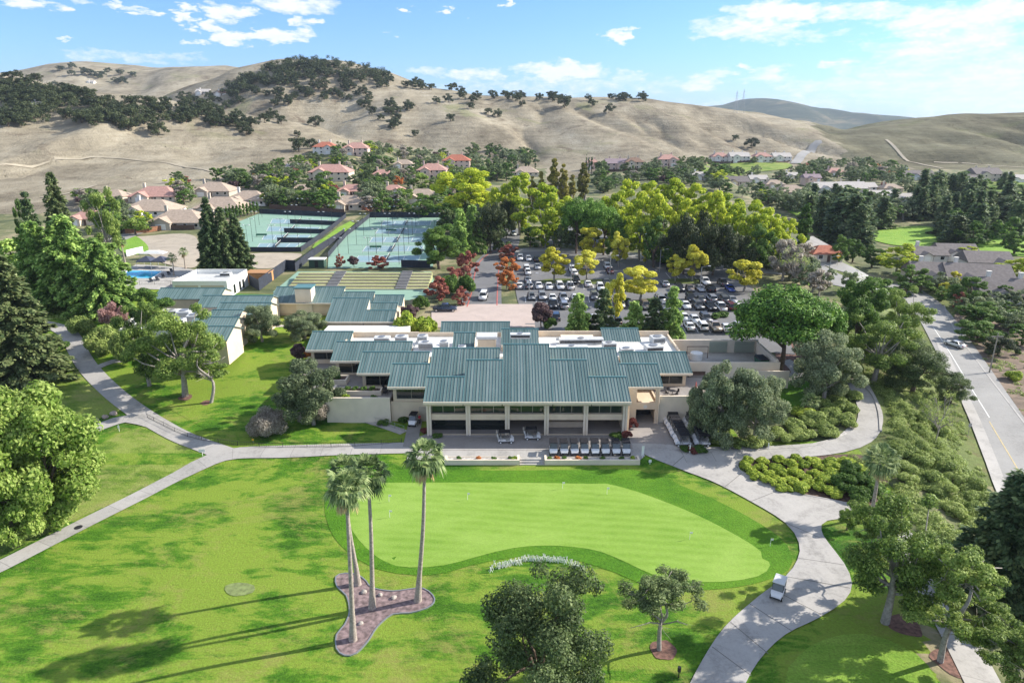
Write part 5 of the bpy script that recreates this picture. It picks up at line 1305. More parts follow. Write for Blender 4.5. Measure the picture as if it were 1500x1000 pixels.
tag(link(bpy.data.objects.new('ground_cover', np_mesh('ground_cover', v, q, L['scrub']))), 'mounded grey green ground cover on the bank between the upper path and the street', 'ground cover', kind='stuff')
C_, R_ = [], []
for k in range(260):   # right-hand bank beyond the street and the dark ground under the left cedars
    c = at(gq.uniform(1410,1500), gq.uniform(470,640)) if k < 150 else at(gq.uniform(60,140), gq.uniform(440,470))
    if k < 150 and c[0] < road_x(c[1]) + 6: continue
    r = gq.uniform(.5,1.5); C_.append((c[0], c[1], c[2])); R_.append((r, r, r*.5))
v, q = clump_leaves(C_, R_, 22000, .17, np.random.default_rng(6), up=.5)
tag(link(bpy.data.objects.new('ground_cover', np_mesh('ground_cover', v, q, L['scrub']))), 'low scrubby cover on the bare bank right of the street', 'ground cover', kind='stuff')
for i in range(34):   # single bushes standing in the cover
    t, s = (i + gq.uniform(0,1))/34, gq.uniform(-1,1); b = at(1283 + 125*t + 38*s, 560 + 205*t - 18*s)
    if not clear(b[0], b[1], 3.6): continue
    put_tree('greyshrub', b, gq.uniform(1.3,2.4), gq.uniform(1.3,2.3), 'rounded bush in the ground cover on the bank, %s from the top' % nth0(i), 'mid', group='bushes on the bank above the street')
# small flowers and shrubs in the planter walls, patio planters, column bases
for i, (x, k) in enumerate([(-7.5,'shrub'),(-4.6,'flower'),(-2.6,'shrub'),(-.2,'shrub'),(.3,'limeshrub'),(5.2,'shrub'),(6.3,'flower'),(7.4,'shrub'),(9.3,'flower'),(10.4,'shrub'),(12.8,'shrub'),(15.4,'shrub'),(16.9,'limeshrub')]):
    put_tree(k, (x, 85.85, .75), .55, .5, {'flower': 'clump of orange red flowers in the low planter wall', 'shrub': 'small green shrub in the low planter wall', 'limeshrub': 'bright shrub at an end of the low planter wall'}[k], 'far', cat='flowers' if k == 'flower' else 'shrub', group=k + ' in the planter wall')
for i, (x, y, z, h, r, lab) in enumerate([(-26.5,102.4,4.5,.8,.7,'clipped hedge bush in the long patio planter'),(-25.2,102.4,4.5,.8,.7,'clipped hedge bush in the long patio planter'),(-23.9,102.4,4.5,.8,.7,'clipped hedge bush in the long patio planter'),(-22.6,102.4,4.5,.8,.7,'clipped hedge bush in the long patio planter'),(-29.3,107.2,4.6,1.5,1.0,'dark shrub growing in the square patio planter'),(-26.0,98.9,4.0,1.3,.9,'bright round shrub behind the left retaining wall parapet, left one'),(-21.8,98.9,4.0,1.2,.9,'bright round shrub behind the left retaining wall parapet, right one'),(31.2,101.8,4.7,.9,.7,'shrub in the long pale planter on the right patio')]):
    put_tree('shrub' if i != 5 else 'limeshrub', (x, y, z), h, r, lab, 'far', group='clipped bushes in the patio planter' if i < 4 else None)
for i, (px, py, k, h, r, lab) in enumerate([(925,628,'redshrub',2.0,1.1,'dark red shrub beside the tunnel entrance, upper one'),(918,642,'redshrub',1.4,1.0,'dark red shrub beside the tunnel entrance, lower one'),(905,640,'shrub',.8,1.6,'low green shrub at the right foot of the clubhouse columns'),(640,640,'shrub',.7,1.0,'low shrub at the left foot of the clubhouse columns'),(622,634,'redshrub',1.0,.8,'reddish shrub left of the first column'),(560,622,'shrub',1.0,1.2,'dark green shrub at the foot of the left retaining wall'),(590,618,'shrub',1.1,1.0,'dark green shrub beside the parked dark cart'),(1004,660,'shrub',1.0,1.0,'clipped green hedge in front of the cart rows, first from the left'),(1012,663,'redshrub',1.0,1.0,'clipped dark red hedge in front of the cart rows'),(1026,662,'shrub',1.1,1.3,'clipped green hedge in front of the cart rows, right one'),(1033,590,'shrub',2.2,1.6,'dark green shrub at the edge of the right patio')]):
    put_tree(k, at(px, py), h, r, lab, 'mid')

# ------------------------------------------------------------------ golf carts
PAINTS = {}
def paint(name, c, rough=.28, metal=.0):
    if name not in PAINTS:
        m = simple(name + ' vehicle paint', c, rough, metal); m.node_tree.nodes['Principled BSDF'].inputs['Coat Weight'].default_value = .5; PAINTS[name] = m
    return PAINTS[name]
M['cartwhite'] = simple('white cart body', (.72,.72,.74), .35)
M['cartseat'] = simple('grey vinyl seat', (.30,.29,.28), .6)
M['cartroof'] = simple('charcoal cart roof', (.022,.022,.027), .75, spec=.15)
M['cartclear'] = glass_mat('smoky windshield', (.10,.11,.12), .1)
WH = MB(); WH.disc((0,0,0), 'y', .23, .2, 14, 0).disc((0,0,0), 'y', .13, .215, 10, 1)
CART_WHEEL = WH.mesh('wheel', [M['rubber'], M['white']])
def cart_proto(roofm):
    o = thing('golf_cart', 'x', 'golf cart')
    b = MB()
    b.prism([(-1.15,.32),(1.1,.32),(1.18,.42),(1.18,.62),(1.02,.86),(.62,.98),(.55,.5),(.0,.42),(-.02,.68),(-.62,.72),(-.66,.92),(-.85,.92),(-1.15,.66)], 'x', 0, 0) if False else None
    prof = [(-1.15,.32),(1.12,.32),(1.2,.45),(1.2,.60),(1.0,.86),(.66,.98),(.56,.46),(.02,.42),(-.02,.66),(-.64,.70),(-1.1,.62)]
    n = len(prof); vs = [(x, -.56 if abs(x) < 1.05 else -.46, z) for x, z in prof] + [(x, .56 if abs(x) < 1.05 else .46, z) for x, z in prof]
    b.add(vs, [(0,1,7,10),(1,2,3,4),(1,4,5,6),(1,6,7),(7,8,9,10),(n,n+10,n+7,n+1),(n+1,n+4,n+3,n+2),(n+1,n+6,n+5,n+4),(n+1,n+7,n+6),(n+7,n+10,n+9,n+8)] + [(i,n+i,n+(i+1)%n,(i+1)%n) for i in range(n)])
    b.build('body', M['cartwhite'], o)
    s = MB(); s.box(-.62,.0,-.5,.5,.71,.86).hexa([(-.74,-.5,.86),(-.6,-.5,.86),(-.6,.5,.86),(-.74,.5,.86),(-.86,-.5,1.3),(-.76,-.5,1.3),(-.76,.5,1.3),(-.86,.5,1.3)]); s.build('seat', M['cartseat'], o)
    f = MB()
    for y in (-.52,.52): f.tube([(.72,y,.95),(.45,y,1.78)], .025, 5).tube([(-.9,y,.68),(-.8,y,1.78)], .025, 5)
    f.tube([(-1.12,-.4,.62),(-1.18,-.4,1.05),(-1.18,.4,1.05),(-1.12,.4,.62)], .025, 5); f.build('roof_frame', M['black'], o)
    r = MB(); r.hexa([(-1.0,-.58,1.76),(.62,-.58,1.76),(.62,.58,1.76),(-1.0,.58,1.76),(-.94,-.53,1.84),(.55,-.53,1.84),(.55,.53,1.84),(-.94,.53,1.84)]); r.build('roof', roofm, o)
    w = MB(); w.hexa([(.71,-.5,.98),(.735,-.5,.98),(.735,.5,.98),(.71,.5,.98),(.50,-.5,1.6),(.525,-.5,1.6),(.525,.5,1.6),(.50,.5,1.6)]); w.build('windshield', M['cartclear'], o)
    st = MB(); st.tube([(.5,.25,.9),(.32,.25,1.08)], .02, 5); st.tube([(.32+.14*math.cos(a)*.5,.25+.14*math.sin(a),1.08+.12*math.cos(a)) for a in np.linspace(0,6.28,11)], .018, 4); st.build('steering_wheel', M['black'], o)
    bs = MB(); bs.box(1.14,1.24,-.42,.42,.34,.46); bs.build('bumper', M['black'], o)
    for x, y in ((.78,-.5),(.78,.5),(-.78,-.5),(-.78,.5)):
        wl = link(bpy.data.objects.new('wheel', CART_WHEEL), o); wl.location = (x,y,.23)
    return o
CARTP = {'dark': cart_proto(M['cartroof']), 'white': cart_proto(simple('pale cart roof', (.6,.61,.6), .45))}
for c in CARTP.values(): c.location = (0, 0, -500)
used = set()
def cart(x, y, z, rz, label, roof='dark', group=None):
    o = CARTP[roof] if roof not in used else copy_tree(CARTP[roof]); used.add(roof)
    o.location = (x, y, z); o.rotation_euler = (0, 0, rz); o['label'] = label
    if group: o['group'] = group
    return o
ORD = ['first','second','third','fourth','fifth','sixth','seventh','eighth','ninth','tenth','eleventh','twelfth']
def nth(i): return ORD[i] if i < 12 else '%dth' % (i+1) if (i+1) % 10 not in (1,2,3) or 10 < (i+1) % 100 < 20 else '%d%s' % (i+1, {1:'st',2:'nd',3:'rd'}[(i+1) % 10])
DZ = .77
for i in range(8):
    cart(5.9 + 1.47*i + random.uniform(-.06,.06), 87.9, DZ, R(-90 + random.uniform(-2,2)), 'white dark roofed golf cart parked behind the flower planter, %s from left' % nth(i), group='golf carts parked behind the flower planter')
for c, (x, nm) in enumerate(((24.9,'left'),(27.75,'right'))):
    for i in range(7):
        y = 90.2 + 1.34*i; cart(x + random.uniform(-.08,.08), y, float(tz(x, y)) + .055, R(180 + random.uniform(-3,3)), 'dark roofed golf cart in the %s packed column by the cream wall, %s from front' % (nm, nth(i)), group='golf carts parked in two columns by the wall')
def on(px, py, off=.06): p = at(px, py); return p[0], p[1], p[2] + off
x, y, z = on(741, 648, .05); c1 = cart(x, y, z, R(2), 'white golf cart with bags standing in front of the second dark shop bay')
x2, y2, z2 = on(780, 643, .05); c2 = cart(x2, y2, z2, R(0), 'white golf cart with bags standing in front of the open middle bay')
x3, y3, z3 = on(606, 622, .07); cart(x3, y3, z3, R(-97), 'golf cart with a black roof on the side path, a person in red beside it')
x4, y4, z4 = on(1139, 872, .07); cart(x4, y4, z4, R(-122), 'pale roofed golf cart driving down the broad cart path', 'white')
def golf_bag(p, label, c, lean=0):
    o = thing('golf_bag', label, 'golf bag', p, 0); o.rotation_euler = (0, R(-14), lean)
    MB().tube([(0,0,0),(0,0,.06),(0,0,.5),(0,0,.85)], [.12,.14,.13,.14], 9).build('bag', c, o)
    m = MB()
    for k in range(5): a = k*1.26; m.tube([(.06*math.cos(a),.06*math.sin(a),.8),(.09*math.cos(a),.09*math.sin(a),1.12+.05*(k%3))], .02, 4).box(.09*math.cos(a)-.05,.09*math.cos(a)+.05,.09*math.sin(a)-.03,.09*math.sin(a)+.03,1.1+.05*(k%3),1.16+.05*(k%3))
    m.build('clubs', M['chrome'], o)
bk, wt_ = simple('black bag', (.025,.025,.03), .6), simple('white bag', (.6,.6,.6), .6)
for cxx, cyy, czz_, nm in ((x, y, z, 'by the second shop bay'), (x2, y2, z2, 'by the open middle bay')):
    golf_bag((cxx-1.05, cyy-.25, czz_+.6), 'white golf bag on the back of the cart ' + nm, wt_); golf_bag((cxx-1.05, cyy+.25, czz_+.6), 'black golf bag on the back of the cart ' + nm, bk)

# ------------------------------------------------------------------ cars
WH = MB(); WH.disc((0,0,0), 'x', .34, .22, 14, 0).disc((0,0,0), 'x', .21, .235, 10, 1)
CAR_WHEEL = WH.mesh('wheel', [M['rubber'], M['chrome']])
HL = MB().box(-.2,.2,-.05,.05,-.07,.07).mesh('headlight', glass_mat('headlight glass', (.7,.72,.75), .15))
TL = MB().box(-.14,.14,-.04,.04,-.1,.1).mesh('tail_light', glass_mat('red light glass', (.35,.02,.02), .2))
TYPES = {   # outline of the lower body (y, z), belt; cabin: base y0,y1, top y0,y1, z; front is -y
 'sedan': ([(-2.3,.3),(2.3,.3),(2.35,.6),(2.3,.88),(1.5,.98),(-.9,.94),(-2.1,.76),(-2.33,.58)], (-.95,1.65,-.25,1.0,.94,1.42), 1.8),
 'suv':   ([(-2.3,.36),(2.3,.36),(2.35,.7),(2.3,1.05),(-1.0,1.05),(-2.1,.95),(-2.33,.7)], (-1.0,2.25,-.4,2.0,1.05,1.7), 1.88),
 'pickup':([(-2.7,.42),(2.7,.42),(2.75,.75),(2.72,1.08),(.9,1.08),(.6,1.08),(-1.3,1.08),(-2.5,.98),(-2.73,.75)], (-1.3,.85,-.7,.65,1.08,1.78), 1.92),
 'hatch': ([(-2.0,.3),(2.0,.3),(2.05,.6),(2.0,.95),(-.9,.95),(-1.85,.8),(-2.03,.58)], (-.95,1.95,-.3,1.6,.95,1.5), 1.75),
 'van':   ([(-2.5,.34),(2.5,.34),(2.55,.7),(2.5,1.1),(-1.5,1.1),(-2.35,.95),(-2.53,.7)], (-1.55,2.45,-.8,2.3,1.1,1.8), 1.95)}
CARP = {}
def car_proto(ty, col):
    if (ty, col) in CARP: return copy_tree(CARP[ty, col])
    prof, (b0,b1,t0,t1,zb,zt), w = TYPES[ty]; pm = paint(*col)
    o = thing(ty if ty != 'hatch' else 'hatchback', 'x', {'sedan':'car','suv':'car','hatch':'car','pickup':'pickup truck','van':'van'}[ty])
    bm = bmesh.new(); lo = [bm.verts.new((-w/2, y, z)) for y, z in prof]; hi = [bm.verts.new((w/2, y, z)) for y, z in prof]; n = len(prof)
    bm.faces.new(lo); bm.faces.new(hi[::-1])
    for i in range(n): bm.faces.new((lo[i], hi[i], hi[(i+1)%n], lo[(i+1)%n]))
    for v in bm.verts:
        if abs(v.co.y) > max(p[0] for p in prof) - .12: v.co.x *= .88
    bmesh.ops.recalc_face_normals(bm, faces=bm.faces)
    bmesh.ops.bevel(bm, geom=[e for e in bm.edges], offset=.07, segments=2, affect='EDGES', clamp_overlap=True)
    me = bpy.data.meshes.new('body'); bm.to_mesh(me); bm.free(); me.materials.append(pm); me.polygons.foreach_set('use_smooth', [True]*len(me.polygons))
    link(bpy.data.objects.new('body', me), o)
    a, c = w/2 - .08, w/2 - .28
    MB().hexa([(-a,b0,zb-.03),(a,b0,zb-.03),(a,b1,zb-.03),(-a,b1,zb-.03),(-c,t0,zt-.04),(c,t0,zt-.04),(c,t1,zt-.04),(-c,t1,zt-.04)]).build('window', M['carglass'], o)
    r = MB(); r.hexa([(-c-.03,t0-.06,zt-.045),(c+.03,t0-.06,zt-.045),(c+.03,t1+.06,zt-.045),(-c-.03,t1+.06,zt-.045),(-c+.08,t0+.1,zt+.03),(c-.08,t0+.1,zt+.03),(c-.08,t1-.1,zt+.03),(-c+.08,t1-.1,zt+.03)])
    for s in (-1,1):
        for q0, q1 in (((b0,t0)),((b1,t1)),(((b0+b1)/2+.1,(t0+t1)/2+.1))): r.tube([(s*(a+.01),q0,zb-.02),(s*(c+.015),q1,zt-.03)], .045, 4)
    r.build('roof', pm, o)
    if ty == 'pickup': MB().box(-w/2+.14,w/2-.14,.98,2.6,1.075,1.10).build('cargo_bed', M['dark'], o)
    yw = max(p[0] for p in prof) - .85
    for sx in (-1,1):
        for sy in (-1,1): wl = link(bpy.data.objects.new('wheel', CAR_WHEEL), o); wl.location = (sx*(w/2-.06), sy*yw, .34)
        h = link(bpy.data.objects.new('headlight', HL), o); h.location = (sx*(w/2-.36), prof[-1][0]+.06, prof[-1][1]+.1)
        h = link(bpy.data.objects.new('tail_light', TL), o); h.location = (sx*(w/2-.3), prof[2][0]-.02, prof[2][1]+.14)
    CARP[ty, col] = o; return o
CC = {'w': ('white', (.75,.75,.74)), 's': ('silver', (.42,.43,.45), .3, .5), 'g': ('grey', (.14,.145,.155), .3, .4), 'k': ('black', (.015,.015,.018)), 'r': ('dark red', (.10,.015,.015)), 't': ('tan', (.36,.29,.22), .3, .2), 'b': ('bright blue', (.02,.06,.36)), 'n': ('navy', (.02,.035,.07)), 'c': ('brown grey', (.20,.17,.15), .3, .3), 'y': ('cream', (.62,.58,.42))}
TYN = {'sedan': 'sedan', 'suv': 'large estate car', 'pickup': 'pickup truck', 'hatch': 'hatchback', 'van': 'van'}
def car(px, py, ty, c, label, rz=0.0, group=None, off=.105):
    p = at(px, py); o = car_proto(ty, CC[c]); o.location = (p[0], p[1], p[2] + off); o.rotation_euler = (0, 0, rz); o['label'] = label
    if group: o['group'] = group
    elif 'group' in o: del o['group']
    return o
ROWS = {
 'in the front row nearest the clubhouse': [(1009,482,'sedan','w'),(1028,482,'suv','w'),(1046,483,'pickup','t'),(1062,484,'sedan','w'),(1083,486,'suv','w')],
 'in the short row behind the front row': [(1002,469,'sedan','w'),(1017,472,'sedan','w'),(1033,471,'suv','g')],
 'in the second right row facing the viewer': [(1004,451,'sedan','w'),(1022,452,'suv','g'),(1039,453,'pickup','k'),(1055,454,'pickup','w'),(1069,453,'suv','r'),(1081,453,'sedan','w')],
 'in the third right hand row': [(1011,441,'suv','k'),(1026,442,'sedan','g'),(1042,441,'suv','s'),(1059,442,'suv','g'),(1072,443,'sedan','s')],
 'beside the island with two yellow trees': [(974,419,'sedan','s'),(995,426,'suv','k'),(1010,426,'sedan','c'),(1025,426,'sedan','s'),(1040,427,'suv','k'),(1069,426,'sedan','b')],
 'behind the right hand island': [(1032,416,'pickup','w'),(1058,418,'pickup','g')],
 'at the back right of the car park': [(971,386,'suv','k'),(982,397,'suv','k')],
 'in the back left row under the trees': [(762,381,'suv','w'),(774,382,'hatch','w'),(786,383,'sedan','k')],
 'in the second row at the left': [(771,396,'suv','w'),(787,394,'sedan','s'),(838,398,'suv','w'),(855,394,'sedan','g'),(890,394,'suv','w')],
 'just below the second left row': [(773,402,'hatch','w'),(841,403,'sedan','w'),(893,400,'sedan','r')],
 'in the long white row at the left': [(761,422,'sedan','w'),(775,422,'suv','s'),(789,422,'sedan','w'),(804,423,'sedan','w'),(820,423,'suv','w'),(835,423,'pickup','w'),(861,419,'sedan','w'),(879,425,'suv','w'),(908,426,'sedan','s'),(920,425,'sedan','w')],
 'behind the long white row at the left': [(773,413,'sedan','s'),(844,415,'suv','k'),(888,417,'sedan','g'),(914,417,'suv','k')],
 'in the fourth row at the left': [(778,438,'sedan','g'),(794,438,'suv','s'),(809,440,'sedan','w'),(825,440,'pickup','s'),(842,439,'sedan','w'),(870,438,'suv','g'),(966,441,'van','s'),(980,440,'sedan','g')],
 'in the fifth row at the left': [(810,450,'pickup','k'),(826,451,'suv','s'),(909,450,'hatch','y'),(925,450,'sedan','g'),(945,452,'suv','c'),(973,452,'sedan','s')],
 'in the row behind the dark conifers': [(814,468,'suv','n'),(870,470,'sedan','w'),(903,474,'suv','k')]}
for rown, lst in ROWS.items():
    for i, (px, py, ty, c) in enumerate(sorted(lst)):
        car(px, py, ty, c, '%s %s %s, %s from left' % (CC[c][0], TYN[ty], rown, nth(i)), R(random.uniform(-3,3)) + (math.pi if random.random() < .3 else 0), 'cars in the car park')
car(708, 438, 'van', 'w', 'white van driving down the arrival drive towards the plaza', R(-4))
car(652, 456, 'pickup', 'n', 'dark blue pickup parked sideways at the edge of the pink plaza', R(90))
car(1398, 508, 'sedan', 'w', 'white sedan driving up the street past the dry bank', R(200), off=.13)
for i, (px, py, ty, c) in enumerate([(752,345,'sedan','w'),(757,328,'sedan','w'),(752,318,'suv','s')]): car(px, py, ty, c, '%s %s on the upper drive under the poplars, %s from front' % (CC[c][0], TYN[ty], nth(i)), R(10))
for i, (px, py, ty, c) in enumerate([(872,345,'sedan','w'),(893,342,'suv','w'),(925,345,'sedan','s'),(835,346,'sedan','g'),(945,350,'suv','k')]): car(px, py, ty, c, '%s %s in the rear car park behind the poplars, %s from left' % (CC[c][0], TYN[ty], nth(i)), R(90), 'cars in the rear car park', .125)
for i, (px, py, ty, c) in enumerate([(203,319,'suv','k'),(222,308,'sedan','k'),(268,293,'suv','k')]): car(px, py, ty, c, 'black %s parked by the tan roofed houses, %s from left' % (TYN[ty], nth(i)), R(70), off=.2)
# stall lines
gl = [((975+14*i, 400+2*i), (985+15*i, 412+2*i)) for i in range(4)] + [((1005+18*i, 488),(1000+17.4*i, 478)) for i in range(6)] + [((768+14.6*i, 424),(767+14.4*i, 416)) for i in range(12)] + [((770+15.6*i, 443),(769+15.4*i, 434)) for i in range(10)]
for a, b in gl: strip('stall_line', PX(a, b), .12, .112, M['paint'], 2, ncross=1)
drape('parking_island', PX((795,415),(838,414),(838,409),(797,410)), .16, M['scrub'], 3)
drape('parking_island', PX((850,416),(900,416),(902,410),(850,411)), .16, M['scrub'], 3)
drape('parking_island', PX((978,415),(1034,416),(1030,410),(982,409)), .16, M['scrub'], 3)
drape('parking_island', PX((768,386),(905,392),(960,390),(960,384),(768,381)), .11, M['asphalt'], 3)
for i, (px, py) in enumerate([(918,443),(950,444),(930,446),(1062,464),(1054,464),(1046,466)]): put_tree('shrub', at(px, py), 1.4, 1.5, 'low green shrub on a car park island, %s from the left' % nth([0,2,1,5,4,3][i]), 'far', group='shrubs on the car park islands')

# ------------------------------------------------------------------ person in red beside the cart
def person(p, rz, label, shirt, trousers, hair):
    o = thing('person', label, 'person', p, rz)
    def skin(name, pts, edges, radii, mat, sub=1):
        me = bpy.data.meshes.new(name); me.from_pydata(pts, edges, []); ob = link(bpy.data.objects.new(name, me), o)
        s = ob.modifiers.new('s', 'SKIN'); ob.modifiers.new('d', 'SUBSURF').levels = sub; ob.modifiers['d'].render_levels = sub
        for v, r in zip(me.skin_vertices[0].data, radii): v.radius = (r, r*.8) if isinstance(r, float) else r
        me.skin_vertices[0].data[0].use_root = True; me.materials.append(mat); return ob
    body = [(0,0,.95),(0,0,1.15),(0,.01,1.38),(0,0,1.5),(0,-.01,1.62),(0,-.01,1.74),(-.19,0,1.42),(-.24,-.06,1.14),(-.22,-.24,.98),(.19,0,1.42),(.25,-.05,1.14),(.2,-.25,1.0),(-.1,0,.9),(-.11,-.02,.5),(-.11,.02,.08),(-.11,-.13,.05),(.1,0,.9),(.12,.0,.5),(.12,.03,.08),(.12,-.12,.05)]
    ed = [(0,1),(1,2),(2,3),(3,4),(4,5),(2,6),(6,7),(7,8),(2,9),(9,10),(10,11),(0,12),(12,13),(13,14),(14,15),(0,16),(16,17),(17,18),(18,19)]
    sk = simple('skin', (.45,.26,.18), .6)
    skin('body', body, ed, [.15,.14,.16,.06,.09,.07,.06,.045,.035,.06,.045,.035,.09,.065,.045,.04,.09,.065,.045,.04], sk)
    skin('shirt', [(0,0,.92),(0,0,1.15),(0,.01,1.38),(0,0,1.47),(-.2,0,1.42),(-.245,-.05,1.2),(.2,0,1.42),(.255,-.04,1.2)], [(0,1),(1,2),(2,3),(2,4),(4,5),(2,6),(6,7)], [.18,.17,.19,.08,.085,.07,.085,.07], shirt)
    skin('trousers', [(0,0,1.0),(-.1,0,.9),(-.11,-.02,.5),(-.11,.02,.1),(.1,0,.9),(.12,0,.5),(.12,.03,.1)], [(0,1),(1,2),(2,3),(0,4),(4,5),(5,6)], [.165,.11,.085,.065,.11,.085,.065], trousers)
    skin('hair', [(0,.03,1.68),(0,.03,1.75)], [(0,1)], [.10,.085], hair)
    return o
px_, py_, pz_ = on(615, 622, .07)
person((px_, py_, pz_), R(60), 'person in a bright red shirt and dark trousers standing beside the dark roofed cart', simple('red shirt', (.55,.03,.07), .8), simple('dark trousers', (.03,.03,.04), .8), simple('dark hair', (.02,.015,.012), .7))
um = thing('folded_umbrella', 'folded red patio umbrella on its stand on the right patio', 'umbrella', (29.3, 101.2, 4.15))
MB().tube([(0,0,0),(0,0,2.3)], .03, 6).tube([(0,0,0),(0,0,.1)], .3, 12).build('stand', M['steel'], um)
MB().tube([(0,0,.9),(0,0,1.4),(0,0,2.0),(0,0,2.3)], [.2,.17,.1,.03], 8).build('canopy', simple('faded red cloth', (.5,.14,.12), .8), um)

# patio furniture
def patio_table(x, y, z, label, n):
    o = thing('patio_table', label, 'table', (x, y, z)); MB().tube([(0,0,.7),(0,0,.74)], .55, 16).build('table_top', M['black'], o); MB().tube([(0,0,0),(0,0,.7)], .05, 6).tube([(0,0,0),(0,0,.04)], .3, 10).build('pedestal', M['black'], o)
    for k in range(n):
        a = k*6.283/n + .4; c = thing('patio_chair', 'dark metal chair at the ' + label.replace('round dark ', ''), 'chair', (x + .95*math.cos(a), y + .95*math.sin(a), z), a + math.pi/2, 'chairs at the ' + label)
        MB().box(-.23,.23,-.23,.23,.42,.46).build('seat', M['black'], c); MB().box(-.23,.23,-.25,-.21,.46,.9).build('backrest', M['black'], c)
        for sx in (-.2,.2):
            for sy in (-.2,.2): MB().tube([(sx,sy,0),(sx,sy,.42)], .02, 4).build('leg', M['black'], c)
for i, (x_, y_, z_, lab) in enumerate([(-20.6,102.8,3.9,'round dark table on the left patio by the lowest window'),(-22.2,108.6,3.92,'round dark table under the third left hand roof'),(25.6,101.2,4.15,'round dark table on the right patio near the parapet')]): patio_table(x_, y_, z_, lab, 4)
bn = thing('patio_bench', 'dark slatted bench against the cream yard wall on the right patio', 'bench', (31.5, 109.2, 4.15)); MB().box(-1.6,1.6,-.25,.25,.4,.47).build('seat', M['brownwood'], bn); MB().box(-1.6,1.6,.22,.28,.47,.9).build('backrest', M['brownwood'], bn)
for x_ in (-1.4,1.4): MB().box(x_-.05,x_+.05,-.22,.22,0,.4).build('leg', M['black'], bn)
# ------------------------------------------------------------------ fences
def fence(label, pts, h, gap, mat, panel=True, rails=None, name='fence', zoff=0, post=.04, cat='fence', pm=None):
    c = catmull([p[:2] for p in pts], gap) if len(pts) > 2 else np.array([np.array(pts[0][:2]) + (np.array(pts[1][:2]) - np.array(pts[0][:2]))*t for t in np.linspace(0,1,max(2,int(np.linalg.norm(np.array(pts[1][:2])-np.array(pts[0][:2]))/gap)+1))])
    z = tz(c[:,0], c[:,1]) + zoff
    o = thing(name, label, cat, (c[0,0], c[0,1], z[0])); L0 = np.array([c[0,0], c[0,1], z[0]])
    P = np.concatenate([c, z[:,None]], 1) - L0
    mb = MB()
    if panel:
        for a, b in zip(P[:-1], P[1:]):
            d = (b - a)[:2]; d = np.array([-d[1], d[0]])/(np.linalg.norm(d) + 1e-9)*.02
            mb.hexa([(a[0]-d[0],a[1]-d[1],a[2]+.08),(b[0]-d[0],b[1]-d[1],b[2]+.08),(b[0]+d[0],b[1]+d[1],b[2]+.08),(a[0]+d[0],a[1]+d[1],a[2]+.08),(a[0]-d[0],a[1]-d[1],a[2]+h*.97),(b[0]-d[0],b[1]-d[1],b[2]+h*.97),(b[0]+d[0],b[1]+d[1],b[2]+h*.97),(a[0]+d[0],a[1]+d[1],a[2]+h*.97)])
        mb.build('windscreen' if 'windscreen' in mat.name else 'panel', mat, o)
    else:
        for rz_ in rails or (.15, h-.06): mb.tube([(p[0],p[1],p[2]+rz_) for p in P], .022, 4)
        for a, b in zip(P[:-1], P[1:]):
            for t in np.linspace(.12,.88,max(2,int(np.linalg.norm(b-a)/.35))): q = a + (b-a)*t; mb.box(q[0]-.009,q[0]+.009,q[1]-.009,q[1]+.009,q[2]+.14,q[2]+h-.07)
        mb.build('rails', mat, o)
    pme = MB().tube([(0,0,-.1),(0,0,h)], post, 6).mesh('post', pm or mat)
    for p in P[:100]: q = link(bpy.data.objects.new('post', pme), o); q.location = p
    return o
fence('low black picket fence along the lower edge of the upper left lawn', PX((216,612),(240,624),(275,640),(320,649),(380,655),(450,655),(520,654),(588,648)), .75, 2.4, M['black'], False)
fence('low dark railing along the pool deck', PX((205,418),(250,418),(262,424)), 1.1, 3, M['black'], False, zoff=.15)
FD = M['fencedark']
nl, nr, fr_, fl = LB[0], LB[1], LB[2], LB[4]
for lab, a, b, hh in (('front',nl,nr,1.7),('right side',nr,fr_,1.9),('back',fr_,fl,2.2)): fence('dark windscreen fence along the %s of the left tennis courts' % lab, [a, b], hh, 4, FD, pm=M['black'])
for i, t in enumerate((.25,.5,.75)): fence('dark divider fence between the left tennis courts, %s from the front' % nth(i), [lerp2(lerp2(nl,fl,t), lerp2(nr,fr_,t), .42), lerp2(nr,fr_,t)], 1.9, 4, FD, pm=M['black'])
fence('dark windscreen fence behind the right tennis courts', [RB[3], RB[2]], 2.5, 4, FD, pm=M['black'])
for i in range(3, 7): a, b = RB[i], RB[i+1]; fence('dark windscreen fence along the left edge of the right courts, %s section from the back' % nth(i-3), [a, b], 2.0, 4, FD, pm=M['black'])
fence('dark windscreen panel at the front right corner of the right courts', PX((588,392),(630,393)), 2.4, 4, FD, pm=M['black'])
fence('tall dark fence beside the service path left of the terraces', PX((380,426),(405,407),(420,396)), 3.2, 4, FD, pm=M['black'])
fence('dark fence end by the orange shed', PX((366,418),(380,426)), 3.0, 4, FD, pm=M['black'])
fence('dark fence along the walk between the two groups of courts', PX((433,398),(470,368),(505,345)), 2.6, 4, FD, pm=M['black'])
fence('dark screen block by the small court hut', PX((420,396),(434,397)), 3.2, 4, FD, pm=M['black'])
for i, t in enumerate((.2,.4,.6,.8)): fence('tall clear wire fence between the right courts, %s from the front' % nth(i), [lerp2(R4[0],R4[3],t), lerp2(R4[1],R4[2],t)], 3.0, 4, M['steel'], False, rails=(.1,1.5,2.95))
fence('redwood board fence below the tan roofed houses', PX((184,343),(215,341),(240,337)), 2.0, 3, M['wood'])
fence('dark brown board fence behind the bare building ground', PX((240,337),(285,337)), 2.0, 3, M['brownwood'])
fence('dark board fence left of the redwood one', PX((160,338),(184,343)), 2.0, 3, M['brownwood'])
fence('brown board fence behind the left tennis courts', PX((395,306),(440,309),(505,314)), 2.2, 4, M['brownwood'])
fence('white panel fence beside the pool lawn', PX((186,376),(210,370)), 2.0, 3, M['white'])
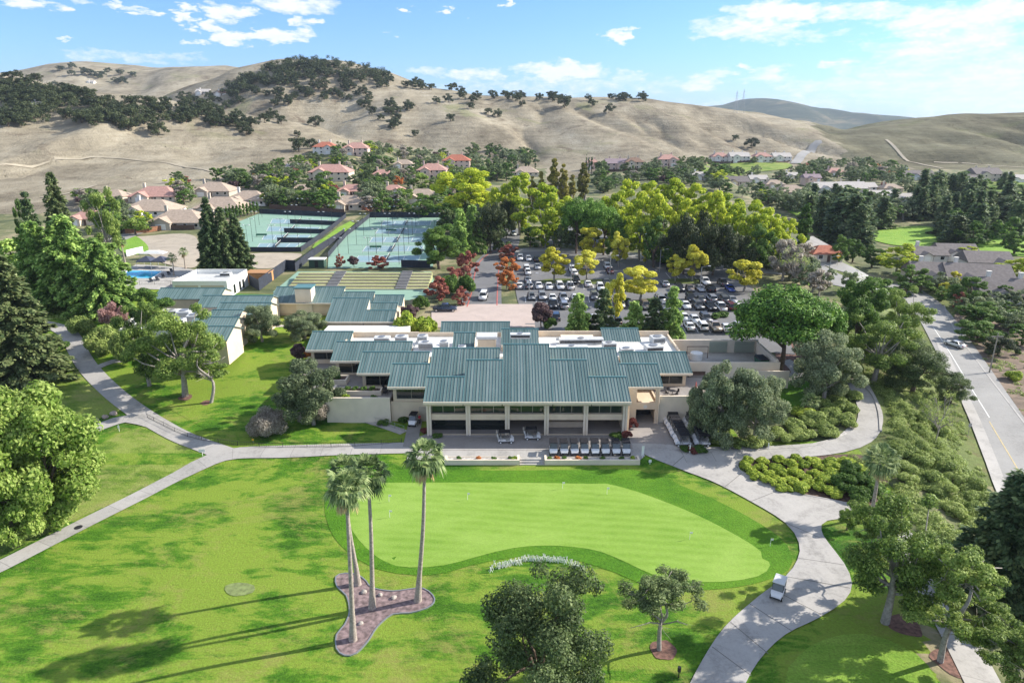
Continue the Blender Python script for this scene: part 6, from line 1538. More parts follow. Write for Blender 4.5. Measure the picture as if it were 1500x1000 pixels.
fence('dark hedge like fence below the hillside houses in the middle', PX((890,252),(950,250),(1000,246),(1040,241)), 2.0, 8, M['brownwood'])
fence('dark fence in front of the houses under the right hill', PX((1370,268),(1420,265),(1470,265),(1530,266)), 2.0, 8, M['brownwood'])
fence('dark fence in front of the white houses by the meadow', PX((1040,239),(1100,238),(1155,238)), 2.0, 8, M['brownwood'])
fence('railing of the ramp along the retaining wall', PX((480,606),(525,614),(560,622),(592,632)), 1.0, 2, M['steel'], False)
strip('ramp', PX((470,603),(500,607),(530,614),(560,623),(592,634)), 1.7, .1, M['concrete'])

# ------------------------------------------------------------------ tennis court fittings
lp = None
def court_light(p, label, h=8):
    global lp
    if lp is None:
        lp = thing('court_light', label, 'light pole', tuple(p), 0, 'tennis court light poles')
        MB().tube([(0,0,-.1),(0,0,h)], [.07,.045], 6).build('pole', M['black'], lp)
        MB().tube([(-.9,0,h),(.9,0,h)], .04, 5).build('crossarm', M['black'], lp)
        for x in (-.9,.9): MB().hexa([(x-.35,-.2,h-.02),(x+.35,-.2,h-.02),(x+.35,.2,h-.02),(x-.35,.2,h-.02),(x-.25,-.15,h+.16),(x+.25,-.15,h+.16),(x+.25,.15,h+.16),(x-.25,.15,h+.16)]).build('lamp', M['hvac'], lp)
        return lp
    o = copy_tree(lp); o.location = tuple(p); o['label'] = label; return o
for nm, Q, us, vs in (('right', R4, (.0,.33,.66,1.0), (0,.2,.4,.6,.8,1.0)), ('left', L4, (0,.5,1.0), (0,.25,.5,.75,1.0))):
    for ui, u in enumerate(us):
        for vi, v in enumerate(vs):
            p = lerp2(lerp2(Q[0],Q[1],u), lerp2(Q[3],Q[2],u), v); p = np.array([p[0], p[1], float(tz(p[0], p[1])) + .15])
            court_light(p, 'thin light pole on the %s tennis courts, %s line from left, %s from front' % (nm, nth(ui), nth(vi)))
def court_net(q, side, i):
    a, b = q(.5,.17), q(.5,.83); o = thing('tennis_net', 'tennis net across the %s courts, %s court from the front' % (side, nth(i)), 'net', (a[0], a[1], float(tz(a[0],a[1])) + .17)); d = b - a
    k = MB(); n_ = np.array([-d[1], d[0]])/np.hypot(d[0], d[1])*.015
    k.hexa([(-n_[0],-n_[1],.05),(d[0]-n_[0],d[1]-n_[1],.05),(d[0]+n_[0],d[1]+n_[1],.05),(n_[0],n_[1],.05),(-n_[0],-n_[1],.95),(d[0]-n_[0],d[1]-n_[1],.95),(d[0]+n_[0],d[1]+n_[1],.95),(n_[0],n_[1],.95)]).build('mesh_panel', M['black'], o)
    k = MB().hexa([(-n_[0]*2,-n_[1]*2,.95),(d[0]-n_[0]*2,d[1]-n_[1]*2,.95),(d[0]+n_[0]*2,d[1]+n_[1]*2,.95),(n_[0]*2,n_[1]*2,.95),(-n_[0]*2,-n_[1]*2,1.04),(d[0]-n_[0]*2,d[1]-n_[1]*2,1.04),(d[0]+n_[0]*2,d[1]+n_[1]*2,1.04),(n_[0]*2,n_[1]*2,1.04)]); k.build('band', M['white'], o)
    for e in ((0,0),(d[0],d[1])): MB().tube([(e[0],e[1],0),(e[0],e[1],1.1)], .05, 6).build('post', M['black'], o)
cnt = {'right': 0, 'left': 0}
for P4, q, side in CT: court_net(q, side, cnt[side]); cnt[side] += 1
for i, (px, py) in enumerate([(573,340),(550,365),(383,347)]):
    p = at(px, py); o = thing('court_bench', 'dark green bench by a net, %s' % ['at the back of the right courts','at the front of the right courts','on the left courts'][i], 'bench', (p[0],p[1],p[2]+.16)); gm2 = PAINTS.get('gb') or simple('dark green bench', (.02,.14,.08), .6); PAINTS['gb'] = gm2
    MB().box(-2,2,-.3,.3,.42,.5).build('seat', gm2, o); MB().box(-2,2,.26,.32,.5,1.0).build('backrest', gm2, o)
    for x in (-1.7,1.7): MB().box(x-.05,x+.05,-.25,.25,0,.42).build('leg', M['steel'], o)
p = at(466, 391); o = thing('court_hut', 'small flat white roofed dark hut at the front left of the right courts', 'hut', tuple(p)); MB().box(-2.2,2.2,-1.5,1.5,0,2.4).build('wall', simple('dark green hut', (.03,.07,.05), .7), o); MB().box(-2.4,2.4,-1.7,1.7,2.4,2.6).build('roof', M['roofwhite'], o); MB().box(-.5,.5,-1.53,-1.5,.1,2.1).build('door', M['dark'], o)
p = at(384, 412); o = thing('orange_shed', 'low orange board shed behind the white pool block', 'shed', tuple(p)); MB().box(-3.5,2.5,-2,2,0,2.6).build('wall', M['orange'], o); MB().box(-3.7,2.7,-2.2,2.2,2.6,2.75).build('roof', simple('orange roof boards', (.42,.22,.10), .8), o)
# terraced grass bank
ter = thing('grass_terraces', 'terraced bank of yellow green grass rows with two stairs below the courts', 'terraces', (0,0,0))
yt0, yt1 = at(530,425)[1], at(530,408)[1]; xl, xr = at(447,412)[0], at(632,412)[0]; z0 = float(tz((xl+xr)/2, yt0)) + .05
gterr = grass_mat('dry terrace grass', (.40,.40,.22), (.31,.33,.15), (.2,.23,.09), contrast=.6)
for i in range(6):
    ya = yt0 + (yt1-yt0)*i/6; yb = yt0 + (yt1-yt0)*(i+1)/6; za = z0 + .30*(i+1); xa = xl - 2 + 2.2*i*.0
    MB().box(xa,xr,ya,ya+.3,z0-1,za).build('riser', M['dirt'], ter); MB().box(xa,xr,ya+.302,yb,z0-1,za-.03).build('grass_row', gterr, ter)
for u in (.27,.80):
    s = MB(); xs = xl + (xr-xl)*u
    for k in range(12): s.box(xs-1.4,xs+1.4,yt0+(yt1-yt0)*k/12+.02,yt0+(yt1-yt0)*(k+1)/12+.02,z0-1,z0+.30+.15*(k+1))
    s.build('stair', M['asphalt'], ter)
# ------------------------------------------------------------------ small things
gq2 = np.random.default_rng(3)
stand = MB(); 
for s in (-1,1): stand.tube([(s*.16,-.12,0),(-s*.08,.06,.65)], .026, 5).tube([(s*.16,.2,0),(0,.03,.45)], .02, 5)
STM = stand.mesh('bag_stand', M['white'])
line = catmull([p[:2] for p in PX((719,834),(745,828),(778,821),(800,821),(822,824),(842,830),(855,836))], .1); acc_l = np.concatenate([[0], np.cumsum(np.linalg.norm(np.diff(line, axis=0), axis=1))])
for i in range(58):
    s = acc_l[-1]*(i + gq2.uniform(-.25,.25))/57; x = float(np.interp(s, acc_l, line[:,0])); y = float(np.interp(s, acc_l, line[:,1])) + gq2.normal()*.16
    if i in (3, 47): continue
    o = link(bpy.data.objects.new('bag_stand', STM)); o.location = (x, y, float(tz(x,y)) + .03); o.rotation_euler = (0, 0, gq2.uniform(-.8,.8)); o.scale = (1,1,gq2.uniform(.8,1.1)); tag(o, 'white crossed stand in the curved row below the putting green', 'stand', 'white stands in a curved row below the green')
for i, (px, py) in enumerate([(571,758),(570,735),(824,716),(889,724),(685,732),(1010,790),(1128,800)]):
    p = at(px, py); o = thing('hole_marker', 'thin white flag stick on the putting green, %s' % ['nearest the palms','behind the one nearest the palms','in the upper middle','at the upper right','left of the middle','lower right of the middle','near the right end'][i], 'flag stick', (p[0],p[1],p[2]+.05))
    MB().tube([(0,0,0),(0,0,1.0)], .022, 5).build('stick', M['white'], o); MB().box(0.02,.3,-.01,.01,.75,.98).build('flag', M['white'], o)
for i, (px, py, r) in enumerate([(141,618,.55),(154,612,.5),(167,607,.55)]):
    p = at(px, py); bm = bmesh.new(); bmesh.ops.create_icosphere(bm, subdivisions=2, radius=r)
    for v in bm.verts: v.co *= 1 + .25*math.sin(v.co.x*7+i)*math.cos(v.co.y*6+i*2); v.co.z = v.co.z*.7 + r*.4
    me = bpy.data.meshes.new('boulder'); bm.to_mesh(me); bm.free(); me.materials.append(simple('pink grey stone', (.38,.30,.26), .9, var=.25)); o = link(bpy.data.objects.new('boulder', me)); o.location = tuple(p); tag(o, 'rounded pinkish boulder beside the left path, %s of three from the left' % nth(i), 'boulder')
for i, (px, py, r) in enumerate([(533,868,.3),(557,872,.25),(577,876,.28),(528,914,.26)]):
    p = at(px, py); bm = bmesh.new(); bmesh.ops.create_icosphere(bm, subdivisions=2, radius=r)
    for v in bm.verts: v.co *= 1 + .22*math.sin(v.co.x*9+i)*math.cos(v.co.y*8+i); v.co.z = v.co.z*.7 + r*.35
    me = bpy.data.meshes.new('rock'); bm.to_mesh(me); bm.free(); me.materials.append(simple('pale bed rock', (.4,.36,.32), .9, var=.25)); o = link(bpy.data.objects.new('rock', me)); o.location = (p[0],p[1],p[2]+.04); tag(o, 'pale rock lying in the palm bed mulch, %s' % ['near the two rear palms','second from the rear palms','third from the rear palms','close to the nearest palm trunk'][i], 'rock')
def post_sign(px, py, h, w, hb, label, mat, cat='sign', name='sign', off=.05):
    p = at(px, py); o = thing(name, label, cat, (p[0],p[1],p[2]+off)); MB().tube([(0,0,0),(0,0,h)], .04, 6).build('post', M['steel'] if mat is not M['white'] else M['white'], o); MB().box(-w/2,w/2,-.055,-.042,h-hb,h).build('panel', mat, o); return o
post_sign(297, 668, 1.1, .9, .5, 'small white sign at the fork of the left cart paths', M['white'])
post_sign(175, 632, 1.0, .25, .5, 'thin white marker post beside the left side path', M['white'], 'post', 'marker_post')
post_sign(941, 671, 1.9, .35, 1.5, 'narrow white banner post at the corner of the drive', M['white'], 'banner', 'banner_post')
post_sign(952, 680, .7, .4, .4, 'low white sign on the grass beside the drive corner', M['white'])
post_sign(1010, 664, 1.3, .16, 1.2, 'white marker post in front of the clipped hedges', M['white'], 'post', 'marker_post')
post_sign(1125, 658, 1.0, .16, .9, 'white marker post beside the upper cart path', M['white'], 'post', 'marker_post')
post_sign(371, 648, .6, .3, .3, 'tiny yellow sign by the black lawn fence', simple('yellow sign', (.75,.45,.03), .5))
post_sign(1417, 640, 2.4, .5, .6, 'small dark sign on a pole beside the street pavement', M['steel'])
ys = post_sign(1226, 390, 4.0, .2, .1, 'yellow diamond warning sign at the crossroads', simple('yellow sign face', (.8,.45,.02), .5)); ys.children[1].rotation_euler = (0,0,0)
MB().add([(-.75,-.06,3.0),(0,-.06,2.25),(.75,-.06,3.0),(0,-.06,3.75),(-.75,-.09,3.0),(0,-.09,2.25),(.75,-.09,3.0),(0,-.09,3.75)], [(0,1,2,3),(7,6,5,4),(0,4,5,1),(1,5,6,2),(2,6,7,3),(3,7,4,0)]).build('sign_face', simple('yellow diamond', (.8,.45,.02), .5), ys)
def pole(px, py, h, label, arm=True, mat=None, name='street_lamp', cat='lamp post'):
    p = at(px, py); o = thing(name, label, cat, tuple(p)); MB().tube([(0,0,-.2),(0,0,h)], [.14,.09], 8).build('pole', mat or M['steel'], o)
    if arm: MB().tube([(0,0,h-.1),(1.6,0,h+.25)], .05, 5).build('arm', M['steel'], o); MB().box(1.5,2.2,-.15,.15,h+.15,h+.3).build('lamp_head', M['hvac'], o)
    else: MB().box(-1.2,1.2,-.06,.06,h-.8,h-.65).build('crossarm', mat or M['bark'], o)
    return o
pole(1449, 546, 8.5, 'plain wooden utility pole on the bank right of the street', False, M['greybark'], 'utility_pole', 'pole')
pole(1500, 540, 7.5, 'utility pole at the right edge beside the street bank', False, M['greybark'], 'utility_pole', 'pole')
pole(1212, 414, 7, 'street lamp at the crossroads beside the kerbside lawn')
for i, (px, py) in enumerate([(836,424),(966,399),(1025,428),(775,440),(893,410)]): pole(px, py, 6.5, 'slim lamp post in the car park, %s' % ['among the long white row','at the right rear stalls','by the right hand row','at the left near the drive','beside the second island'][i])
p = at(994, 992); o = thing('ball_washer', 'dark ball washer post on the grass beside the lower cart path', 'ball washer', tuple(p)); MB().tube([(0,0,0),(0,0,.9)], .05, 6).build('post', M['black'], o); MB().tube([(0,0,.7),(0,0,1.15)], .16, 8).build('drum', M['black'], o)
p = at(115, 773); o = MB().tube([(0,0,0),(0,0,.02)], .45, 16).build('drain_cover', M['dark']); o.location = (p[0],p[1],p[2]+.1); tag(o, 'round dark drain cover in the lower left cart path', 'drain cover')
for i, px in enumerate((217,238)):
    p = at(px, 393); o = thing('shade_tent', 'navy blue shade tent by the pool, %s one' % ('left','right')[i], 'tent', (p[0],p[1],p[2]+.15), 0, 'shade tents by the pool')
    MB().hexa([(-2,-2,2.2),(2,-2,2.2),(2,2,2.2),(-2,2,2.2),(-.15,-.15,3.3),(.15,-.15,3.3),(.15,.15,3.3),(-.15,.15,3.3)]).box(-2,2,-2.03,-2.0,1.95,2.2).build('canopy', simple('navy cloth', (.05,.06,.10), .8), o)
    for x in (-1.9,1.9):
        for y in (-1.9,1.9): MB().tube([(x,y,0),(x,y,2.2)], .04, 5).build('leg', M['hvac'], o)
p = at(226, 380); o = thing('tarpaulin_shelter', 'broad white tarpaulin roof behind the shade tents', 'shelter', (p[0],p[1],p[2]+.1)); MB().hexa([(-3.6,-1.5,1.8),(3.6,-1.5,1.8),(3.6,1.5,1.8),(-3.6,1.5,1.8),(-1.6,-.6,2.5),(1.6,-.6,2.5),(1.6,.6,2.5),(-1.6,.6,2.5)]).build('roof', M['white'], o)
for x in (-3.3,3.3): MB().tube([(x,-1.3,0),(x,-1.3,1.8)], .05, 5).build('leg', M['hvac'], o)
for i, (px, py) in enumerate([(222,413),(231,411),(240,407),(248,403),(252,399)]):
    p = at(px, py); o = thing('sun_lounger', 'dark sun lounger beside the pool, %s from the front' % nth(i), 'lounger', (p[0],p[1],p[2]+.15), R(40), 'loungers by the pool')
    MB().box(-.35,.35,-1,.4,.28,.36).hexa([(-.35,.4,.28),(.35,.4,.28),(.35,.45,.36),(-.35,.45,.36),(-.35,.95,.75),(.35,.95,.75),(.35,1.0,.8),(-.35,1.0,.8)]).build('bed', M['black'], o)
    for y in (-.8,.3): MB().box(-.33,.33,y-.03,y+.03,0,.28).build('leg', M['steel'], o)

# ------------------------------------------------------------------ houses
HW = {'white': simple('white house wall', (.70,.67,.62), .85, var=.05), 'cream': simple('cream house wall', (.62,.54,.43), .85, var=.05), 'pink': simple('pinkish house wall', (.62,.48,.41), .85, var=.05), 'taupe': simple('taupe house wall', (.45,.40,.34), .85, var=.05), 'blue': simple('pale grey blue house wall', (.58,.61,.62), .85, var=.05)}
HR = {'tan': simple('tan tile roof', (.38,.30,.235), .85, var=.18, scale=1.2), 'pink': simple('pink tile roof', (.42,.24,.20), .85, var=.2, scale=1.2), 'red': simple('red tile roof', (.38,.13,.08), .85, var=.2, scale=1.2), 'grey': simple('grey shingle roof', (.17,.15,.145), .9, var=.22, scale=1.2), 'brown': simple('brown roof', (.22,.14,.10), .9, var=.2, scale=1.2), 'pale': simple('pale roof', (.46,.43,.40), .9, var=.12, scale=1.2), 'mauve': simple('mauve roof', (.27,.21,.23), .9, var=.15, scale=1.2)}
def house(px, py, wpx, wall, roof, label, storeys=1, dp=.75, hip=True, rz=0.0, chimneys=1, wing=True, wm=None):
    b = at(px, py); w = wpx*depth(b)/FPX if wm is None else wm; d = max(7.0, min(w*dp, 15)); h = 2.7*storeys; hr = min(w, d)*.27
    o = thing('house', label, 'house', (b[0], b[1] + d/2, b[2]), rz); e = .5
    wl = MB(); wl.box(-w/2,w/2,-d/2,d/2,-2,h)
    rf = MB(); in_ = min(d/2, w/2 - .5)*(.95 if hip else .02)
    A, B, C_, D_ = (-w/2-e,-d/2-e,h-.1),(w/2+e,-d/2-e,h-.1),(w/2+e,d/2+e,h-.1),(-w/2-e,d/2+e,h-.1); E, F = (-w/2-e+in_,0,h+hr),(w/2+e-in_,0,h+hr)
    und = [(p[0],p[1],p[2]-.18) for p in (A,B,C_,D_)]
    rf.add([A,B,C_,D_,E,F]+und, [(0,1,5,4),(2,3,4,5),(1,2,5),(3,0,4),(6,9,8,7),(0,6,7,1),(1,7,8,2),(2,8,9,3),(3,9,6,0)])
    if not hip: wl.prism([(-d/2,h),(d/2,h),(0,h+hr*.9)], 'x', -w/2, w/2)
    if wing:   # a gabled bay towards the street
        ww = w*.34; xo = w*.2*(1 if int(px) % 2 else -1); yo = -d/2 - 2.2; hh = h*.98
        wl.prism([(xo-ww/2,-2),(xo+ww/2,-2),(xo+ww/2,hh-.05),(xo,hh+ww*.27),(xo-ww/2,hh-.05)], 'y', yo, -d/2-.002)
        for s in (-1,1): rf.hexa([(xo,yo-.4,hh+ww*.27+.02),(xo+s*(ww/2+.4),yo-.4,hh-.26),(xo+s*(ww/2+.4),-d*.1,hh-.26),(xo,-d*.1,hh+ww*.27+.02),(xo,yo-.4,hh+ww*.27+.18),(xo+s*(ww/2+.4),yo-.4,hh-.10),(xo+s*(ww/2+.4),-d*.1,hh-.10),(xo,-d*.1,hh+ww*.27+.18)])
        MB().box(xo-ww*.27,xo+ww*.27,yo-.04,yo-.003,.1,2.3).build('garage_door', M['white'], o)
        if storeys > 1:
            f = MB().box(xo-.7,xo+.7,yo-.05,yo-.003,h-1.9,h-.6).build('window', M['white'], o); MB().box(xo-.58,xo+.58,yo-.07,yo-.052,h-1.8,h-.7).build('pane', M['glass'], f)
    wl.build('wall', HW[wall], o)
    rfo = rf.build('roof', HR[roof], o)
    for k in range(chimneys): xk = -w*.3 + k*w*.5; MB().box(xk-.5,xk+.5,.6,1.6,h,h+hr+1.3).box(xk-.6,xk+.6,.5,1.7,h+hr+1.3,h+hr+1.5).build('chimney', HW[wall], rfo)
    n = max(2, int(w/3.6))
    for st in range(storeys):
        for k in range(n):
            x = -w/2 + w*(k+.5)/n
            if wing and abs(x - xo) < ww/2 + .5: continue
            z1 = 2.9*st + .95; f = MB().box(x-.75,x+.75,-d/2-.05,-d/2-.003,z1,z1+1.3).build('window', M['white'], o); MB().box(x-.63,x+.63,-d/2-.07,-d/2-.052,z1+.1,z1+1.2).build('pane', M['glass'], f)
    x = w/2*.05; MB().box(x-.45,x+.45,-d/2-.06,-d/2-.005,.05,2.1).build('door', M['brownwood'], o)
    return o
HOUSES = [
 (256,336,80,'taupe','tan','broad tan roofed taupe house above the brown fence by the bare ground',1),
 (214,318,73,'white','tan','tan roofed house facing the sloping street, with a white garage',1),
 (222,296,68,'cream','pink','dull pink roofed house behind the tan one by the dry hill',1),
 (124,330,48,'cream','pink','pink roofed house half hidden by the cedars at left',1),
 (308,288,56,'taupe','tan','tan roofed house in the upper row left of the courts',1),
 (318,314,68,'taupe','tan','tan roofed house behind the three dark conifers',1),
 (360,302,58,'white','tan','white walled house behind the row of clipped cypresses',1),
 (475,226,28,'white','red','white house with a red roof highest below the dry hill',2),
 (520,228,32,'pink','pink','pink house right of the red roofed white one below the hill',2),
 (482,266,50,'cream','pink','large cream and pink house with chimneys beside the hill street',2),
 (514,288,36,'pink','pink','pink tiled house behind the small grey trees above the courts',1),
 (508,308,44,'cream','tan','tan roofed house right above the left tennis courts',1),
 (616,298,46,'cream','tan','low tan hipped house above the right tennis courts',1),
 (632,262,36,'pink','pink','pink roofed house among crimson bushes above the courts',2),
 (668,246,34,'pink','red','cream pink house with white chimneys at the foot of the hill',2),
 (770,258,32,'cream','tan','low tan house behind the tall poplar row',1),
 (1080,272,29,'cream','grey','cream house with a grey roof below the meadow',1),
 (1028,264,22,'white','pale','small white house behind the right lime poplars',1),
 (903,250,26,'pink','mauve','house with a mauve roof at the left of the hill foot row',2),
 (930,248,24,'cream','brown','brown roofed cream house, second in the hill foot row',2),
 (979,244,26,'pink','pink','pink house, third in the hill foot row',2),
 (868,248,16,'pink','pink','pink house corner beside the dark tree at the left of the hill foot row',2),
 (1056,238,22,'white','pink','white house with a pinkish roof by the meadow, first from the left',2),
 (1084,238,24,'white','pale','white gabled house by the meadow, second from the left',2),
 (1118,238,22,'white','pink','pink roofed house by the meadow, third from the left',2),
 (1146,238,22,'white','pale','white house by the meadow, last before the hill road',2),
 (1163,288,38,'cream','tan','low tan roofed house behind the lime poplar belt at right',1),
 (1190,272,20,'pink','mauve','narrow mauve house in the middle of the right suburb',2),
 (1160,262,15,'white','pale','tiny white house in the trees left of the mauve one',1),
 (1216,282,33,'blue','pale','pale blue white gabled house in the right suburb',1),
 (1250,282,35,'cream','pale','cream house with a broad pale roof right of the pale blue one',1),
 (1290,294,31,'cream','pale','pale roofed house left of the tall golf course conifers',1),
 (1328,298,29,'cream','pale','cream house behind the golf course conifers',1),
 (1226,258,24,'pink','pink','pink walled house next to the dark red tree under the right hill',1),
 (1348,264,38,'blue','grey','grey house with white chimneys under the right hill',1),
 (1384,264,17,'white','grey','small grey roofed house in the right hill foot row',1),
 (1448,266,33,'cream','grey','tall cream house with a steep grey roof under the right hill',2),
 (1492,268,24,'white','pale','pale house at the right edge under the right hill',1),
 (1456,304,20,'white','pale','small white house behind the conifers at far right',1),
 (1112,268,22,'white','pale','white walled house right of the grey roofed cream one below the meadow',1),
 (1136,276,24,'cream','tan','cream house with tan roof left of the low tan roofed one',1),
 (1270,280,24,'white','pale','white house between the cream one and the golf course conifers',1),
 (1308,282,24,'cream','tan','tan roofed house behind the big lone conifer at right',1),
 (1204,300,26,'white','grey','grey roofed white house in front of the pale blue one',1),
 (1420,268,22,'white','grey','low grey roofed house left of the tall cream one under the right hill',1),
 (1240,302,29,'cream','pale','pale roofed house nearest the far green fairway',1),
 (560,262,26,'pink','pink','pink roofed house among trees in the middle of the hillside estate',1),
 (590,246,24,'cream','tan','small tan roofed house highest in the middle of the hillside estate',1),
 (440,286,28,'cream','tan','tan roofed house left of the pink tiled one above the courts',1),
 (575,286,26,'cream','pink','pink tiled house left of the low tan hipped one',1),
 (160,296,41,'cream','tan','tan roofed house at the left end of the upper row by the dry hill',1),
 (296,138,20,'white','pale','white house in the saddle between the hills, left one',1),
 (324,140,22,'white','brown','brown roofed house in the saddle between the hills, right one',1),
 (52,158,14,'white','pale','small white house among the oaks on the left hillside',1),
 (132,122,10,'white','pale','tiny white house at the top of the left oak wood',1)]
for h_ in HOUSES: house(h_[0], h_[1], h_[2]*(1.18 if h_[0] > 420 and h_[1] > 200 else 1), h_[3], h_[4], h_[5], h_[6], chimneys=2 if h_[6] > 1 else 1, hip=h_[4] not in ('pale','grey','mauve'))
for (px, py, wm, rz, label, ch) in [(1366,384,11,-8,'grey roofed house at the left end of the row beyond the street',1),(1408,382,13,-8,'grey roofed house with a white dormer in the back row beyond the street',0),(1455,396,14,-10,'grey roofed house with white gables at the right of the back row',0),(1390,420,17,-12,'long grey roofed house with a white chimney in the front row',1),(1446,424,18,-14,'broad grey roofed house right of the narrow yellow tree',1),(1494,446,16,-16,'grey roofed house with white chimneys at the right edge',2)]:
    house(px, py, 0, 'white', 'grey', label, 1, .8, False, R(rz), ch, wm=wm)
house(1212, 384, 0, 'cream', 'red', 'small red tiled gatehouse beside the clipped hedge trees', 1, .8, True, 0, 0, False, wm=9)
house(1188, 372, 0, 'white', 'pale', 'pale roofed building behind the red tiled gatehouse', 1, .8, True, 0, 0, False, wm=11)
# row of clipped cypresses
for i in range(10): p = at(333 + 5.0*i, 322 - 1.0*i); put_tree('hedgecypress', p, 6.2 + .4*math.sin(i*2), .85, 'narrow clipped cypress in the row left of the courts, %s from the left' % nth(i), 'far', group='clipped cypresses left of the courts')
for i, (px, py, pt) in enumerate([(770,254,222),(784,250,221),(859,256,224),(863,256,226),(867,256,224)]): tree('cypress', px, py, pt, 4, 'thin dark cypress at the foot of the middle hill, %s from the left' % nth(i), 'far', group='thin cypresses at the hill foot')

# ------------------------------------------------------------------ trees of the suburbs
def in_poly(x, y, P):
    c = False; j = len(P) - 1
    for i in range(len(P)):
        if (P[i][1] > y) != (P[j][1] > y) and x < (P[j][0]-P[i][0])*(y-P[i][1])/(P[j][1]-P[i][1]) + P[i][0]: c = not c
        j = i
    return c
g8 = np.random.default_rng(11)
HPX = [(h[0], h[1], h[2]) for h in HOUSES]
def scatter(P, n, kinds, hrange, where, group, avoid=True, ratio=(.55,.82), mind=5.0):
    xs, ys = [p[0] for p in P], [p[1] for p in P]; out, tries = [], 0
    while len(out) < n and tries < n*30:
        tries += 1; x, y = g8.uniform(min(xs), max(xs)), g8.uniform(min(ys), max(ys))
        if not in_poly(x, y, P): continue
        if avoid and any(abs(x - hx) < hw*.5 + 2 and -hw*.42 < y - hy < 4.5 for hx, hy, hw in HPX): continue
        if avoid and g8.uniform() < .94 and any(abs(x - hx) < hw*.48 and 0 < y - hy < 15 for hx, hy, hw in HPX): continue
        b = at(x, y)
        if any((b[0]-q[1][0])**2 + (b[1]-q[1][1])**2 < mind*mind for q in out): continue
        out.append((x, b))
    out.sort(key=lambda q: q[0]); cnt = {}
    ks = list(kinds); pr = np.array([kinds[k] for k in ks], float); pr /= pr.sum()
    for x, b in out:
        k = ks[g8.choice(len(ks), p=pr)]; H = g8.uniform(*hrange)*({'cypress': 1.1, 'conifer': 1.35, 'red': .6, 'purple': .6, 'orange': .65, 'shrub': .3}.get(k, 1)); i = cnt.get(k, 0); cnt[k] = i + 1
        r = H*g8.uniform(*ratio)*({'conifer': .45, 'poplar': .3}.get(k, 1))
        put_tree(k, b, H, r, '%s %s, %s from left' % (LOOK[k], where, nth(i)), 'far', group=group, name=None if mind == 6.5 or k != 'oak' else 'evergreen_tree')
LOOK = {'evergreen': 'dark evergreen tree', 'oak': 'dark green oak', 'broad': 'green leafy tree', 'bright': 'bright green tree', 'lime': 'yellow green tree', 'yellow': 'yellow tree', 'red': 'crimson tree', 'orange': 'orange tree', 'purple': 'purple brown tree', 'pale': 'grey twiggy tree', 'olive': 'grey green tree', 'conifer': 'dark pointed conifer', 'shrub': 'green shrub', 'pine': 'pine', 'fullpine': 'spreading pine', 'redwood': 'brownish conifer'}
mix = {'evergreen': 4, 'broad': 4, 'olive': 3, 'bright': 1, 'lime': 1, 'red': .7, 'purple': .6, 'orange': .5, 'pale': .8, 'shrub': .8}
scatter([(100,300),(180,282),(260,268),(340,262),(400,268),(400,300),(300,322),(200,346),(150,340)], 72, mix, (5.5,8.5), 'among the tan roofed houses by the courts', 'trees among the houses left of the courts')
scatter([(322,268),(420,244),(470,225),(560,218),(660,228),(700,245),(700,285),(640,312),(520,312),(400,304),(385,290)], 215, mix, (5.5,9.5), 'among the pink roofed houses above the courts', 'trees among the houses above the courts')
scatter([(400,308),(520,312),(650,315),(650,300),(400,296)], 16, {'broad': 3, 'bright': 2, 'olive': 2, 'pale': 1.5}, (7,10), 'just behind the tennis court fence', 'trees behind the tennis fence')
scatter([(675,228),(730,222),(785,232),(785,262),(740,276),(700,268)], 34, {'evergreen': 5, 'broad': 3, 'olive': 2}, (8,12), 'in the dark wood at the hill foot', 'wood at the foot of the middle hill')
scatter([(860,252),(960,248),(1040,250),(1100,258),(1160,262),(1200,300),(1180,318),(1120,300),(1040,278),(940,268),(880,285)], 95, {'evergreen': 4, 'broad': 4, 'olive': 4, 'purple': .6, 'lime': .5, 'pale': .4}, (6,9.5), 'behind the lime poplar belt', 'trees behind the lime poplar belt')
scatter([(860,246),(900,246),(1040,236),(1150,233),(1160,240),(1040,244),(900,252)], 22, {'evergreen': 3, 'broad': 3, 'olive': 1}, (4.5,7), 'between the hill foot houses', 'trees between the hill foot houses')
scatter([(1150,252),(1200,240),(1280,240),(1340,256),(1400,266),(1500,268),(1500,280),(1380,284),(1320,300),(1240,302),(1160,298)], 120, {'evergreen': 4, 'broad': 4, 'olive': 4, 'red': .4, 'orange': .4, 'yellow': .4, 'conifer': .8, 'pale': .5}, (5.5,9), 'in the suburb under the right hill', 'trees in the suburb under the right hill')
scatter([(1200,300),(1290,302),(1340,318),(1330,334),(1260,338),(1205,326)], 26, {'evergreen': 3, 'olive': 4, 'broad': 2, 'conifer': 1}, (8,12), 'beside the far green fairway', 'trees beside the far fairway')
scatter([(1340,300),(1400,292),(1500,296),(1500,342),(1440,340),(1380,334),(1335,324)], 40, {'conifer': 7, 'redwood': 2, 'broad': 1, 'olive': 1}, (10,15), 'in the far golf course plantation', 'conifer plantation of the far golf course', ratio=(.5,.62))
scatter([(1372,338),(1440,336),(1490,346),(1480,362),(1420,366),(1380,360)], 15, {'conifer': 4, 'broad': 2, 'redwood': 1}, (8,13), 'on the near edge of the far fairway', 'trees on the near edge of the far fairway', ratio=(.5,.6))
scatter([(1160,300),(1225,300),(1262,350),(1255,372),(1200,352),(1170,330)], 20, {'conifer': 5, 'olive': 2, 'broad': 2}, (9,13), 'left of the far green fairway', 'trees left of the far fairway', ratio=(.5,.65))
scatter([(1225,330),(1262,335),(1260,368),(1210,364)], 9, {'conifer': 1}, (13,16), 'in the clump above the clipped hedge trees', 'conifer clump above the clipped hedge trees', ratio=(.6,.75), mind=5)
scatter([(1400,450),(1500,440),(1500,530),(1450,520)], 16, {'broad': 3, 'olive': 3, 'shrub': 3}, (4,6.5), 'on the bank by the lower houses', 'trees on the bank by the lower houses')
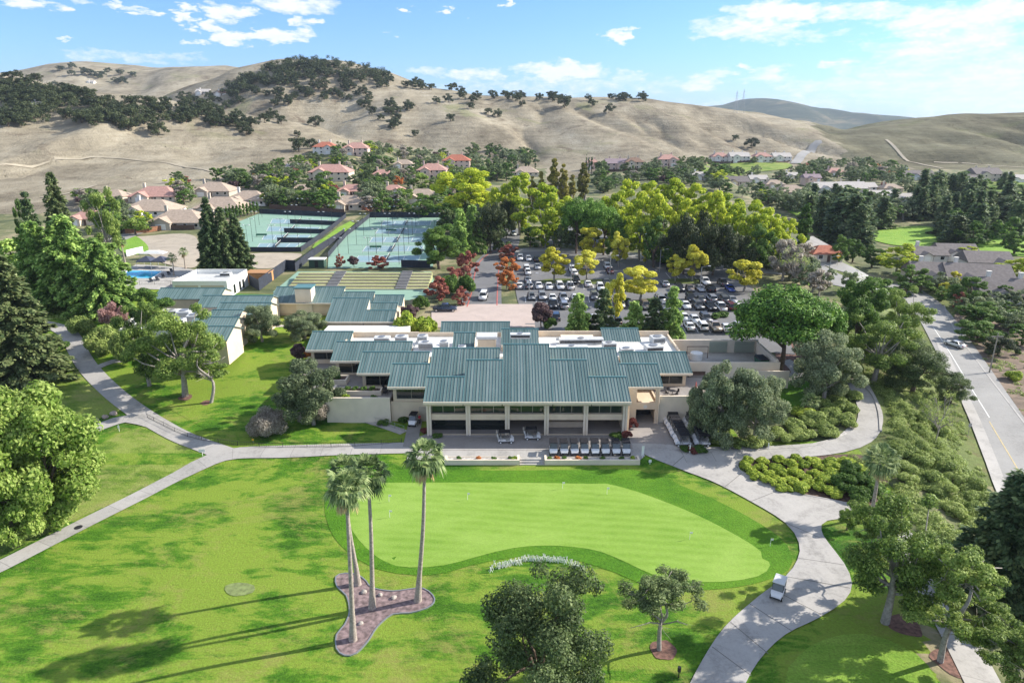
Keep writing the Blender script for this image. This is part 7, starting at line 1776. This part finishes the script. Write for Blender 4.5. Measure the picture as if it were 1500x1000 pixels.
scatter([(1340,440),(1300,430),(1340,410),(1420,432),(1400,450)], 8, {'broad': 3, 'olive': 2, 'shrub': 3}, (4,6), 'beside the street bend', 'trees beside the street bend')
scatter([(1140,388),(1175,392),(1200,440),(1170,420)], 9, {'broad': 2, 'olive': 2, 'pale': 1}, (6,9), "by the car park's right corner", "trees by the car park's right corner")
scatter([(655,322),(735,330),(735,372),(690,378),(660,350)], 12, {'evergreen': 3, 'broad': 3, 'olive': 2}, (8,12), "at the arrival drive's upper bend", "trees at the arrival drive's upper bend", ratio=(.4,.5))
scatter([(760,366),(960,368),(1120,396),(1160,400),(1150,385),(1000,366),(760,356)], 22, {'lime': 3, 'broad': 3, 'evergreen': 2}, (8,12), 'along the back edge of the car park', 'trees along the back edge of the car park', ratio=(.35,.5), mind=5)

# ------------------------------------------------------------------ oaks on the hills
OAKS = [
 ([(322,142),(360,118),(400,100),(440,92),(520,102),(575,118),(570,132),(480,132),(420,140),(360,146)], 70, "in the middle hill's crest wood", 'oak wood on the crest of the middle hill', (7,11)),
 ([(400,138),(470,132),(560,134),(560,160),(500,158),(450,150),(400,160)], 24, 'in loose clumps below the crest wood', 'oak clumps below the crest wood', (7,10)),
 ([(575,118),(640,128),(745,140),(740,150),(650,146),(580,134)], 20, "along the middle hill's falling ridge", 'oaks along the falling ridge line', (8,11)),
 ([(750,144),(850,144),(850,149),(750,150)], 9, "in the level skyline's left group", 'oaks on the level skyline, left group', (8,11)),
 ([(860,144),(950,144),(945,149),(862,150)], 8, "in the level skyline's right group", 'oaks on the level skyline, right group', (8,10)),
 ([(0,128),(60,120),(150,152),(250,148),(245,192),(190,192),(100,182),(0,188)], 52, 'in the oak belt on the left hillside', 'oak belt on the left hillside', (8,11.5)),
 ([(0,110),(60,118),(150,142),(120,150),(0,128)], 14, 'on the skyline of the left hill', 'oaks on the left skyline', (7,10)),
 ([(250,162),(330,158),(372,186),(366,204),(310,188),(250,182)], 30, 'in the lower belt beside the left oak belt', 'lower oak belt on the left slope', (7,10.5)),
 ([(262,140),(350,136),(352,152),(270,158)], 14, 'around the houses in the saddle', 'oaks in the saddle', (6,9)),
 ([(70,104),(110,98),(190,108),(210,122),(150,124),(90,116)], 13, 'on the far left hill', 'oaks on the far left hill', (11,16)),
 ([(572,152),(606,150),(602,182),(576,190),(565,170)], 9, 'in the ravine clump of the middle hill', 'oaks in the ravine clump', (8,11))]
HPX = [(h[0], h[1], h[2]) for h in HOUSES if h[1] < 170]
for P, n, where, group, hr in OAKS: scatter(P, n, {'oak': 1}, hr, where, group, ratio=(.6,.85), mind=6.5)
for i, (px, py, w) in enumerate([(388,180,20),(400,176,22),(412,182,18),(462,186,24),(436,200,12),(608,200,14),(576,186,20),(657,150,16),(690,160,14),(715,168,14),(729,172,16),(660,178,16),(693,150,14),(765,156,12),(827,158,26),(868,156,16),(892,166,18),(545,168,18),(530,158,16),(558,176,12),(1077,206,12),(1100,217,22),(232,198,30),(438,222,30),(455,218,22),(640,152,14)]):
    b = at(px, py); r = w/2*depth(b)/FPX; put_tree('oak', b, r*1.55, r, 'lone dark oak on the open dry hillside, %s' % ['left of the long spur','beside the one left of the long spur','third by the long spur','large one above the long spur','small one at the foot of the spur','single one low on the bare slope','at the foot of the ravine clump','upper one below the falling ridge','small one beside the falling ridge','left of the close pair','right of the close pair','in the middle of the right gully','just under the skyline gap','under the left skyline group','broad one under the skyline','under the right skyline group','low one right of the skyline group','in the gully below the crest wood','left of the gully below the crest wood','lower one in the gully','thin one far right on the slope','broad one far right above the white houses','at the tip of the left oak belt','left of two by the hill street','right of two by the hill street','left of the falling ridge gap'][i], 'far', group=None)
# the crest wood and the left belt read as one mass: what cannot be told apart there is one object each
def wood_mass(name, P, n, hr, label):
    C_, R_ = [], []; xs, ys = [p[0] for p in P], [p[1] for p in P]
    while len(C_) < n*4:
        x, y = g8.uniform(min(xs), max(xs)), g8.uniform(min(ys), max(ys))
        if not in_poly(x, y, P): continue
        b = at(x, y); h = g8.uniform(*hr)
        for k in range(4): C_.append((b[0] + g8.normal()*h*.3, b[1] + g8.normal()*h*.3, b[2] + h*g8.uniform(.3,.72))); r = h*g8.uniform(.22,.4); R_.append((r, r, r*.8))
    v, q = clump_leaves(C_, R_, n*260, .62, g8); tag(link(bpy.data.objects.new(name, np_mesh(name, v, q, L['oak']))), label, 'wood', kind='stuff')
wood_mass('oak_wood', [(322,140),(360,114),(400,96),(440,88),(520,94),(575,112),(566,124),(500,112),(440,118),(380,128),(340,146)], 150, (7,11), 'dense oak wood filling the crest of the middle hill')
wood_mass('oak_wood', [(0,136),(60,132),(150,156),(248,156),(244,190),(190,190),(100,178),(0,184)], 95, (7,11), 'dense oak belt filling the left hillside')
# transmission towers on the skyline
def tower(px, py, h, label):
    b = at(px, py); o = thing('transmission_tower', label, 'pylon', tuple(b)); m = MB(); w = h*.09
    for sx in (-1,1):
        for sy in (-1,1): m.tube([(sx*w,sy*w,0),(sx*w*.3,sy*w*.3,h*.6),(0,0,h)], .10, 4)
    for k in range(6):
        z = h*.1*k; s = w*(1 - .7*z/(h*.6)); z2 = h*.1*(k+1); s2 = w*(1 - .7*z2/(h*.6)); m.tube([(-s,-s,z),(s2,-s2,z2)], .06, 4).tube([(s,-s,z),(-s2,-s2,z2)], .06, 4)
    m.build('lattice', M['steel'], o); a = MB()
    for z in (.62,.74,.86): a.tube([(-h*.13,0,h*z),(0,0,h*z+1),(h*.13,0,h*z)], .07, 4)
    a.build('crossarms', M['steel'], o)
tower(1077, 166, 26, 'faint pylon on the ridge in front of the blue mountain, left of two')
tower(1087, 166, 28, 'faint pylon on the ridge in front of the blue mountain, right of two')
tower(1447, 166, 42, 'faint pylon on the right hilltop, left of two')
tower(1455, 166, 42, 'faint pylon on the right hilltop, right of two')

# ------------------------------------------------------------------ haze
hz = MB().box(-11000, 11000, -200, 10500, -60, 420).build('haze', None if False else M['dark'])
hm = bpy.data.materials.new('pale haze'); hm.use_nodes = True; nt = hm.node_tree
for n in list(nt.nodes): nt.nodes.remove(n)
ho = N(nt, 'ShaderNodeOutputMaterial'); hv = N(nt, 'ShaderNodeVolumePrincipled')
hv.inputs['Color'].default_value = (.70,.83,1,1); hv.inputs['Density'].default_value = .000062; hv.inputs['Anisotropy'].default_value = .1
nt.links.new(hv.outputs[0], ho.inputs['Volume'])
hz.data.materials.clear(); hz.data.materials.append(hm); tag(hz, kind='stuff')
SC.cycles.volume_bounces = 0
